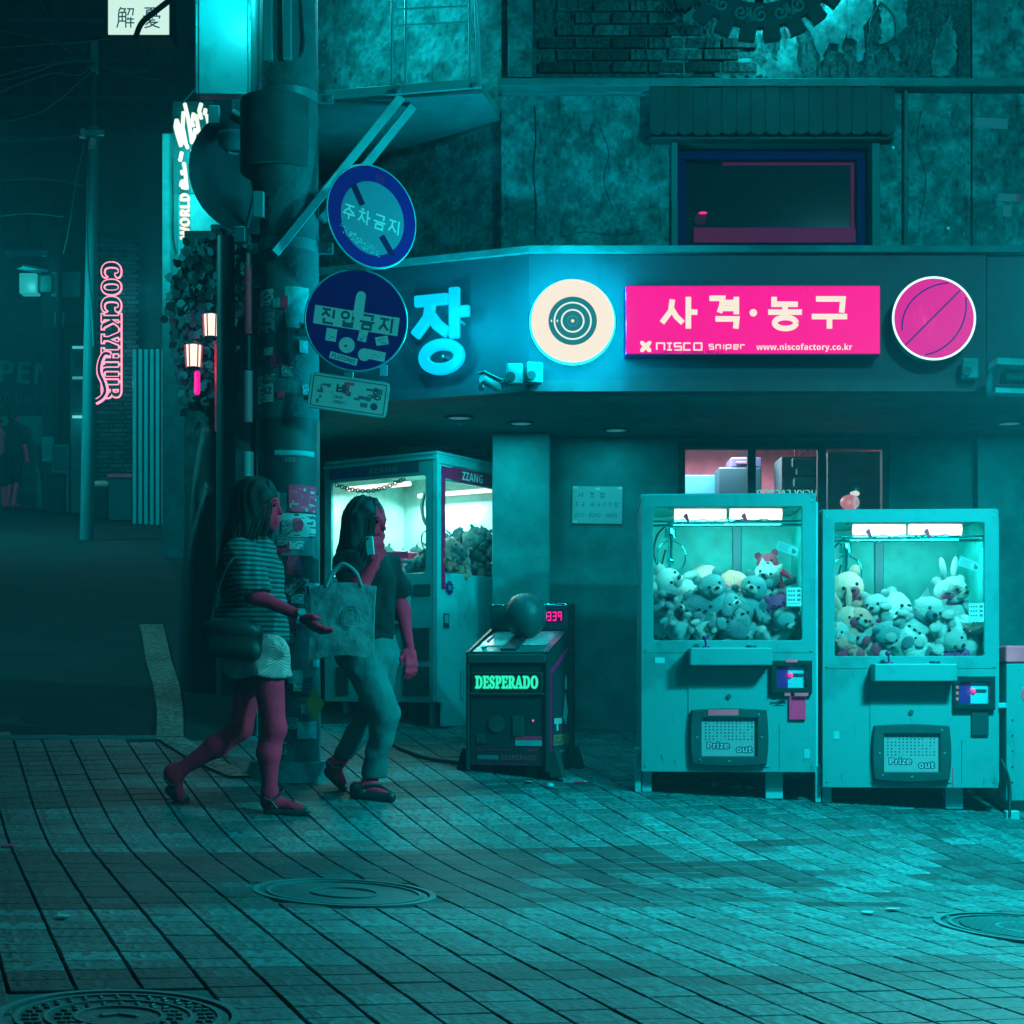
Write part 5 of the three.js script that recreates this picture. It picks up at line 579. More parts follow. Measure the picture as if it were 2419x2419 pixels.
  // front: coin door, labels
  part('coin_door', box(0.06, 0.11, 0.008, 0.06, 0.27, 0.004, 0.003), M.dark, t); part('speaker_grille', disc(0.045, 0.008, -0.06, 0.28, 0.004, 24), M.dark, t); part('bolt_plate', box(0.05, 0.05, 0.006, -0.15, 0.2, 0.003, 0.002), M.dark, t); part('ready_lamp', ball(0.006, 0.145, 0.3, 0.004), glow([1, 0.1, 0.6], 1.0), t); part('coin_label', box(0.15, 0.03, 0.004, 0.12, 0.18, 0.002, 0.001), M.paper, t); part('coin_label_head', box(0.15, 0.02, 0.004, 0.12, 0.207, 0.002, 0.001), M.redDull, t);
  const ft = canvasTex(512, 160, (c) => { c.fillStyle = '#04222c'; c.fillRect(0, 0, 512, 160); c.fillStyle = '#8a0c44'; c.fillRect(0, 8, 300, 8); c.fillRect(0, 146, 420, 8); c.fillRect(420, 0, 80, 22); c.fillStyle = '#1f6a72'; c.fillRect(16, 66, 170, 40); c.fillStyle = '#8c3f52'; c.font = 'bold 66px serif'; c.fillText('DESPERADO', 200, 108, 290); }); part('kick_print', unitUV(0.36, 0.09, 0.0, 0.105, 0.0012), printed(ft), t);
  for (const sx of [-1, 1]) for (const z of [-0.04, -D + 0.06]) part('foot', U(slab(poly([[0, 0], [0.07, 0], [0.03, 0.14], [0, 0.14]]), 0.06, 0.004).scale(sx, 1, 1).translate(sx * (W + 0.01), 0.0, z - 0.04)), M.rubber, t); part('caster', [disc(0.03, 0.03, 0.12, 0.03, -0.06, 16), disc(0.03, 0.03, -0.12, 0.03, -0.06, 16)], M.black, t);
}
// ---- things above the corner machine and on the ground by the shop
{
  const t = thing('wall_heater', 'long grey tube heater on brackets above the corner claw machine', 'heater', P(1050, 1060, 10.2)); wpart('tube', [bar(P(955, 1058, 10.2), P(1120, 1046, 10.2), 0.06, 0.06)], M.steelPale, t); wpart('end_bracket', span(PX(938, 10.15), PX(960, 10.15), PY(1076, 10.15), PY(1045, 10.15), -10.12, -10.2), M.paint, t); wpart('end_bracket', span(PX(1096, 10.3), PX(1148, 10.3), PY(1072, 10.3), PY(1040, 10.3), -10.25, -10.4), M.steelPale, t);
  solo('shop_banner', [span(PX(775, 10.6), PX(935, 10.6), PY(1100, 10.6), PY(1052, 10.6), -10.6, -10.63)], mat([0.02, 0.4, 0.42], { tex: 'grain' }), 'plain teal banner hung behind the corner claw machine', 'banner');
  const bits = [[1640, 1872], [1690, 1884], [1740, 1888], [1580, 1868], [1770, 1892], [2230, 1905], [2180, 1902], [2080, 1900], [1560, 1860], [2270, 1912], [1300, 1862], [1370, 1852], [1250, 1850], [2110, 2152], [2050, 2160], [20, 2002], [150, 2170], [1700, 2390], [1420, 2262]];
  bits.slice(0, 17).forEach(([px, py], i) => { const q = GP(px, py), in1 = i < 10, dd = in1 ? 0.25 : 0, x = PX(px, q.d + dd), d = q.d + dd, kind = i < 13 ? i % 3 : 0, m = [M.paper, M.white, M.steelPale, M.redDull][i % 4]; const g = kind === 0 ? U(slab(poly([[-0.03, -0.01], [0.01, -0.022], [0.035, 0.0], [0.01, 0.02], [-0.02, 0.014]]), 0.002).rotateX(-1.5)) : kind === 1 ? new THREE.IcosahedronGeometry(0.022, 1).scale(1.2, 0.7, 1) : rod(V(-0.03, 0, 0), V(0.03, 0.004, 0.01), 0.006); const o = part(numbered('litter'), g, m, scene); o.position.copy(onGround(x, d, kind === 1 ? 0.014 : 0.008)); o.rotation.y = i * 1.7; const where = in1 ? 'under the claw machines' : i < 13 ? 'beside the punch-ball machine' : 'lying on the open paving', what = ['flat torn paper scrap', 'crumpled ball of litter', 'thin discarded stick'][kind]; tag(o, what + ' ' + where, 'litter', what + ' ' + where); });
  // black cable along the foot of the wall
  solo('floor_cable', tube([[905, 1752], [960, 1778], [1010, 1795], [1060, 1803], [1090, 1806]].map(([a, b]) => { const q = GP(a, b); return V(q.x, q.y + 0.012, -q.d); }), 0.012, 40, 6), M.cable, 'black cable lying along the foot of the corner claw machine', 'cable');
}
// ================================================================== concrete utility pole with its signs and stickers
{
  const d = 7.9, s = d / F, q = GP(690, 1832), base = V(PX(684, d), G(PX(684, d), d), -d), t = thing('utility_pole', 'concrete utility pole plastered with stickers and posters beside the shop corner', 'utility pole', base), RAD = (y) => mix(0.162, 0.142, clamp(y / 5, 0, 1)), ly = (py) => PY(py, d) - base.y;
  part('shaft', U(new THREE.CylinderGeometry(0.138, 0.162, 6.4, 32, 1).translate(0, 3.2, 0)), M.concrete, t); part('footing', U(new THREE.CylinderGeometry(0.2, 0.23, 0.1, 28).translate(0, 0.02, 0)), M.concrete, t);
  const wrap = (name, x0, x1, y0, y1, m, lift = 0.004, label) => { const r = RAD(ly((y0 + y1) / 2)) + lift, a = Math.asin(clamp((x0 - 684) * s / r, -0.999, 0.999)), b = Math.asin(clamp((x1 - 684) * s / r, -0.999, 0.999)), h = (y1 - y0) * s; return part(name, new THREE.CylinderGeometry(r, r + 0.0008, h, 14, 1, true, a, b - a).translate(0, ly((y0 + y1) / 2), 0), m, t, label); };
  const scrap = (bg, ink, n, w = 96, h = 96, red) => printed(canvasTex(w, h, (c) => { c.fillStyle = bg; c.fillRect(0, 0, w, h); for (let i = 0; i < n; i++) { c.fillStyle = red && rnd() < 0.5 ? red : ink; c.fillRect(rnd() * w, rnd() * h, 3 + rnd() * w * 0.25, 2 + rnd() * h * 0.1); } }), { side: THREE.DoubleSide, roughness: 0.7 });
  const pale = mat(0.72, { tex: 'grain', side: THREE.DoubleSide }), redP = mat([0.8, 0.08, 0.2], { tex: 'grain', side: THREE.DoubleSide }), darkP = mat(0.06, { tex: 'grain', side: THREE.DoubleSide });
  const scrap0 = scrap('#4fb4b4', '#125c66', 30), scrap1 = scrap('#7fdcd8', '#1b6f78', 22, 96, 96, '#c04070'), scrap2 = scrap('#2f8a90', '#7fdcd8', 18);
  wrap('sticker', 622, 657, 698, 736, scrap('#8ff0ea', '#1b6f78', 16, 96, 96, '#b02a5c'), 0.004, 'red and white square sticker'); wrap('sticker', 614, 660, 738, 800, scrap('#49a8ac', '#0e4f5c', 24)); wrap('sticker', 684, 736, 694, 776, pale, 0.004, 'blank pale square sheet'); wrap('sticker', 598, 638, 826, 860, scrap('#0f5763', '#3fb0b2', 14)); wrap('sticker', 648, 697, 848, 881, scrap('#c04070', '#1b4f5c', 30, 128, 64), 0.004, 'red printed sticker');
  const plate = canvasTex(128, 176, (c) => { c.fillStyle = '#7fdcd6'; c.fillRect(0, 0, 128, 176); c.strokeStyle = '#0a4a56'; c.fillStyle = '#0a4a56'; hangul(c, 'ip', 20, 16, 36, 44, 7); hangul(c, 'ba', 70, 16, 38, 44, 7); c.font = 'bold 62px sans-serif'; c.fillText('1292', 6, 124, 116); c.font = '22px sans-serif'; c.fillText('02-330', 20, 160, 88); }); wrap('number_plate', 612, 657, 897, 961, printed(plate, { side: THREE.DoubleSide }), 0.006);
  wrap('anti_poster_sheet', 604, 757, 996, 1170, mat(0.1, { roughness: 0.5, tex: 'grain', side: THREE.DoubleSide }), 0.006); wrap('torn_edge', 660, 748, 1074, 1086, pale, 0.01);
  const num = canvasTex(96, 40, (c) => { c.fillStyle = '#0b4450'; c.fillRect(0, 0, 96, 40); c.fillStyle = '#2f8f94'; c.font = 'bold 34px monospace'; c.fillText('202', 16, 32); }); wrap('stencil_number', 676, 716, 1088, 1104, printed(num, { side: THREE.DoubleSide }), 0.008);
  wrap('poster', 631, 672, 1153, 1296, pale, 0.004, 'tall pale poster'); wrap('poster', 693, 752, 1154, 1216, scrap('#e0386a', '#5cb6b6', 26, 128, 128, '#d8607a'), 0.007, 'red poster with pale boxes'); wrap('sticker', 674, 750, 1220, 1275, scrap('#5fc4c4', '#125c66', 26), 0.004); wrap('sticker', 676, 748, 1276, 1318, scrap('#3a9a9e', '#3fa0a2', 26), 0.005); wrap('sticker', 650, 698, 1288, 1312, redP, 0.006); wrap('sticker', 680, 756, 1322, 1384, darkP, 0.005); wrap('sticker', 688, 722, 1330, 1362, redP, 0.008); wrap('sticker', 738, 757, 1380, 1406, pale, 0.007); wrap('sticker', 680, 704, 1494, 1520, pale, 0.005); wrap('sticker', 745, 757, 1556, 1576, pale, 0.005); wrap('poster', 712, 752, 1703, 1743, pale, 0.005, 'pale square sheet near the foot'); wrap('sticker', 622, 700, 1420, 1460, scrap('#174c57', '#2b7f86', 20), 0.004); wrap('sticker', 640, 745, 1600, 1640, scrap('#143f4a', '#1f6c74', 24), 0.004);
  for (let i = 0; i < 34; i++) { const x = rr(628, 734), y = i < 12 ? rr(690, 985) : rr(1175, 1790), w = rr(14, 34), h = rr(12, 34), m = [pale, scrap0, scrap1, scrap2, redP, darkP][Math.floor(rnd() * 6)]; wrap('sticker', x, Math.min(x + w, 752), y, y + h, m, 0.009 + i * 0.00012); }
  part('round_sticker', disc(0.034, 0.003, 0, 0, 0, 24).rotateY(0.35).translate((712 - 684) * s, ly(1246), 0.153), redP, t);
  const stripes = canvasTex(128, 64, (c) => { c.fillStyle = '#0c3f4a'; c.fillRect(0, 0, 128, 64); c.fillStyle = '#58b5b3'; for (let i = 0; i < 9; i++) c.fillRect(6 + i * 13, 6 + (i % 3) * 4, 8, 22), c.fillRect(8 + i * 13, 36, 7, 20); }); part('slogan_sticker', new THREE.PlaneGeometry(0.11, 0.055).rotateZ(0.75).rotateY(0.2).translate((708 - 684) * s, ly(1390), 0.168), printed(stripes, { side: THREE.DoubleSide }), t);
  const dia = part('diamond_sticker', slab(poly([[0, 0.085], [0.05, 0], [0, -0.085], [-0.05, 0]]), 0.003).rotateY(0.42).translate((752 - 684) * s, ly(1662), 0.125), mat([0.5, 0.36, 0.1], { roughness: 0.6 }), t); part('diamond_print', slab(new THREE.Shape().absellipse(0, 0, 0.036, 0.06, 0, 6.2832), 0.002).translate(0, 0, 0.004).rotateY(0.42).translate((752 - 684) * s, ly(1662), 0.125), scrap('#3fa8a4', '#0d5a66', 14), dia);
  // clamp bands
  for (const [py, h] of [[590, 0.06], [238, 0.05]]) { const b = part('clamp_band', [new THREE.CylinderGeometry(RAD(ly(py)) + 0.006, RAD(ly(py)) + 0.006, h, 32, 1, true).translate(0, ly(py), 0), box(0.09, h, 0.02, 0.185, ly(py), 0.02), box(0.07, h, 0.02, -0.18, ly(py), 0.02)], mat(0.42, { tex: 'scuff', roughness: 0.4, metalness: 0.4, side: THREE.DoubleSide }), t); part('clamp_bolt', disc(0.014, 0.03, 0.2, ly(py), 0.03, 8), M.steel, b); part('clamp_bolt', disc(0.014, 0.03, -0.19, ly(py), 0.03, 8), M.steel, b); }
  part('junction_drum', [new THREE.CylinderGeometry(0.19, 0.19, 0.36, 28).translate(-0.06, ly(330), 0.02), new THREE.CylinderGeometry(0.165, 0.12, 0.2, 28).translate(-0.05, ly(440), 0.02)], mat(0.13, { tex: 'grain', roughness: 0.6 }), t);
  const cp = (pts, r, m = M.cablePale, n = 40) => tube(pts.map(([x, y, dd]) => P(x, y, d + (dd ?? -0.12)).sub(base)), r, n, 8);
  part('cable', cp([[662, -60], [664, 60], [668, 150], [690, 205], [712, 215]], 0.012), M.cable, t); part('cable', cp([[704, -60], [712, 60], [714, 110], [690, 170], [655, 205], [640, 235]], 0.012), M.cable, t); part('cable_guard', [box(0.05, 0.5, 0.03, (645 - 684) * s, ly(60), 0.16), box(0.045, 0.4, 0.03, (690 - 684) * s, ly(80), 0.16)], M.steelPale, t);
  part('small_box', box(0.055, 0.13, 0.05, (625 - 684) * s, ly(508), 0.17), M.steelPale, t); part('small_box', box(0.06, 0.08, 0.05, (578 - 684) * s, ly(572), 0.12), M.steel, t);
  // plastic pipe guards down the left side of the pole
  for (const [y0, y1, m, r] of [[608, 640, mat([0.3, 0.25, 0.28]), 0.012], [640, 672, M.pinkTape, 0.02], [672, 796, M.pinkTape, 0.02], [800, 880, M.black, 0.022], [882, 1002, mat([0.2, 0.34, 0.38], { roughness: 0.5 }), 0.024], [1072, 1130, mat([0.06, 0.5, 0.52], { roughness: 0.5 }), 0.03]]) part('conduit', new THREE.CylinderGeometry(r, r, (y1 - y0) * s, 14).translate((591 - 684) * s, ly((y0 + y1) / 2), 0.06), m, t);
}
const roadSign = (name, px, py, d, R, yaw, roll, label, draw, back) => { const t = thing(name, label, 'road sign', P(px, py, d), yaw); const g = new THREE.Group(); const tx = canvasTex(1024, 1024, draw); part('plate', new THREE.CylinderGeometry(R, R, 0.006, 64).rotateX(Math.PI / 2).rotateZ(roll), M.steelPale, t); part('face', new THREE.CircleGeometry(R * 0.985, 64).translate(0, 0, 0.005).rotateZ(roll), new THREE.MeshPhysicalMaterial({ map: tx, roughness: 0.6, specularIntensity: 0.3 }), t); part('rim', new THREE.TorusGeometry(R, 0.006, 6, 64), mat(0.6, { roughness: 0.35, metalness: 0.2 }), t); part('bracket', [bar(V(0, 0, -0.02), V(back[0], back[1], back[2]), 0.03, 0.02)], M.steel, t); return t; };
roadSign('no_parking_sign', 879, 512, 7.6, 0.253, 0.61, -0.12, 'round no-parking road sign with a scuffed dark blue ring', (c) => {
  c.fillStyle = '#1c1684'; c.fillRect(0, 0, 1024, 1024); c.fillStyle = '#2f98a6'; c.beginPath(); c.ellipse(520, 530, 370, 375, 0, 0, 7); c.fill(); c.strokeStyle = '#12124e'; c.lineWidth = 74; c.beginPath(); c.moveTo(255, 250); c.lineTo(385, 430); c.stroke(); c.beginPath(); c.moveTo(640, 680); c.lineTo(800, 850); c.stroke(); c.strokeStyle = '#8ff0e8'; ['ju', 'cha', 'geum', 'ji'].forEach((n, i) => hangul(c, n, 175 + i * 178, 470, 140, 150, 20));
  c.fillStyle = '#5fe0d8'; for (let i = 0; i < 130; i++) { const u = rnd(); c.fillRect(150 + u * 480, 720 + u * 160 + (rnd() - 0.5) * 90, 4 + rnd() * 16, 3 + rnd() * 10); } c.fillStyle = '#3a2f78'; for (let i = 0; i < 120; i++) c.fillRect(rnd() * 1024, rnd() * 1024, 3 + rnd() * 9, 2 + rnd() * 5); c.fillStyle = 'rgba(140,40,120,0.5)'; c.fillRect(500, 60, 110, 90);
}, [-0.1, -0.05, -0.14]);
roadSign('no_entry_sign', 842, 757, 7.62, 0.253, 0.12, -0.13, 'round no-entry road sign covered with stickers, dark purple and blue', (c) => {
  c.fillStyle = '#220f78'; c.fillRect(0, 0, 1024, 1024); for (let i = 0; i < 500; i++) { c.fillStyle = rnd() < 0.5 ? 'rgba(20,30,120,0.25)' : 'rgba(70,10,90,0.2)'; c.fillRect(rnd() * 1024, rnd() * 1024, 8 + rnd() * 40, 4 + rnd() * 20); }
  const P1 = '#7fdcd8'; c.fillStyle = P1; c.fillRect(80, 420, 870, 190); c.strokeStyle = '#14606c'; ['jin', 'ip', 'geum', 'ji'].forEach((n, i) => hangul(c, n, 150 + i * 200, 440, 150, 150, 24)); c.fillStyle = P1; c.beginPath(); c.moveTo(470, 480); c.lineTo(478, 250); c.arc(530, 255, 48, Math.PI, 0); c.lineTo(578, 470); c.fill();
  const st = (x, y, w, h, a, n) => { c.save(); c.translate(x, y); c.rotate(a); c.fillStyle = P1; c.fillRect(-w / 2, -h / 2, w, h); c.fillStyle = '#1a6b76'; for (let i = 0; i < n; i++) c.fillRect(-w / 2 + 8 + rnd() * (w - 40), -h / 2 + 8 + rnd() * (h - 20), 8 + rnd() * 26, 5); c.restore(); };
  st(280, 700, 110, 130, 0.02, 6); st(600, 660, 90, 120, 0.1, 8); st(800, 680, 130, 90, -0.3, 12); st(760, 840, 190, 100, 0.05, 6); c.fillStyle = P1; c.beginPath(); c.arc(450, 780, 82, 0, 7); c.fill(); c.fillStyle = '#1a6b76'; c.beginPath(); c.arc(440, 790, 14, 0, 7); c.fill(); c.fillStyle = P1; c.beginPath(); c.arc(640, 850, 66, 0, 7); c.fill(); c.save(); c.translate(440, 920); c.rotate(0.14); c.fillRect(-150, -34, 290, 72); c.fillStyle = '#14606c'; c.font = 'bold 58px sans-serif'; c.fillText('PLUTONIC', -132, 22, 256); c.restore();
}, [-0.2, 0.0, -0.1]);
{ const d = 7.62, w = 186 * d / F, h = 84 * d / F, t = thing('sticker_plate', 'rectangular metal plate crowded with stickers below the no-entry sign', 'sign', P(824, 934, d), 0.1); const tx = canvasTex(512, 232, (c) => { c.fillStyle = '#5fc8c6'; c.fillRect(0, 0, 512, 232); c.strokeStyle = '#0e5661'; c.lineWidth = 7; c.strokeRect(16, 14, 480, 204); for (let i = 0; i < 26; i++) { c.fillStyle = ['#1a6f78', '#4fbcb8', '#17616b'][i % 3]; c.fillRect(40 + rnd() * 400, 40 + rnd() * 140, 14 + rnd() * 44, 8 + rnd() * 24); } c.fillStyle = '#c05070'; c.fillRect(218, 30, 66, 20); c.fillRect(236, 36, 20, 70); c.strokeStyle = '#0b4450'; hangul(c, 'ba', 176, 46, 70, 66, 14); hangul(c, 'haeng', 410, 46, 66, 74, 10); c.fillStyle = '#0b4450'; c.font = 'bold 40px sans-serif'; c.fillText('?', 60, 100); c.font = 'bold 26px sans-serif'; c.fillText('BAD', 170, 150); c.fillText('ESAU', 164, 182); c.beginPath(); c.arc(430, 170, 24, 0, 7); c.fill(); });
  part('plate', U(slab(roundRect(w, h, 0.03), 0.005, 0.002)).rotateZ(-0.13), M.steelPale, t); part('print', new THREE.PlaneGeometry(w * 0.985, h * 0.96).rotateZ(-0.13).translate(0, 0, 0.009), printed(tx), t); part('hanger', box(0.05, 0.1, 0.02, 0, h / 2 + 0.02, -0.012), M.steel, t); part('bracket', bar(V(-0.1, 0, -0.01), V(-0.22, 0, -0.1), 0.03, 0.02), M.steel, t); }
solo('blue_tag', span(PX(898, 7.6), PX(916, 7.6), PY(888, 7.6), PY(862, 7.6), -7.59, -7.6, 0.002), mat([0.03, 0.6, 0.8], { roughness: 0.5 }), 'small light blue tag stuck to the rim of the no-entry sign', 'tag');
// ================================================================== balcony shelf, its rods and braces
{
  const t = thing('balcony', 'narrow steel balcony shelf with thin upright rods above the canted wall', 'balcony', P(950, 250, 8.0)), w = (n, g, m = M.steelPale) => wpart(n, g, m, t), a = P(600, 236, 8.12), b = P(1140, 207, 7.95);
  w('platform', [prism([[a.x, 8.14], [PX(1140, 7.95), 7.95], [-0.062, 8.335], [-1.5, 9.49], [-1.5, 8.16]], b.y - 0.03, b.y + 0.02)], M.render); w('edge_angle', bar(P(770, 226, 8.02), P(1138, 197, 7.93), 0.02, 0.05));
  for (const [x0, x1, dd] of [[928, 926, 7.98], [960, 958, 8.08], [1110, 1110, 7.94], [1118, 1130, 7.98], [1126, 1134, 8.08]]) w('rod', rod(P(x1, 200, dd), P(x0, -140, dd), 0.007)); for (const y of [18, 56]) w('rail', rod(P(930, y + 4, 8.02), P(1112, y - 4, 7.98), 0.004)); w('bolt', disc(0.014, 0.03, PX(940, 7.94), PY(211, 7.94), -7.93, 8), M.steel); w('bolt', disc(0.014, 0.03, PX(1122, 7.93), PY(203, 7.93), -7.92, 8), M.steel);
  w('brace', bar(P(948, 230, 8.02), P(648, 600, 7.72), 0.035, 0.045)); w('brace', bar(P(975, 252, 8.1), P(760, 520, 7.86), 0.035, 0.045));
}
// blank panel, fat elbow pipe and dish beside the pole
{ const t = thing('blank_sign_panel', 'tall blank glossy panel in a steel frame high beside the pole', 'panel', P(527, 222, 8.3)), f = (n, x0, x1, y0, y1, d0, d1, m) => wpart(n, span(PX(x0, 8.3), PX(x1, 8.3), PY(y1, 8.3), PY(y0, 8.3), -d0, -d1), m, t); f('panel', 470, 586, -160, 220, 8.3, 8.34, mat(0.62, { roughness: 0.32, tex: 'scuff' })); f('frame_bar', 462, 469, -160, 226, 8.28, 8.36, M.steel); f('frame_bar', 587, 594, -160, 226, 8.28, 8.36, M.steel); f('frame_bar', 470, 586, 221, 227, 8.28, 8.36, M.steel);
  const e = solo('elbow_pipe', tube([P(606, -120, 8.1), P(607, 60, 8.1), P(608, 180, 8.1), P(600, 250, 8.1), P(575, 282, 8.1), P(548, 270, 8.1)], 0.032, 50, 12), mat(0.3, { tex: 'scuff', roughness: 0.5 }), 'fat grey downpipe ending in a bend beside the blank panel', 'pipe');
  const di = thing('satellite_dish', 'grey satellite dish turned sideways behind the pole', 'satellite dish', P(580, 500, 8.5), 0.35); const pts = []; for (let i = 0; i <= 12; i++) pts.push(new THREE.Vector2(i / 12 * 0.33, (i / 12) ** 2 * 0.12)); part('reflector', new THREE.LatheGeometry(pts, 36).rotateX(Math.PI / 2 + 0.15).translate(0, 0.2, 0), mat(0.1, { roughness: 0.7, side: THREE.DoubleSide }), di); part('feed_arm', rod(V(0, -0.1, 0.05), V(0.02, 0.1, 0.3), 0.012), M.steel, di); part('feed_horn', box(0.06, 0.09, 0.06, 0.02, 0.12, 0.31, 0.01), M.steelPale, di); part('mount', rod(V(0.05, 0.15, -0.08), V(0.3, 0.1, 0.2), 0.02), M.steel, di);
  const lp = thing('lamp_bracket', 'white box and round shade hanging under the blank panel', 'fitting', P(560, 330, 8.2)); wpart('box', span(PX(492, 8.2), PX(518, 8.2), PY(292, 8.2), PY(248, 8.2), -8.2, -8.24).clone(), M.steelPale, lp); wpart('shade', new THREE.SphereGeometry(0.1, 20, 10, 0, 6.283, 1.57, 1.2).translate(PX(552, 8.2), PY(312, 8.2), -8.25), mat(0.34, { roughness: 0.5, side: THREE.DoubleSide }), lp); wpart('arm', tube([P(600, 320, 8.25), P(585, 345, 8.25), P(552, 352, 8.25), P(520, 335, 8.25)], 0.018, 24, 8), M.dark, lp); }
// ================================================================== the lane on the left
const foot = (px, d) => G(PX(px, d), d);
const slabB = (px0, px1, pyTop, d, depth, m, parent, name = 'wall') => wpart(name, span(PX(px0, d), PX(px1, d), Math.min(foot(px0, d), foot(px1, d)) - 0.4, PY(pyTop, d), -d, -d - depth, 0), m, parent);
{ // ivy-grown wall with two lanterns
  const d = 12.6, t = thing('garden_wall', 'dark rendered wall behind the pole, grown over with ivy', 'wall', V(PX(520, d), foot(520, d), -d)); slabB(436, 660, 545, d, 0.5, mat(0.075, { tex: 'plaster', bump: 'plasterB', depth: 0.01 }), t); wpart('coping', span(PX(500, d), PX(664, d), PY(545, d), PY(533, d), -d + 0.04, -d - 0.54), M.dark, t); wpart('pier', span(PX(560, d), PX(600, d), foot(580, d) - 0.2, PY(640, d), -d + 0.12, -d), mat(0.05, { tex: 'grain' }), t);
  const reg = [[505, 545], [585, 530], [600, 640], [560, 760], [530, 900], [500, 960], [440, 960], [424, 850], [404, 760], [398, 695], [425, 620], [470, 565]], inP = (x, y) => { let c = false; for (let i = 0, j = reg.length - 1; i < reg.length; j = i++) { const [a, b] = reg[i], [e, f] = reg[j]; if ((b > y) !== (f > y) && x < (e - a) * (y - b) / (f - b) + a) c = !c; } return c; };
  const leaf = slab(poly([[0, 0], [0.03, 0.02], [0.034, 0.05], [0, 0.085], [-0.034, 0.05], [-0.03, 0.02]]), 0.0015), L = []; while (L.length < 1500) { const x = rr(380, 610), y = rr(520, 970), w = 14 * fbm(x * 0.01, y * 0.01, 8, 2, 3); if (!inP(x + rr(-w, w), y + rr(-w, w))) continue; const g = leaf.clone().rotateX(rr(-1.3, 0.3)).rotateZ(rr(-3, 3)).rotateY(rr(-1, 1)); const p = P(x, y, 12.15 + rr(0, 0.35)); L.push(g.translate(p.x, p.y, p.z)); }
  const iv = thing('ivy', 'dark ivy spilling over the garden wall beside the lanterns', 'ivy', P(480, 960, 12.3)); wpart('foliage', L, mat(0.055, { roughness: 0.6 }), iv).userData.kind = 'stuff'; wpart('stem', [tube([P(470, 960, 12.4), P(480, 850, 12.4), P(455, 720, 12.4), P(520, 600, 12.4)], 0.02, 30, 6), tube([P(480, 850, 12.4), P(540, 720, 12.4), P(560, 600, 12.4)], 0.014, 20, 6)], M.dark, iv);
}
function lantern(px, py, d, label, tail) {
  const k = d / F, c = P(px, py, d), t = thing('wall_lantern', label, 'lantern', c, 0.2, 'lanterns on the garden wall'), w = 20 * k, h = 30 * k; part('pane', new THREE.CylinderGeometry(w, w * 0.86, h * 1.7, 6), glow([1, 0.74, 0.62], 1.5), t); for (let i = 0; i < 6; i++) { const a = i * Math.PI / 3 + 0.52; part('frame_bar', rod(V(Math.sin(a) * w * 0.9, -h * 0.9, Math.cos(a) * w * 0.9), V(Math.sin(a) * w * 1.04, h * 0.9, Math.cos(a) * w * 1.04), 0.005), M.redDull, t); } part('roof', [new THREE.ConeGeometry(w * 1.15, h * 0.5, 6).translate(0, h * 1.1, 0), ball(w * 0.2, 0, h * 1.4, 0)], M.black, t); part('base', new THREE.CylinderGeometry(w * 0.95, w * 0.5, h * 0.25, 6).translate(0, -h, 0), M.black, t); part('arm', tube([V(0, h * 1.3, 0), V(0.05, h * 2, -0.1), V(0.05, h * 1.6, -0.4)], 0.01, 20, 6), M.black, t);
  if (tail) part('pink_tube', new THREE.CapsuleGeometry(7 * k, 44 * k, 4, 10).translate(8 * k, -h - 32 * k, 0), glow([1, 0, 0.34], 1.2), t); pointLamp(c, 0.4, new THREE.Color(1, 0.16, 0.34), 3);
}
lantern(500, 770, 12.0, 'lit lantern on the ivy wall, the higher of two', false); lantern(458, 842, 11.9, 'lit lantern with a magenta tube hanging below it', true);
solo('lantern_post', rod(V(PX(512, 12.0), foot(512, 12) - 0.1, -12.05), P(512, 800, 12.05), 0.016), M.redDull, 'thin reddish post under the higher lantern', 'post');
solo('steel_pole', [rod(V(PX(534, 10.4), foot(534, 10.4) - 0.1, -10.4), P(534, 560, 10.4), 0.068, 0.06, 18)], mat(0.13, { tex: 'grain', roughness: 0.5 }), 'plain dark steel pole behind the walking woman in shorts', 'pole');
const lumpHeap = (name, px, py, d, rx, ry, rz, m, label, cat) => { const g = new THREE.IcosahedronGeometry(1, 5), p = g.attributes.position, sd = px * 0.01; for (let i = 0; i < p.count; i++) { const v = V(p.getX(i), p.getY(i), p.getZ(i)), f = 1 + 0.55 * (fbm(v.x * 0.31 + sd, v.y * 0.27 + v.z * 0.37 + 2, 8, 4, 77) - 0.5); p.setXYZ(i, v.x * f * rx, Math.max(-0.2, v.y * f) * ry, v.z * f * rz); } g.computeVertexNormals(); const q = PX(px, d), o = part(numbered(name), mergeVertices(g.deleteAttribute('uv').deleteAttribute('normal')), m, scene); o.geometry.computeVertexNormals(); o.position.set(q, py == null ? foot(px, d) + ry * 0.12 : PY(py, d), -d); return tag(o, label, cat); };
lumpHeap('covered_scooter', 492, null, 11.3, 0.2, 1.5, 0.36, mat(0.035, { roughness: 0.6 }), 'tall dark tarpaulin-covered heap against the ivy wall', 'tarpaulin'); lumpHeap('covered_scooter', 480, null, 10.7, 0.15, 1.1, 0.34, mat(0.03, { roughness: 0.7 }), 'lower dark covered shape in front of the tall tarpaulin heap', 'tarpaulin');
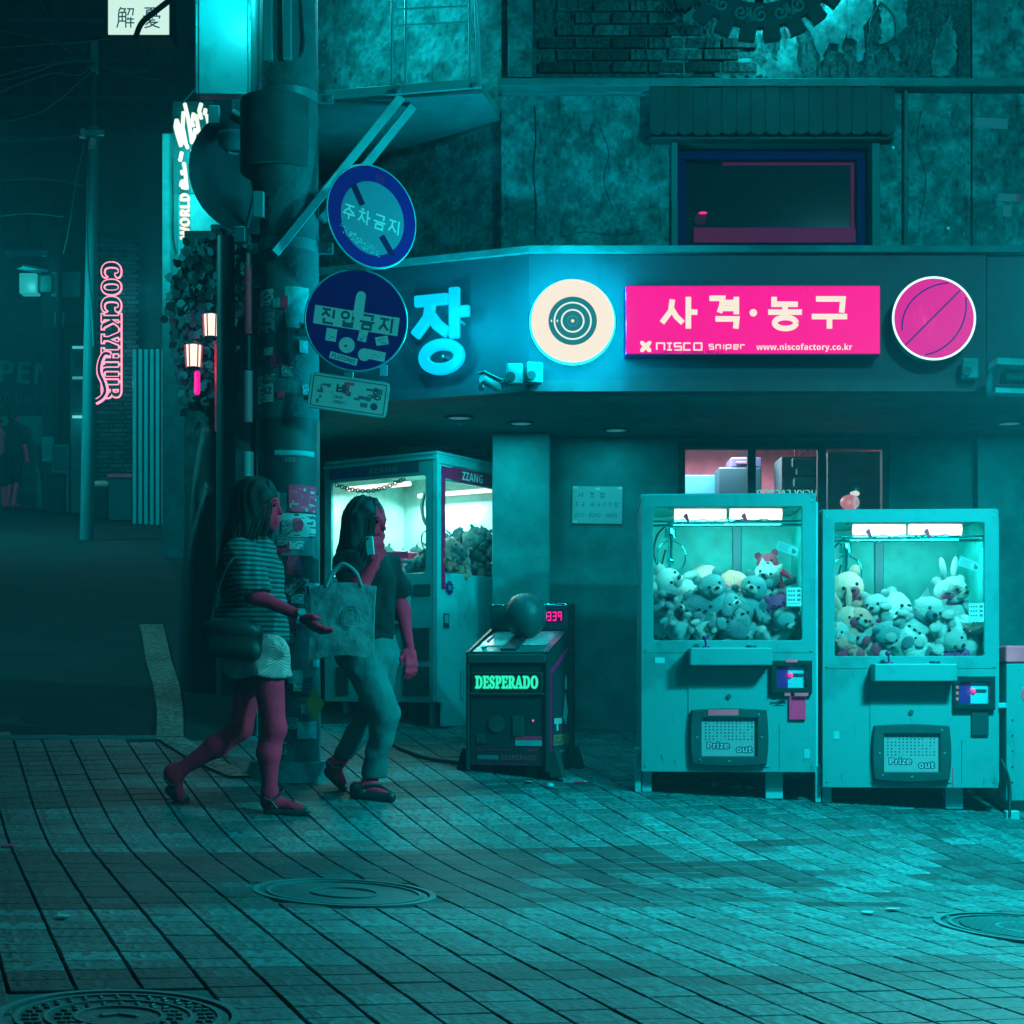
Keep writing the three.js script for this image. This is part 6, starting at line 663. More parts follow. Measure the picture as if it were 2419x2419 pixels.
{ // bright wall with lettering, corrugated shutter below
  const d = 22, t = thing('neon_letter_building', 'narrow pale building with glowing letters down its side wall', 'building', V(PX(480, d), foot(480, d), -d)); slabB(384, 700, 316, d, 2, mat(0.5, { tex: 'grain', roughness: 0.8 }), t); wpart('corner_board', span(PX(404, d), PX(422, d), PY(840, d), PY(316, d), -d + 0.02, -d, 0), M.concrete, t); wpart('cable', tube([P(409, 375, 21.9), P(410, 480, 21.9), P(411, 570, 21.9), P(418, 598, 21.9)], 0.012, 24, 5), M.cable, t);
  const sg = thing('neon_word_sign', 'glowing cream letters running up the pale wall behind the ivy', 'neon sign', P(440, 560, 21.85)), k = d / F; wpart('letter', text3('WORLD', 22 * k, 0.06, 'sans_bold').rotateZ(Math.PI / 2).translate(PX(440, d), PY(515, d), -d + 0.05), glow([1, 0.86, 0.74], 1.2), sg);
  const sk = [[[418, 283], [415, 300], [420, 320], [428, 345]], [[418, 283], [424, 300], [430, 340]], [[434, 265], [432, 300], [440, 340], [444, 350]], [[437, 245], [444, 275], [450, 310], [454, 338]], [[458, 268], [454, 290], [458, 298]], [[464, 272], [470, 310], [480, 355]], [[462, 305], [458, 325], [470, 350], [478, 368]], [[476, 245], [471, 262], [476, 280]], [[486, 258], [484, 270]], [[489, 272], [494, 296]], [[455, 355], [456, 380], [466, 418]], [[455, 355], [462, 385], [464, 400]], [[430, 360], [426, 380]], [[435, 385], [438, 405], [442, 446]], [[430, 404], [432, 412]], [[428, 440], [430, 428], [438, 430], [440, 444], [430, 442]], [[468, 350], [472, 380]], [[500, 328], [502, 340]], [[496, 352], [500, 366]]];
  for (const l of sk) wpart('letter_stroke', ribbon(l.map(([x, y]) => [PX(x, d - 0.1), PY(y, d - 0.1)]), 9 * k, 0.05, -d + 0.1), glow([0.9, 1, 0.88], 1.2), sg); wpart('backing', span(PX(408, 21.95), PX(505, 21.95), PY(455, 21.95), PY(238, 21.95), -21.97, -21.99, 0), mat(0.12, { roughness: 0.6 }), sg);
  areaLamp(P(450, 400, 21.75), P(400, 500, 23), 0.4, 1.4, 5, new THREE.Color(0.45, 1, 0.95)); pointLamp(P(425, 560, 21.2), 2.2, new THREE.Color(0.25, 1, 1), 4); pointLamp(P(415, 360, 21.1), 2.2, new THREE.Color(0.25, 1, 1), 4);
  const sh = thing('corrugated_fence', 'fence of upright pale corrugated slats at the corner of the lane', 'fence', V(PX(368, 29.4), foot(368, 29.4), -29.4)); for (let i = 0; i < 8; i++) { const x = PX(320 + i * 13.6, 29.4); wpart('slat', span(x - 0.038, x + 0.038, foot(368, 29.4) - 0.1, PY(826, 29.4), -29.33, -29.4, 0.012), mat(0.5, { tex: 'scuff', roughness: 0.5 }), sh); } for (const y of [910, 1120]) wpart('rail', span(PX(314, 29.4), PX(424, 29.4), PY(y + 5, 29.4), PY(y, 29.4), -29.4, -29.44), M.dark, sh); wpart('backing', span(PX(314, 29.4), PX(424, 29.4), foot(368, 29.4) - 0.1, PY(822, 29.4), -29.46, -29.48, 0), M.blackMatt, sh); pointLamp(P(345, 700, 27.2), 5, LIGHT_TEAL, 4);
}
{ // brick house with the halo-lit vertical sign
  const d = 30, t = thing('brick_house', 'dark brick house with a tall blind gable above the neon sign', 'building', V(PX(300, d), foot(300, d), -d)); slabB(228, 384, 310, 30.3, 4, mat(0.075, { tex: 'grain' }), t); wpart('window', span(PX(278, 30.28), PX(332, 30.28), PY(490, 30.28), PY(420, 30.28), -30.25, -30.29), M.black, t);
  const bm = [0.1, 0.07, 0.13, 0.05].map((v) => mat(v, { tex: 'grain' })), bg = box(0.25, 0.075, 0.05, 0, 0, 0, 0.008), y0 = foot(270, d); wpart('mortar', span(PX(224, d), PX(318, d), y0 - 0.3, PY(585, d), -d - 0.03, -d - 0.2, 0), M.blackMatt, t);
  for (let j = 0; j < 64; j++) for (let i = 0; i < 3; i++) { const o = part('brick', bg, bm[Math.floor(rnd() * 4)], t); o.position.copy(t.worldToLocal(V(PX(227, d) + 0.14 + i * 0.265 + (j % 2) * 0.06, y0 + j * 0.087, -d - rr(0, 0.012)))); }
  // sign
  const k = d / F, sg = thing('vertical_neon_sign', 'vertical club sign with dark letters outlined in pink neon and a curling tail', 'neon sign', P(268, 945, 29.8)); const put = (ch, i, grow, dep, z, m, n) => { const g = text3(ch, 1, 0.2, 'serif_bold', grow); g.computeBoundingBox(); const b = g.boundingBox, kx = (34 + grow * 90) * k / (b.max.x - b.min.x), ky = (44 + grow * 90) * k / (b.max.y - b.min.y); wpart(n, g.scale(kx, ky, dep / 0.24).rotateZ(-Math.PI / 2).translate(PX(267, d), PY(641 + i * 40.5, d), z), m, sg); };
  [...'COCKYHUB'].forEach((ch, i) => { put(ch, i, 0.075, 0.03, -29.92, glow([1, 0.32, 0.46], 1.7), 'neon_outline'); put(ch, i, 0, 0.008, -29.885, mat(0.02, { roughness: 0.5 }), 'letter_face'); });
  const tail = [[262, 838], [250, 836], [240, 850], [236, 880], [246, 905], [250, 925], [242, 940], [226, 950]].map(([x, y]) => P(x, y, 29.82)); wpart('neon_tail', tube(tail, 0.065, 40, 8), glow([1, 0.3, 0.48], 1.8), sg); wpart('tail_face', tube(tail.map((v) => v.clone().add(V(0, 0, 0.05))), 0.03, 40, 8), mat(0.02), sg);
  for (const y of [680, 800, 900]) pointLamp(P(285, y, 29.55), 0.55, new THREE.Color(1, 0.35, 0.45), 4);
}
{ // dark shop house at the far left
  const d = 33, t = thing('old_shop_house', 'dark shop house with faint raised letters across its front', 'building', V(PX(70, d), foot(70, d), -d)); slabB(-900, 196, 420, d, 1, mat(0.05, { tex: 'plaster' }), t); wpart('roof_edge', span(PX(-900, d), PX(200, d), PY(432, d), PY(415, d), -d + 0.15, -d, 0.02), M.dark, t); wpart('letter', text3('OPEN', 52 * d / F, 0.05, 'sans_bold').rotateZ(-0.08).translate(PX(36, d), PY(880, d), -d + 0.02), mat(0.2), t); wpart('letter_row', text3('SHOT BAR', 26 * d / F, 0.04, 'sans_bold').translate(PX(20, d), PY(940, d), -d + 0.02), mat(0.1), t); wpart('shutter', span(PX(-60, d), PX(104, d), foot(40, d) - 0.2, PY(984, d), -d + 0.05, -d), mat(0.3, { tex: 'grain' }), t); wpart('pillar', span(PX(106, d), PX(150, d), foot(120, d) - 0.2, PY(540, d), -d + 0.2, -d), mat(0.07, { tex: 'grain' }), t); wpart('window', span(PX(130, d), PX(190, d), PY(770, d), PY(600, d), -d + 0.03, -d), M.black, t); wpart('downpipe', rod(V(PX(142, d), foot(142, d), -d + 0.3), P(142, 560, d - 0.3), 0.06), M.dark, t);
  const ac = thing('lit_awning_box', 'small lit white box under an awning on the dark shop house', 'sign box', P(62, 700, 32.6)); wpart('box', span(PX(46, 32.6), PX(86, 32.6), PY(692, 32.6), PY(645, 32.6), -32.6, -32.9), glow([0.02, 0.5, 0.5], 0.75), ac); wpart('awning', [bar(P(46, 630, 32.5), P(108, 642, 32.9), 0.3, 0.05)], mat(0.4), ac); wpart('side', span(PX(88, 32.7), PX(122, 32.7), PY(690, 32.7), PY(650, 32.7), -32.7, -32.9), mat(0.25), ac); pointLamp(P(64, 668, 32.4), 0.5, new THREE.Color(0.1, 1, 0.95), 3);
}
const boxThing = (name, px0, px1, py0, d, dep, m, label, cat, extra) => { const y0 = foot((px0 + px1) / 2, d), t = thing(name, label, cat, V(PX((px0 + px1) / 2, d), y0, -d)); wpart('body', span(PX(px0, d), PX(px1, d), y0, PY(py0, d), -d, -d - dep, 0.02), m, t); extra?.(t, y0); return t; };
boxThing('menu_stand', 166, 214, 815, 31.4, 0.3, mat(0.13, { tex: 'scuff' }), 'tall narrow display stand with bright strips before the dark shop house', 'stand', (t) => { for (const [y, m] of [[818, glow([0.1, 0.8, 0.8], 0.7)], [890, glow([0.1, 0.7, 0.7], 0.5)], [982, glow([0.2, 1, 0.95], 0.8)]]) wpart('lamp_strip', span(PX(172, 31.4), PX(198, 31.4), PY(y + 6, 31.4), PY(y, 31.4), -31.37, -31.4), m, t); wpart('dark_panel', span(PX(178, 31.4), PX(196, 31.4), PY(868, 31.4), PY(832, 31.4), -31.38, -31.4), M.black, t); wpart('sheet', span(PX(170, 31.4), PX(208, 31.4), PY(975, 31.4), PY(905, 31.4), -31.38, -31.4), M.dark, t); pointLamp(P(186, 985, 31.1), 0.25, LIGHT_TEAL, 3); });
boxThing('notice_board', 122, 162, 1050, 31.2, 0.1, mat(0.16), 'pale board leaning beside the display stand', 'board', (t) => wpart('dark_panel', span(PX(126, 31.2), PX(160, 31.2), PY(1110, 31.2), PY(1056, 31.2), -31.17, -31.2), M.black, t));
boxThing('stool', 112, 150, 1120, 31, 0.3, M.blackMatt, 'dark stool-height box by the leaning board', 'box', (t) => wpart('seat', span(PX(110, 31), PX(152, 31), PY(1122, 31), PY(1116, 31), -30.95, -31.4), M.dark, t));
boxThing('round_bin', 256, 312, 1128, 29.6, 0.35, mat(0.08), 'dark bin with a crimson lid beside the corrugated fence', 'bin', (t) => wpart('lid', span(PX(254, 29.6), PX(314, 29.6), PY(1130, 29.6), PY(1120, 29.6), -29.55, -30, 0.02), M.red, t)); boxThing('planter_box', 214, 256, 1150, 29.8, 0.3, M.blackMatt, 'black planter box beside the crimson-lidded bin', 'planter', (t) => wpart('white_bag', ball(0.13, PX(236, 29.8), PY(1143, 29.8), -29.9, 1.5, 0.6, 1), M.white, t));
// second utility pole and overhead wires
{ const d = 24.5, y0 = foot(210, d), t = thing('lane_utility_pole', 'slim utility pole with a crossarm at the mouth of the lane', 'utility pole', V(PX(212, d), y0, -d)); wpart('shaft', rod(V(PX(205, d), y0 - 0.1, -d), P(222, 300, d), 0.11, 0.09, 16), mat(0.3, { tex: 'grain' }), t); wpart('crossarm', bar(P(194, 314, d - 0.1), P(246, 314, d - 0.1), 0.08, 0.08), M.steelPale, t); wpart('insulator', [new THREE.CylinderGeometry(0.05, 0.07, 0.16, 12).translate(PX(224, d), PY(345, d), -d + 0.12)], M.white, t); wpart('insulator', new THREE.CylinderGeometry(0.04, 0.06, 0.14, 12).translate(PX(200, d), PY(320, d), -d + 0.1), M.white, t); wpart('cable', tube([P(206, 420, d - 0.2), P(208, 620, d - 0.2), P(218, 740, d - 0.2), P(222, 820, d - 0.2)], 0.018, 30, 6), M.cablePale, t); wpart('cable', tube([P(200, 335, d - 0.1), P(180, 430, d - 0.1), P(160, 560, d - 0.1), P(150, 600, d - 0.1)], 0.012, 24, 5), M.cablePale, t); wpart('top_fitting', box(0.1, 0.5, 0.1, PX(224, d), PY(135, d), -d), M.steelPale, t); wpart('top_pipe', rod(P(222, 300, d), P(224, 110, d), 0.04), mat(0.12), t); }
const wires = [[[-60, 118], [110, 104], [225, 96], [380, 60]], [[-60, 196], [90, 156], [225, 140]], [[-60, 240], [130, 172], [190, 178], [224, 152], [300, 176], [380, 190]], [[80, -40], [150, 110], [225, 160]], [[-60, 200], [60, 178], [140, 150], [224, 146]], [[-40, 428], [120, 424], [200, 440]], [[328, 76], [352, 150], [388, 196], [420, 200]], [[430, 245], [470, 200], [500, 160]]];
wires.forEach((w, i) => solo('overhead_wire', tube(w.map(([x, y]) => P(x, y, i === 6 ? 16 : i === 7 ? 9 : 24.4)), i > 5 ? 0.006 : 0.012, 40, 5), M.cablePale, ['overhead wire running level to the lane pole, the highest of them', 'overhead wire sagging up to the lane pole from the dark shop house', 'wavy overhead wire sagging on both sides of the lane pole', 'steep thin wire dropping from above to the lane pole', 'overhead wire just under the highest one at the lane pole', 'slack wire along the front of the dark shop house', 'thin loose wire hanging from the lit box sign', 'short wire from the neon letters up to the blank panel'][i], 'wire'));
[[[-60, 60], [90, 90], [225, 120]], [[-60, 300], [100, 262], [225, 160]], [[225, 150], [330, 170], [400, 120]], [[-60, 340], [80, 330], [196, 318]], [[-60, 520], [60, 505], [150, 512]]].forEach((w, i) => solo('overhead_wire', tube(w.map(([x, y]) => P(x, y, 24.6 - i * 0.1)), 0.011, 30, 5), M.cablePale, ['thin wire crossing the sky above the others', 'low sagging wire that climbs steeply to the lane pole', 'wire from the lane pole toward the lit box sign', 'wire level with the crossarm of the lane pole', 'wire hung across the dark shop house wall'][i], 'wire'));
for (const [x0, x1, y0, y1, l, m] of [[0, 60, 470, 560, 'dark shuttered window high on the old shop house', M.black], [70, 120, 470, 560, 'second shuttered window high on the old shop house', M.black], [10, 110, 590, 604, 'thin metal awning rail on the old shop house', M.steel], [120, 190, 640, 700, 'grey meter cabinet on the old shop house', M.paintDim], [126, 150, 735, 770, 'pale meter box below the meter cabinet', M.steelPale], [96, 128, 1030, 1090, 'pale poster stuck beside the shutter', M.paper]]) solo('wall_fitting', span(PX(x0, 32.7), PX(x1, 32.7), PY(y1, 32.7), PY(y0, 32.7), -32.75, -33.02, 0.02), m, l, 'fitting');
{ // tall block closing the lane
  const d = 46, t = thing('apartment_block', 'tall dark apartment block behind the wires with rows of unlit windows', 'building', V(PX(60, d), foot(60, d), -d)); slabB(-700, 420, -260, d, 3, mat(0.16, { tex: 'grain' }), t); for (let j = 0; j < 5; j++) { wpart('balcony_rail', span(PX(-700, d), PX(424, d), PY(-20 + j * 92, d), PY(-34 + j * 92, d), -d + 0.5, -d), M.concrete, t); for (let i = 0; i < 6; i++) wpart('window', span(PX(20 + i * 62, d), PX(58 + i * 62, d), PY(-46 + j * 92, d), PY(-96 + j * 92, d), -d + 0.04, -d), M.darkGlass, t); }
}
{ // lit box sign at the top
  const d = 16, w = 144 * d / F, h = 150 * d / F, t = thing('lit_box_sign', 'glowing white box sign with two black characters hung over the lane', 'sign', P(328, 82, d)); const tx = canvasTex(512, 512, (c) => { c.fillStyle = '#d9fff0'; c.fillRect(0, 0, 512, 512); c.strokeStyle = '#0b4a50'; c.lineWidth = 11; const S = (o, oy, l) => { for (const p of l) { c.beginPath(); p.forEach(([a, b], i) => c[i ? 'lineTo' : 'moveTo'](o + a * 150, oy + b * 165)); c.stroke(); } };
    S(70, 290, [[[0.25, 0], [0.12, 0.2]], [[0.25, 0.08], [0.5, 0.08], [0.4, 0.25]], [[0.12, 0.25], [0.12, 0.7], [0.02, 1]], [[0.12, 0.25], [0.52, 0.25], [0.52, 1]], [[0.32, 0.25], [0.32, 0.7]], [[0.12, 0.46], [0.52, 0.46]], [[0.12, 0.68], [0.52, 0.68]], [[0.6, 0.08], [0.95, 0.08], [0.9, 0.4]], [[0.76, 0.08], [0.62, 0.4]], [[0.66, 0.5], [0.6, 0.62]], [[0.62, 0.58], [0.98, 0.58]], [[0.56, 0.76], [1, 0.76]], [[0.8, 0.48], [0.8, 1]]]);
    S(290, 290, [[[0.1, 0.04], [0.9, 0.04]], [[0.5, 0.04], [0.42, 0.14]], [[0.22, 0.14], [0.22, 0.42]], [[0.22, 0.14], [0.78, 0.14], [0.78, 0.42]], [[0.22, 0.24], [0.78, 0.24]], [[0.22, 0.33], [0.78, 0.33]], [[0.04, 0.56], [0.06, 0.44], [0.96, 0.44], [0.92, 0.56]], [[0.3, 0.52], [0.36, 0.64], [0.7, 0.62]], [[0.2, 0.54], [0.14, 0.64]], [[0.5, 0.48], [0.56, 0.56]], [[0.46, 0.66], [0.16, 0.86]], [[0.34, 0.74], [0.8, 0.74], [0.4, 0.94], [0.1, 1]], [[0.42, 0.8], [0.66, 0.92], [0.95, 1]]]); });
  part('housing', box(w + 0.03, h + 0.03, 0.3, 0, h / 2, -0.16, 0.01), M.dark, t); part('face', unitUV(w, h, 0, h / 2, 0), new THREE.MeshStandardMaterial({ color: 0x000000, emissive: 0xffffff, emissiveMap: tx, emissiveIntensity: 1 }), t); areaLamp(P(328, 10, 15.9), P(328, 10, 5), w * 0.9, h * 0.9, 0.6, new THREE.Color(0.8, 1, 0.95));
  solo('hose', tube([P(415, -10, 15.6), P(370, 25, 15.6), P(335, 55, 15.6), P(320, 90, 15.6)], 0.03, 30, 8), M.cable, 'thick black hose looping across the lit box sign', 'hose');
}
// ================================================================== people: distance fields meshed with surface nets
const capsule = (a, b, ra, rb) => { const ax = a.x, ay = a.y, az = a.z, dx = b.x - ax, dy = b.y - ay, dz = b.z - az, l = dx * dx + dy * dy + dz * dz || 1e-9; const f = (x, y, z) => { const px = x - ax, py = y - ay, pz = z - az, t = clamp((px * dx + py * dy + pz * dz) / l, 0, 1), qx = px - dx * t, qy = py - dy * t, qz = pz - dz * t; return Math.sqrt(qx * qx + qy * qy + qz * qz) - (ra + (rb - ra) * t); }; f.lo = [Math.min(ax - ra, b.x - rb), Math.min(ay - ra, b.y - rb), Math.min(az - ra, b.z - rb)]; f.hi = [Math.max(ax + ra, b.x + rb), Math.max(ay + ra, b.y + rb), Math.max(az + ra, b.z + rb)]; return f; };
const blob = (c, rx, ry, rz, turn = 0) => { const cs = Math.cos(turn), sn = Math.sin(turn), m = Math.min(rx, ry, rz); const f = (x, y, z) => { const px = x - c.x, py = y - c.y, pz = z - c.z, qx = (px * cs + py * sn) / rx, qy = (-px * sn + py * cs) / ry, qz = pz / rz, k = Math.sqrt(qx * qx + qy * qy + qz * qz), g = Math.sqrt(qx * qx / rx / rx + qy * qy / ry / ry + qz * qz / rz / rz) || 1e-9; return k * (k - 1) / g; }; const r = Math.max(rx, ry, rz); f.lo = [c.x - r, c.y - r, c.z - r]; f.hi = [c.x + r, c.y + r, c.z + r]; return f; };
function fieldMesh(prims, cell, k, cut, warp) {
  const lo = [0, 1, 2].map((i) => Math.min(...prims.map((p) => p.lo[i])) - cell * 3), hi = [0, 1, 2].map((i) => Math.max(...prims.map((p) => p.hi[i])) + cell * 3), n = [0, 1, 2].map((i) => Math.ceil((hi[i] - lo[i]) / cell) + 1), [nx, ny, nz] = n, v = new Float32Array(nx * ny * nz);
  for (let z = 0; z < nz; z++) for (let y = 0; y < ny; y++) for (let x = 0; x < nx; x++) { const X = lo[0] + x * cell, Y = lo[1] + y * cell, Z = lo[2] + z * cell; let d = 1e3; for (const p of prims) { const e = p(X, Y, Z), h = k - Math.abs(d - e); d = h > 0 ? Math.min(d, e) - h * h / (4 * k) : Math.min(d, e); } if (warp && d < 0.06) d += warp(X, Y, Z); if (cut) d = Math.max(d, cut(X, Y, Z)); v[(z * ny + y) * nx + x] = d; }
  const id = new Int32Array(nx * ny * nz).fill(-1), pos = [], idx = [], at = (x, y, z) => v[(z * ny + y) * nx + x], E = [[0, 1], [0, 2], [0, 4], [1, 3], [1, 5], [2, 3], [2, 6], [3, 7], [4, 5], [4, 6], [5, 7], [6, 7]];
  for (let z = 0; z + 1 < nz; z++) for (let y = 0; y + 1 < ny; y++) for (let x = 0; x + 1 < nx; x++) { const c = [0, 1, 2, 3, 4, 5, 6, 7].map((i) => at(x + (i & 1), y + (i >> 1 & 1), z + (i >> 2))), s = c.reduce((a, q, i) => a | (q < 0) << i, 0); if (s === 0 || s === 255) continue; let px = 0, py = 0, pz = 0, m = 0; for (const [a, b] of E) if ((c[a] < 0) !== (c[b] < 0)) { const t = c[a] / (c[a] - c[b]); px += mix(a & 1, b & 1, t); py += mix(a >> 1 & 1, b >> 1 & 1, t); pz += mix(a >> 2, b >> 2, t); m++; } id[(z * ny + y) * nx + x] = pos.length / 3; pos.push(lo[0] + (x + px / m) * cell, lo[1] + (y + py / m) * cell, lo[2] + (z + pz / m) * cell); }
  const I = (x, y, z) => id[(z * ny + y) * nx + x], quad = (a, b, c, d, f) => { if (a < 0 || b < 0 || c < 0 || d < 0) return; f ? idx.push(a, b, c, a, c, d) : idx.push(a, c, b, a, d, c); };
  for (let z = 1; z + 1 < nz; z++) for (let y = 1; y + 1 < ny; y++) for (let x = 1; x + 1 < nx; x++) { const i = at(x, y, z) < 0; if (i !== at(x + 1, y, z) < 0) quad(I(x, y - 1, z - 1), I(x, y, z - 1), I(x, y, z), I(x, y - 1, z), i); if (i !== at(x, y + 1, z) < 0) quad(I(x - 1, y, z - 1), I(x - 1, y, z), I(x, y, z), I(x, y, z - 1), i); if (i !== at(x, y, z + 1) < 0) quad(I(x - 1, y - 1, z), I(x, y - 1, z), I(x, y, z), I(x - 1, y, z), i); }
  const g = new THREE.BufferGeometry(); g.setAttribute('position', new THREE.Float32BufferAttribute(pos, 3)); g.setIndex(idx); g.computeVertexNormals(); const uv = new Float32Array(pos.length / 3 * 2); for (let i = 0; i < uv.length / 2; i++) { uv[i * 2] = pos[i * 3] + pos[i * 3 + 2] * 0.6; uv[i * 2 + 1] = pos[i * 3 + 1]; } g.setAttribute('uv', new THREE.BufferAttribute(uv, 2)); return g;
}
// a hand: palm and five bent fingers. w wrist, f forward, n back of the hand, s side of the thumb; curl 0..1
function handPrims(w, f, n, s, curl, size = 1) {
  const q = (a, b, c) => w.clone().addScaledVector(f, a * size).addScaledVector(s, b * size).addScaledVector(n, c * size), out = [capsule(q(-0.02, 0, 0), q(0.03, 0, 0), 0.024 * size, 0.022 * size)];
  for (const b of [-0.026, -0.009, 0.009, 0.026]) out.push(capsule(q(0.02, b * 0.8, 0), q(0.082, b, 0), 0.0135 * size, 0.0115 * size));
  [[-0.028, 0.058], [-0.0095, 0.072], [0.0095, 0.078], [0.028, 0.07]].forEach(([b, l]) => { const a1 = curl * 0.9, a2 = curl * 2.0, k = q(0.086, b, 0), m = k.clone().addScaledVector(f, Math.cos(a1) * l * 0.5 * size).addScaledVector(n, -Math.sin(a1) * l * 0.5 * size), e = m.clone().addScaledVector(f, Math.cos(a2) * l * 0.5 * size).addScaledVector(n, -Math.sin(a2) * l * 0.5 * size); out.push(capsule(k, m, 0.0098 * size, 0.0088 * size), capsule(m, e, 0.0088 * size, 0.0075 * size)); });
  const t0 = q(0.018, 0.026, -0.004), t1 = q(0.052, 0.05, -0.014), t2 = q(0.078, 0.05 - 0.018 * curl, -0.03); out.push(capsule(t0, t1, 0.0135 * size, 0.0105 * size), capsule(t1, t2, 0.0105 * size, 0.0085 * size)); return out;
}
// a head looking along f (unit, level), up u
function headPrims(c, f, u, s) {
  const q = (a, b, e) => c.clone().addScaledVector(f, a).addScaledVector(u, b).addScaledVector(s, e);
  return [blob(q(-0.008, 0.018, 0), 0.088, 0.1, 0.078), blob(q(0.018, -0.045, 0), 0.062, 0.07, 0.056), capsule(q(0.052, -0.086, 0), q(0.058, -0.08, 0), 0.026, 0.024), capsule(q(0.08, 0.008, 0), q(0.093, -0.024, 0), 0.007, 0.0105), capsule(q(0.078, -0.055, -0.014), q(0.078, -0.055, 0.014), 0.0085, 0.0085), capsule(q(0.074, -0.067, -0.012), q(0.074, -0.067, 0.012), 0.0085, 0.0085), capsule(q(0.073, 0.022, -0.036), q(0.076, 0.022, -0.014), 0.007, 0.006), capsule(q(0.073, 0.022, 0.036), q(0.076, 0.022, 0.014), 0.007, 0.006), capsule(q(-0.004, 0.004, 0.078), q(-0.012, -0.026, 0.076), 0.013, 0.009), capsule(q(-0.004, 0.004, -0.078), q(-0.012, -0.026, -0.076), 0.013, 0.009)];
}
const up = V(0, 1, 0);
const strands = (x, y, z) => 0.007 * Math.sin((Math.atan2(z, x) * 9 + x * 120 + z * 90 + y * 14) * 0.8) * Math.sin(x * 61 + z * 83 + y * 9), folds = (a) => (x, y, z) => a * (fbm(x * 1.1 + y * 0.5 + 5, y * 0.9 - x * 0.8 + z * 1.3 + 5, 8, 3, 61) - 0.5);

function face(t, c, f, s, dark, lips) { const q = (a, b, e) => c.clone().addScaledVector(f, a).addScaledVector(up, b).addScaledVector(s, e), el = (p, w, h) => { const g = ball(1, 0, 0, 0, w, h, w * 0.5, 10, 8); g.applyMatrix4(new THREE.Matrix4().makeBasis(s, up, f)); return g.translate(p.x, p.y, p.z); }; for (const e of [-0.03, 0.03]) { part('eye', el(q(0.071, 0.006, e), 0.012, 0.006), dark, t); part('eyebrow', el(q(0.074, 0.028, e), 0.016, 0.0035), dark, t); } part('lips', el(q(0.079, -0.06, 0), 0.018, 0.008), lips, t); }
function figure(name, label, px, py, d0) { const q = GP(px, py), d = d0 ?? q.d, base = V(PX(px, d), G(PX(px, d), d), -d), t = thing(name, label, 'person', base); return { t, d, B: (x, y, dz = 0) => P(x, y, d).sub(base).add(V(0, 0, -dz)) }; }
// loose locks over the hair mass: from the crown, round the head and down to the ends
function locks(head, f, s, n, ends, spread, rad = 0.0028) { const out = []; for (let i = 0; i < n; i++) { const a = rr(-2.85, 2.85), r0 = rr(0.0, 0.03), back = f.clone().negate(), dir = back.clone().multiplyScalar(Math.cos(a)).addScaledVector(s, Math.sin(a)), e = ends[Math.floor(rnd() * ends.length)].clone().add(V(rr(-1, 1), rr(-1.4, 0.6), rr(-1, 1)).multiplyScalar(spread)), p0 = head.clone().addScaledVector(f, 0.015).addScaledVector(dir, r0).add(V(0, 0.126, 0)), p1 = head.clone().addScaledVector(back, 0.03).addScaledVector(dir, 0.096).add(V(0, 0.06, 0)), p2 = head.clone().addScaledVector(back, 0.035).addScaledVector(dir, 0.1).add(V(0, -0.05, 0)), p3 = p2.clone().lerp(e, 0.5).addScaledVector(dir, 0.025).add(V(rr(-0.012, 0.012), 0, rr(-0.012, 0.012))); out.push(tube([p0, p1, p2, p3, e], rad * rr(0.7, 1.3), 14, 4)); } return out; }
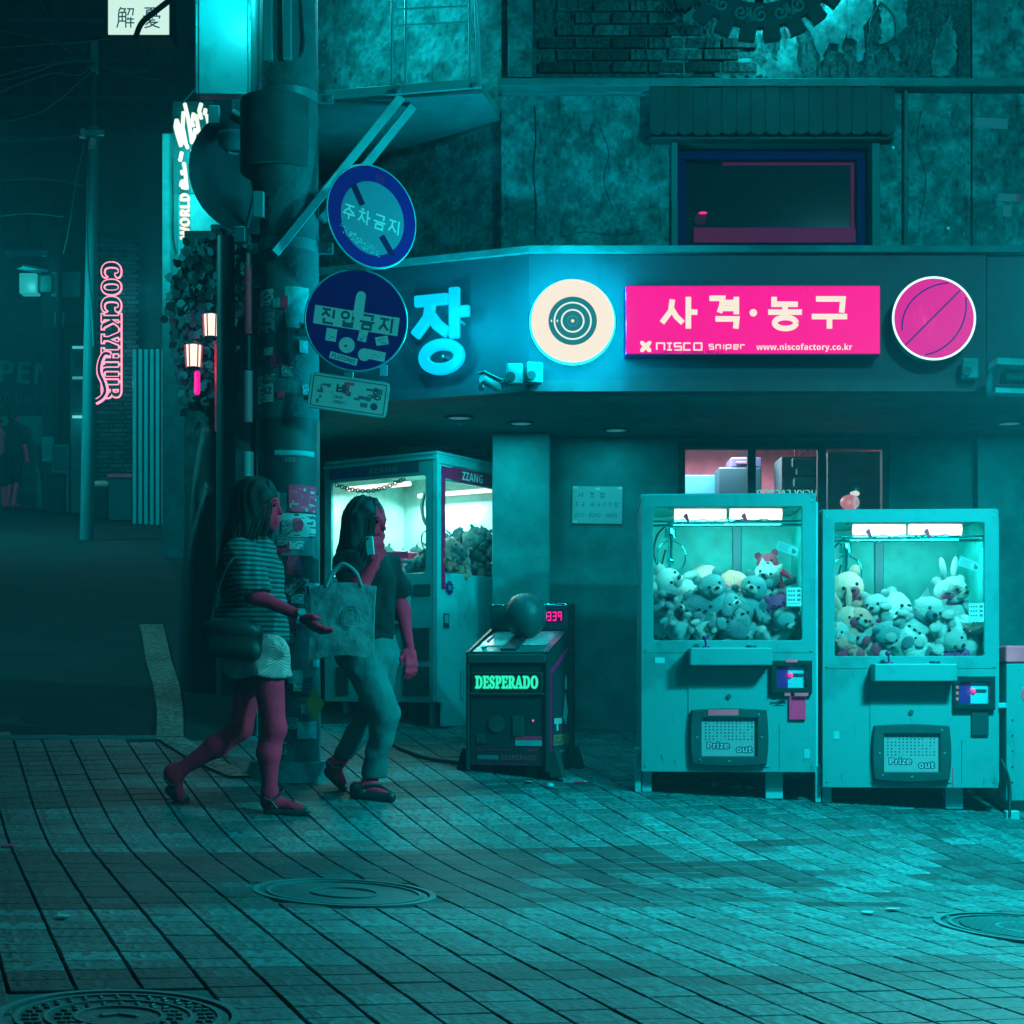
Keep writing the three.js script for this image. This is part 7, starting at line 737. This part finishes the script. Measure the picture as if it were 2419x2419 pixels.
// ---- woman striding in shorts, profile to the right
{
  const { t, d, B } = figure('person', 'woman striding in a striped top and white shorts, black bag at her hip', 690, 1915), skin = mat([0.9, 0.035, 0.11], { roughness: 0.8, specularIntensity: 0.25, tex: 'grain', bump: 'grainB', depth: 0.0012 });
  const J = { neck: B(598, 1272), head: B(618, 1197), chest: B(598, 1335), waist: B(606, 1450), pel: B(610, 1545), shR: B(588, 1318, -0.155), elR: B(618, 1412, -0.2), wrR: B(728, 1460, -0.24), shL: B(604, 1318, 0.155), elL: B(572, 1430, 0.2), wrL: B(536, 1540, 0.16), hipR: B(634, 1548, -0.085), knR: B(656, 1720, -0.09), anR: B(644, 1872, -0.08), hipL: B(592, 1548, 0.085), knL: B(562, 1722, 0.08), anL: B(408, 1828, 0.08) };
  const f = V(1, -0.06, 0.12).normalize(), s = V(-0.12, 0, 1).normalize(), hf = V(0.8, -0.6, 0.05).normalize();
  const body = [capsule(J.neck, J.head, 0.052, 0.05), capsule(B(598, 1300), J.chest, 0.075, 0.1), capsule(J.chest, J.waist, 0.105, 0.09), capsule(J.waist, J.pel, 0.095, 0.11), capsule(J.shL, J.shR, 0.05, 0.05), capsule(J.shR, J.elR, 0.044, 0.036), capsule(J.elR, J.wrR, 0.037, 0.024), capsule(J.shL, J.elL, 0.047, 0.038), capsule(J.elL, J.wrL, 0.038, 0.026), capsule(J.hipR, J.knR, 0.084, 0.052), capsule(J.knR, B(642, 1775, -0.085), 0.05, 0.052), capsule(B(642, 1775, -0.085), J.anR, 0.051, 0.031), capsule(J.hipL, J.knL, 0.084, 0.052), capsule(J.knL, B(505, 1763, 0.08), 0.05, 0.051), capsule(B(505, 1763, 0.08), J.anL, 0.05, 0.031), capsule(J.anR, B(640, 1893, -0.08), 0.036, 0.034), capsule(B(650, 1890, -0.08), B(706, 1903, -0.08), 0.034, 0.022), capsule(B(700, 1903, -0.09), B(726, 1906, -0.09), 0.018, 0.012), capsule(J.anL, B(396, 1824, 0.08), 0.036, 0.034), capsule(B(400, 1840, 0.08), B(420, 1888, 0.08), 0.034, 0.024), capsule(B(420, 1890, 0.08), B(436, 1904, 0.085), 0.02, 0.012)];
  part('body', [fieldMesh(body, 0.011, 0.035), fieldMesh(headPrims(J.head, f, up, s), 0.0045, 0.014), fieldMesh(handPrims(J.wrR, hf, V(-0.5, -0.55, 0.65).normalize().cross(hf).cross(hf).negate().normalize(), V(0.3, 0.35, 0.9).normalize(), 0.35), 0.004, 0.008), fieldMesh(handPrims(J.wrL, V(-0.2, -0.97, 0).normalize(), V(-0.97, 0.2, 0), V(0, 0, 1), 0.6), 0.004, 0.008)], skin, t);
  face(t, J.head, f, s, mat(0.02), mat([0.5, 0.02, 0.09]));
  part('hair', fieldMesh([blob(J.head.clone().add(V(-0.03, 0.026, 0)), 0.108, 0.118, 0.105), capsule(B(598, 1190), B(570, 1290), 0.1, 0.09), capsule(B(572, 1270), B(546, 1360), 0.088, 0.075), capsule(B(550, 1350), B(536, 1425), 0.055, 0.03), capsule(B(600, 1180, -0.06), B(585, 1290, -0.08), 0.04, 0.03), capsule(B(560, 1290, -0.07), B(548, 1390, -0.07), 0.035, 0.012), capsule(B(565, 1290, 0.07), B(552, 1390, 0.07), 0.035, 0.012)], 0.007, 0.02, (x, y, z) => { const p = V(x, y, z).sub(J.head), a = p.dot(f); return p.y < 0.05 ? a - 0.036 - Math.max(0, p.y) * 0.9 : -1; }, strands), mat(0.008, { roughness: 0.75 }), t);
  part('hair_lock', locks(J.head, f, s, 260, [B(540, 1420), B(552, 1400, -0.06), B(560, 1390, 0.05), B(575, 1340, -0.09), B(548, 1440)], 0.035), mat(0.007, { roughness: 0.7 }), t).userData.kind = 'stuff';
  const stripes = dataTex(64, (u, v) => (v % 0.5 < 0.27 ? 0.62 : 0.3) * (0.9 + 0.2 * vnoise(u, v, 16, 3)), true, 1); stripes.repeat.set(6, 22);
  const shirt = part('striped_top', fieldMesh([capsule(B(598, 1306), J.chest, 0.1, 0.128), capsule(J.chest, J.waist, 0.13, 0.135), capsule(J.waist, B(610, 1505), 0.135, 0.14), capsule(J.shL, J.shR, 0.066, 0.066), capsule(J.shR, J.elR, 0.072, 0.075), capsule(J.shL, J.elL, 0.072, 0.07), capsule(B(600, 1400, 0), B(556, 1470, 0), 0.11, 0.1)], 0.01, 0.035, (x, y, z) => { const p = V(x, y, z), a = J.elR.clone().sub(J.shR), b = J.elL.clone().sub(J.shL); const near = p.z > 0.1 && p.clone().sub(J.elR).dot(a.normalize()) > 0 ? p.clone().sub(J.elR).dot(a) : -1; const bot = B(0, 1512).y - y + 0.012 * Math.sin(x * 40 + z * 30); const q = p.clone().sub(J.elL); return Math.max(bot, near, y - B(0, 1268).y, z < -0.14 ? q.dot(b.normalize()) : -1); }, folds(0.06)), mat(0.5, { roughness: 0.95 }), t); shirt.material.map = stripes;
  part('shorts', fieldMesh([capsule(B(608, 1500), J.pel, 0.128, 0.128), capsule(J.hipR, J.knR, 0.108, 0.1), capsule(J.hipL, J.knL, 0.11, 0.1), blob(B(595, 1560), 0.15, 0.11, 0.15)], 0.01, 0.03, (x, y, z) => Math.max(B(0, 1600).y - y + 0.008 * Math.sin(x * 30), y - B(0, 1500).y), folds(0.05)), mat([0.34, 0.72, 0.7], { roughness: 0.9, tex: 'weave' }), t);
  const lt = M.black; const sole = (x0, y0, x1, y1, dz) => capsule(B(x0, y0, dz), B(x1, y1, dz), 0.026, 0.024);
  part('sandal', [fieldMesh([sole(642, 1911, 690, 1914, -0.08), sole(690, 1914, 728, 1914, -0.085)], 0.006, 0.01, (x, y, z) => y - B(0, 1907).y), tube([B(634, 1880, -0.13), B(650, 1886, -0.13), B(678, 1864, -0.1), B(650, 1868, -0.04), B(630, 1880, -0.08), B(634, 1880, -0.13)], 0.006, 30, 6), tube([B(650, 1886, -0.13), B(665, 1905, -0.125)], 0.006, 8, 6), fieldMesh([capsule(B(700, 1900, -0.08), B(724, 1906, -0.085), 0.03, 0.018)], 0.005, 0.01)], lt, t);
  part('sandal', [fieldMesh([sole(394, 1868, 432, 1908, 0.08)], 0.006, 0.01, (x, y, z) => { const p = V(x, y, z).sub(B(394, 1868, 0.08)); return -(p.x * -0.55 + p.y * -0.83) - 0.012 + 0.0; }), tube([B(384, 1838, 0.03), B(400, 1856, 0.03), B(420, 1850, 0.08), B(404, 1832, 0.12), B(386, 1836, 0.1)], 0.006, 24, 6), fieldMesh([capsule(B(408, 1875, 0.08), B(428, 1890, 0.08), 0.03, 0.024)], 0.006, 0.01)], lt, t);
  part('watch', [new THREE.TorusGeometry(0.031, 0.006, 8, 24).applyQuaternion(new THREE.Quaternion().setFromUnitVectors(V(0, 0, 1), J.wrR.clone().sub(J.elR).normalize())).translate(J.wrR.x, J.wrR.y, J.wrR.z), new THREE.CylinderGeometry(0.018, 0.018, 0.01, 20).rotateX(Math.PI / 2 - 0.6).translate(J.wrR.x + 0.008, J.wrR.y + 0.016, J.wrR.z + 0.026)], mat(0.6, { roughness: 0.25, metalness: 0.4 }), t);
  // shoulder bag, a thing of its own
  const c = B(568, 1506, -0.19).add(t.position), b = thing('shoulder_bag', 'black shoulder bag at the hip of the woman in white shorts', 'bag', V(c.x, c.y - 0.09, c.z)); part('pouch', fieldMesh([blob(V(0, 0.09, 0), 0.135, 0.085, 0.05, -0.12), capsule(V(-0.09, 0.04, 0), V(0.09, 0.02, 0), 0.045, 0.045), capsule(V(-0.1, 0.13, 0), V(0.1, 0.11, 0), 0.035, 0.035)], 0.008, 0.03), mat(0.025, { roughness: 0.55 }), b); part('strap', tube([V(-0.1, 0.14, 0.02), V(-0.06, 0.3, 0.05), V(0.0, 0.42, 0.08), V(0.045, 0.47, -0.02), V(0.06, 0.38, -0.16)].map((v) => v), 0.008, 40, 6), mat(0.025), b); part('flap', fieldMesh([blob(V(0.0, 0.125, 0.03), 0.12, 0.045, 0.03, -0.12)], 0.007, 0.02), mat(0.03, { roughness: 0.5 }), b);
}
// ---- woman in a dark tee and pale jeans, hand raised to her mouth
{
  const { t, d, B } = figure('person', 'woman with long hair in a dark tee and faded jeans, hand at her mouth', 885, 1880), skin = mat([0.9, 0.035, 0.11], { roughness: 0.8, specularIntensity: 0.25, tex: 'grain', bump: 'grainB', depth: 0.0012 });
  const J = { neck: B(866, 1302), head: B(872, 1236), chest: B(872, 1370), waist: B(880, 1460), pel: B(876, 1545), shR: B(828, 1336, -0.11), elR: B(858, 1402, -0.22), wrR: B(896, 1336, -0.22), shL: B(918, 1336, 0.1), elL: B(946, 1440, 0.14), wrL: B(966, 1530, 0.06), hipR: B(852, 1550, -0.06), knR: B(912, 1682, -0.1), anR: B(880, 1838, -0.06), hipL: B(900, 1552, 0.07), knL: B(868, 1690, 0.1), anL: B(800, 1800, 0.1) };
  const f = V(0.86, -0.08, 0.5).normalize(), s = V(-0.5, 0, 0.86).normalize();
  const body = [capsule(J.neck, J.head, 0.05, 0.05), capsule(B(868, 1320), J.chest, 0.07, 0.1), capsule(J.chest, J.waist, 0.1, 0.085), capsule(J.waist, J.pel, 0.09, 0.11), capsule(J.shL, J.shR, 0.048, 0.048), capsule(J.shR, J.elR, 0.045, 0.042), capsule(J.elR, J.wrR, 0.041, 0.026), capsule(J.shL, J.elL, 0.045, 0.037), capsule(J.elL, J.wrL, 0.037, 0.025), capsule(J.hipR, J.knR, 0.08, 0.05), capsule(J.knR, J.anR, 0.05, 0.034), capsule(J.hipL, J.knL, 0.08, 0.05), capsule(J.knL, J.anL, 0.05, 0.033)];
  part('body', [fieldMesh(body, 0.012, 0.035), fieldMesh(headPrims(J.head, f, up, s), 0.0045, 0.014), fieldMesh(handPrims(J.wrR, V(0.15, 0.97, 0.1).normalize(), V(0.6, -0.1, 0.8).normalize(), V(0.8, 0, -0.6).normalize(), 0.75), 0.004, 0.008), fieldMesh(handPrims(J.wrL, V(0.1, -0.98, 0.1).normalize(), V(0.6, 0.1, 0.8).normalize(), V(-0.8, 0, 0.6).normalize(), 0.35), 0.004, 0.008)], skin, t);
  const feet = mat([0.9, 0.035, 0.11], { specularIntensity: 0.25, roughness: 0.55 }); part('bare_foot', fieldMesh([capsule(J.anR, B(868, 1856, -0.06), 0.036, 0.034), capsule(B(870, 1856, -0.06), B(920, 1872, -0.1), 0.034, 0.02)], 0.006, 0.02), feet, t); part('bare_foot', fieldMesh([capsule(J.anL, B(780, 1806, 0.1), 0.034, 0.033), capsule(B(784, 1812, 0.1), B(806, 1850, 0.08), 0.033, 0.02)], 0.006, 0.02), feet, t);
  face(t, J.head, f, s, mat(0.02), mat([0.2, 0.05, 0.1]));
  part('hair', fieldMesh([blob(J.head.clone().add(V(-0.024, 0.026, -0.012)), 0.1, 0.112, 0.1), capsule(B(845, 1230, 0.0), B(830, 1330, 0.0), 0.08, 0.075), capsule(B(832, 1320, 0.02), B(822, 1400, 0.02), 0.07, 0.04), capsule(B(848, 1230, -0.08), B(836, 1350, -0.1), 0.038, 0.022), capsule(B(875, 1215, -0.08), B(862, 1290, -0.085), 0.03, 0.02)], 0.007, 0.02, (x, y, z) => { const p = V(x, y, z).sub(J.head), a = p.dot(f); return p.y < 0.055 ? a - 0.034 - Math.max(0, p.y) * 0.9 : -1; }, strands), mat(0.012, { roughness: 0.75 }), t);
  part('hair_lock', locks(J.head, f, s, 240, [B(822, 1400, 0.0), B(832, 1380, -0.07), B(815, 1370, 0.05), B(845, 1350, -0.1)], 0.03), mat(0.007, { roughness: 0.7 }), t).userData.kind = 'stuff';
  part('dark_tee', fieldMesh([capsule(B(868, 1330), J.chest, 0.095, 0.12), capsule(J.chest, J.waist, 0.12, 0.118), capsule(J.waist, B(878, 1505), 0.12, 0.125), capsule(J.shL, J.shR, 0.06, 0.06), capsule(J.shR, J.elR, 0.064, 0.064), capsule(J.shL, J.elL, 0.062, 0.06)], 0.01, 0.03, (x, y, z) => { const p = V(x, y, z), a = J.elR.clone().sub(J.shR), la = a.length(), b = J.elL.clone().sub(J.shL), lb = b.length(); a.divideScalar(la); b.divideScalar(lb); const u = p.clone().sub(J.shR).dot(a) - la * 0.72, w = p.clone().sub(J.shL).dot(b) - lb * 0.72; return Math.max(B(0, 1512).y - y, y - B(0, 1304).y, p.z > 0.13 ? u : -1, p.x > B(935, 0).x ? w : -1); }, folds(0.06)), mat(0.035, { roughness: 0.9, tex: 'weave' }), t);
  part('jeans', fieldMesh([capsule(B(878, 1500), J.pel, 0.118, 0.128), capsule(J.hipR, J.knR, 0.098, 0.072), capsule(J.knR, B(884, 1828, -0.06), 0.07, 0.056), capsule(J.hipL, J.knL, 0.098, 0.072), capsule(J.knL, B(806, 1788, 0.1), 0.068, 0.054), blob(B(850, 1545, 0.02), 0.12, 0.1, 0.12)], 0.01, 0.028, (x, y, z) => Math.max(y - B(0, 1498).y, B(0, x > B(845, 0).x ? 1836 : 1796).y - y), folds(0.035)), mat(0.2, { roughness: 0.95, tex: 'grain', bump: 'plasterB', depth: 0.008 }), t); part('knee_rip', [capsule, 0].slice(2).concat([box(0.04, 0.02, 0.01, 0, 0, 0, 0.004).translate(B(918, 1678, -0.172).x, B(0, 1678).y, B(918, 1678, -0.172).z)]), feet, t);
  const sh = mat(0.025, { roughness: 0.5 }); part('flat_shoe', [fieldMesh([capsule(B(846, 1872, -0.06), B(926, 1879, -0.1), 0.036, 0.03)], 0.006, 0.01, (x, y, z) => y - B(0, 1866).y), fieldMesh([capsule(B(846, 1860, -0.06), B(858, 1868, -0.07), 0.036, 0.036)], 0.006, 0.01), tube([B(868, 1850, -0.11), B(900, 1852, -0.1), B(935, 1872, -0.11)], 0.008, 16, 6)], sh, t); part('flat_shoe', [fieldMesh([capsule(B(776, 1826, 0.1), B(806, 1858, 0.08), 0.034, 0.028)], 0.006, 0.01, (x, y, z) => { const p = V(x, y, z).sub(B(776, 1826, 0.1)); return p.x * 0.73 + p.y * 0.68 - 0.006; }), tube([B(768, 1800, 0.05), B(784, 1815, 0.04), B(806, 1812, 0.06), B(800, 1796, 0.14)], 0.008, 16, 6)], sh, t);
  const ph = thing('phone', 'pale phone held up in the raised hand of the woman in jeans', 'phone', B(886, 1300, -0.26).add(t.position)); part('case', box(0.04, 0.09, 0.012, 0, 0.0, 0, 0.005).rotateZ(0.1).rotateY(-0.3), mat(0.7, { roughness: 0.3 }), ph); part('camera_lens', disc(0.006, 0.003, -0.008, 0.034, 0.008, 12).rotateY(-0.3), M.black, ph);
  // canvas tote hanging from her near arm
  const c = B(826, 1555, -0.26).add(t.position), tb = thing('tote_bag', 'big pale canvas tote bag hanging in front of the woman in jeans', 'bag', c); const w = 150 * d / F, h = 165 * d / F, g = new THREE.BoxGeometry(w, h, 0.07, 26, 26, 6), p = g.attributes.position; for (let i = 0; i < p.count; i++) { const x = p.getX(i) / w, y = p.getY(i) / h, z = p.getZ(i), pull = 1 - 0.25 * Math.abs(y) ** 2; const wr = (fbm(x * 0.5 + 0.3, y * 0.6 + 0.2, 6, 4, 41) - 0.5) * 0.03; p.setXYZ(i, p.getX(i) * (1 - 0.04 * Math.cos(y * 3)) + 0.02 * y, p.getY(i) + 0.012 * Math.cos(x * 5), z * pull * (1 - 1.5 * (x * x)) + wr); } g.computeVertexNormals(); part('pouch', g.translate(0, h / 2, 0).rotateZ(0.03), mat([0.02, 0.3, 0.32], { roughness: 0.95, tex: 'grain', bump: 'plasterB', depth: 0.006 }), tb);
  for (const z of [0.03, -0.03]) part('strap', tube([V(-0.08, h - 0.01, z), V(-0.05, h + 0.06, z), V(0.0, h + 0.1, z + 0.01), V(0.06, h + 0.06, z), V(0.09, h - 0.01, z)], 0.009, 24, 6), mat([0.02, 0.26, 0.28], { roughness: 0.9 }), tb); part('print', [0.05, 0.036, 0.02].map((r, i) => new THREE.TorusGeometry(r, 0.0022, 5, 30, 4.6 - i).rotateZ(i * 1.3).translate(0.045, h * 0.56, 0.04)), mat([0.01, 0.16, 0.19], { roughness: 0.95 }), tb);
}
// ---- two people far up the lane
{
  const small = (px, pyF, pyT, label, shirtM, turn) => { const d = 31.5, h = (pyF - pyT) * d / F, base = V(PX(px, d), PY(pyF, d), -d), t = thing('person', label, 'person', base, turn), k = h / 1.7, q = (x, y, z) => V(x * k, y * k, z * k), sk = mat([0.85, 0.03, 0.14], { roughness: 0.6 });
    part('body', fieldMesh([capsule(q(0, 1.42, 0), q(0, 1.58, 0), 0.05, 0.05), blob(q(0, 1.58, 0), 0.085, 0.115, 0.09), capsule(q(0, 1.35, 0), q(0, 1.0, 0), 0.13, 0.12), capsule(q(-0.18, 1.36, 0), q(0.18, 1.36, 0), 0.06, 0.06), capsule(q(0.2, 1.36, 0), q(0.27, 1.08, 0.02), 0.048, 0.04), capsule(q(0.27, 1.08, 0.02), q(0.33, 0.82, 0.06), 0.04, 0.04), capsule(q(-0.2, 1.36, 0), q(-0.25, 1.05, 0), 0.048, 0.04), capsule(q(-0.25, 1.05, 0), q(-0.27, 0.8, 0.04), 0.04, 0.036), capsule(q(0.1, 0.95, 0), q(0.11, 0.5, 0.04), 0.085, 0.06), capsule(q(0.11, 0.5, 0.04), q(0.12, 0.06, -0.03), 0.055, 0.04), capsule(q(-0.1, 0.95, 0), q(-0.1, 0.5, -0.02), 0.085, 0.06), capsule(q(-0.1, 0.5, -0.02), q(-0.1, 0.06, -0.12), 0.055, 0.04), capsule(q(0.12, 0.04, -0.03), q(0.13, 0.03, 0.1), 0.04, 0.03), capsule(q(-0.1, 0.04, -0.12), q(-0.1, 0.03, 0.02), 0.04, 0.03)], 0.018, 0.04), sk, t);
    part('shirt', fieldMesh([capsule(q(0, 1.38, 0), q(0, 0.98, 0), 0.155, 0.15), capsule(q(-0.2, 1.36, 0), q(0.2, 1.36, 0), 0.075, 0.075), capsule(q(0.2, 1.36, 0), q(0.26, 1.12, 0), 0.07, 0.065), capsule(q(-0.2, 1.36, 0), q(-0.25, 1.12, 0), 0.07, 0.065)], 0.016, 0.04), shirtM, t); part('trousers', fieldMesh([capsule(q(0, 1.0, 0), q(0, 0.9, 0), 0.15, 0.15), capsule(q(0.1, 0.95, 0), q(0.11, 0.46, 0.04), 0.1, 0.085), capsule(q(-0.1, 0.95, 0), q(-0.1, 0.46, -0.02), 0.1, 0.085)], 0.016, 0.04), mat(0.015, { roughness: 0.9 }), t); part('hair', fieldMesh([blob(q(0, 1.62, -0.02), 0.105, 0.1, 0.11), blob(q(0, 1.56, -0.05), 0.095, 0.1, 0.07)], 0.014, 0.03, (x, y, z) => Math.min(z - 0.05 * k, -(y - 1.6 * k))), mat(0.015, { roughness: 0.7 }), t); };
  small(33, 1200, 967, 'person in a dark shirt and short trousers walking up the lane', mat(0.025, { roughness: 0.9 }), 2.7); small(-6, 1200, 985, 'person in pinkish clothes partly hidden beside the walker in dark', mat([0.4, 0.1, 0.18], { roughness: 0.9 }), 0.4);
}
renderer.render(scene, camera);
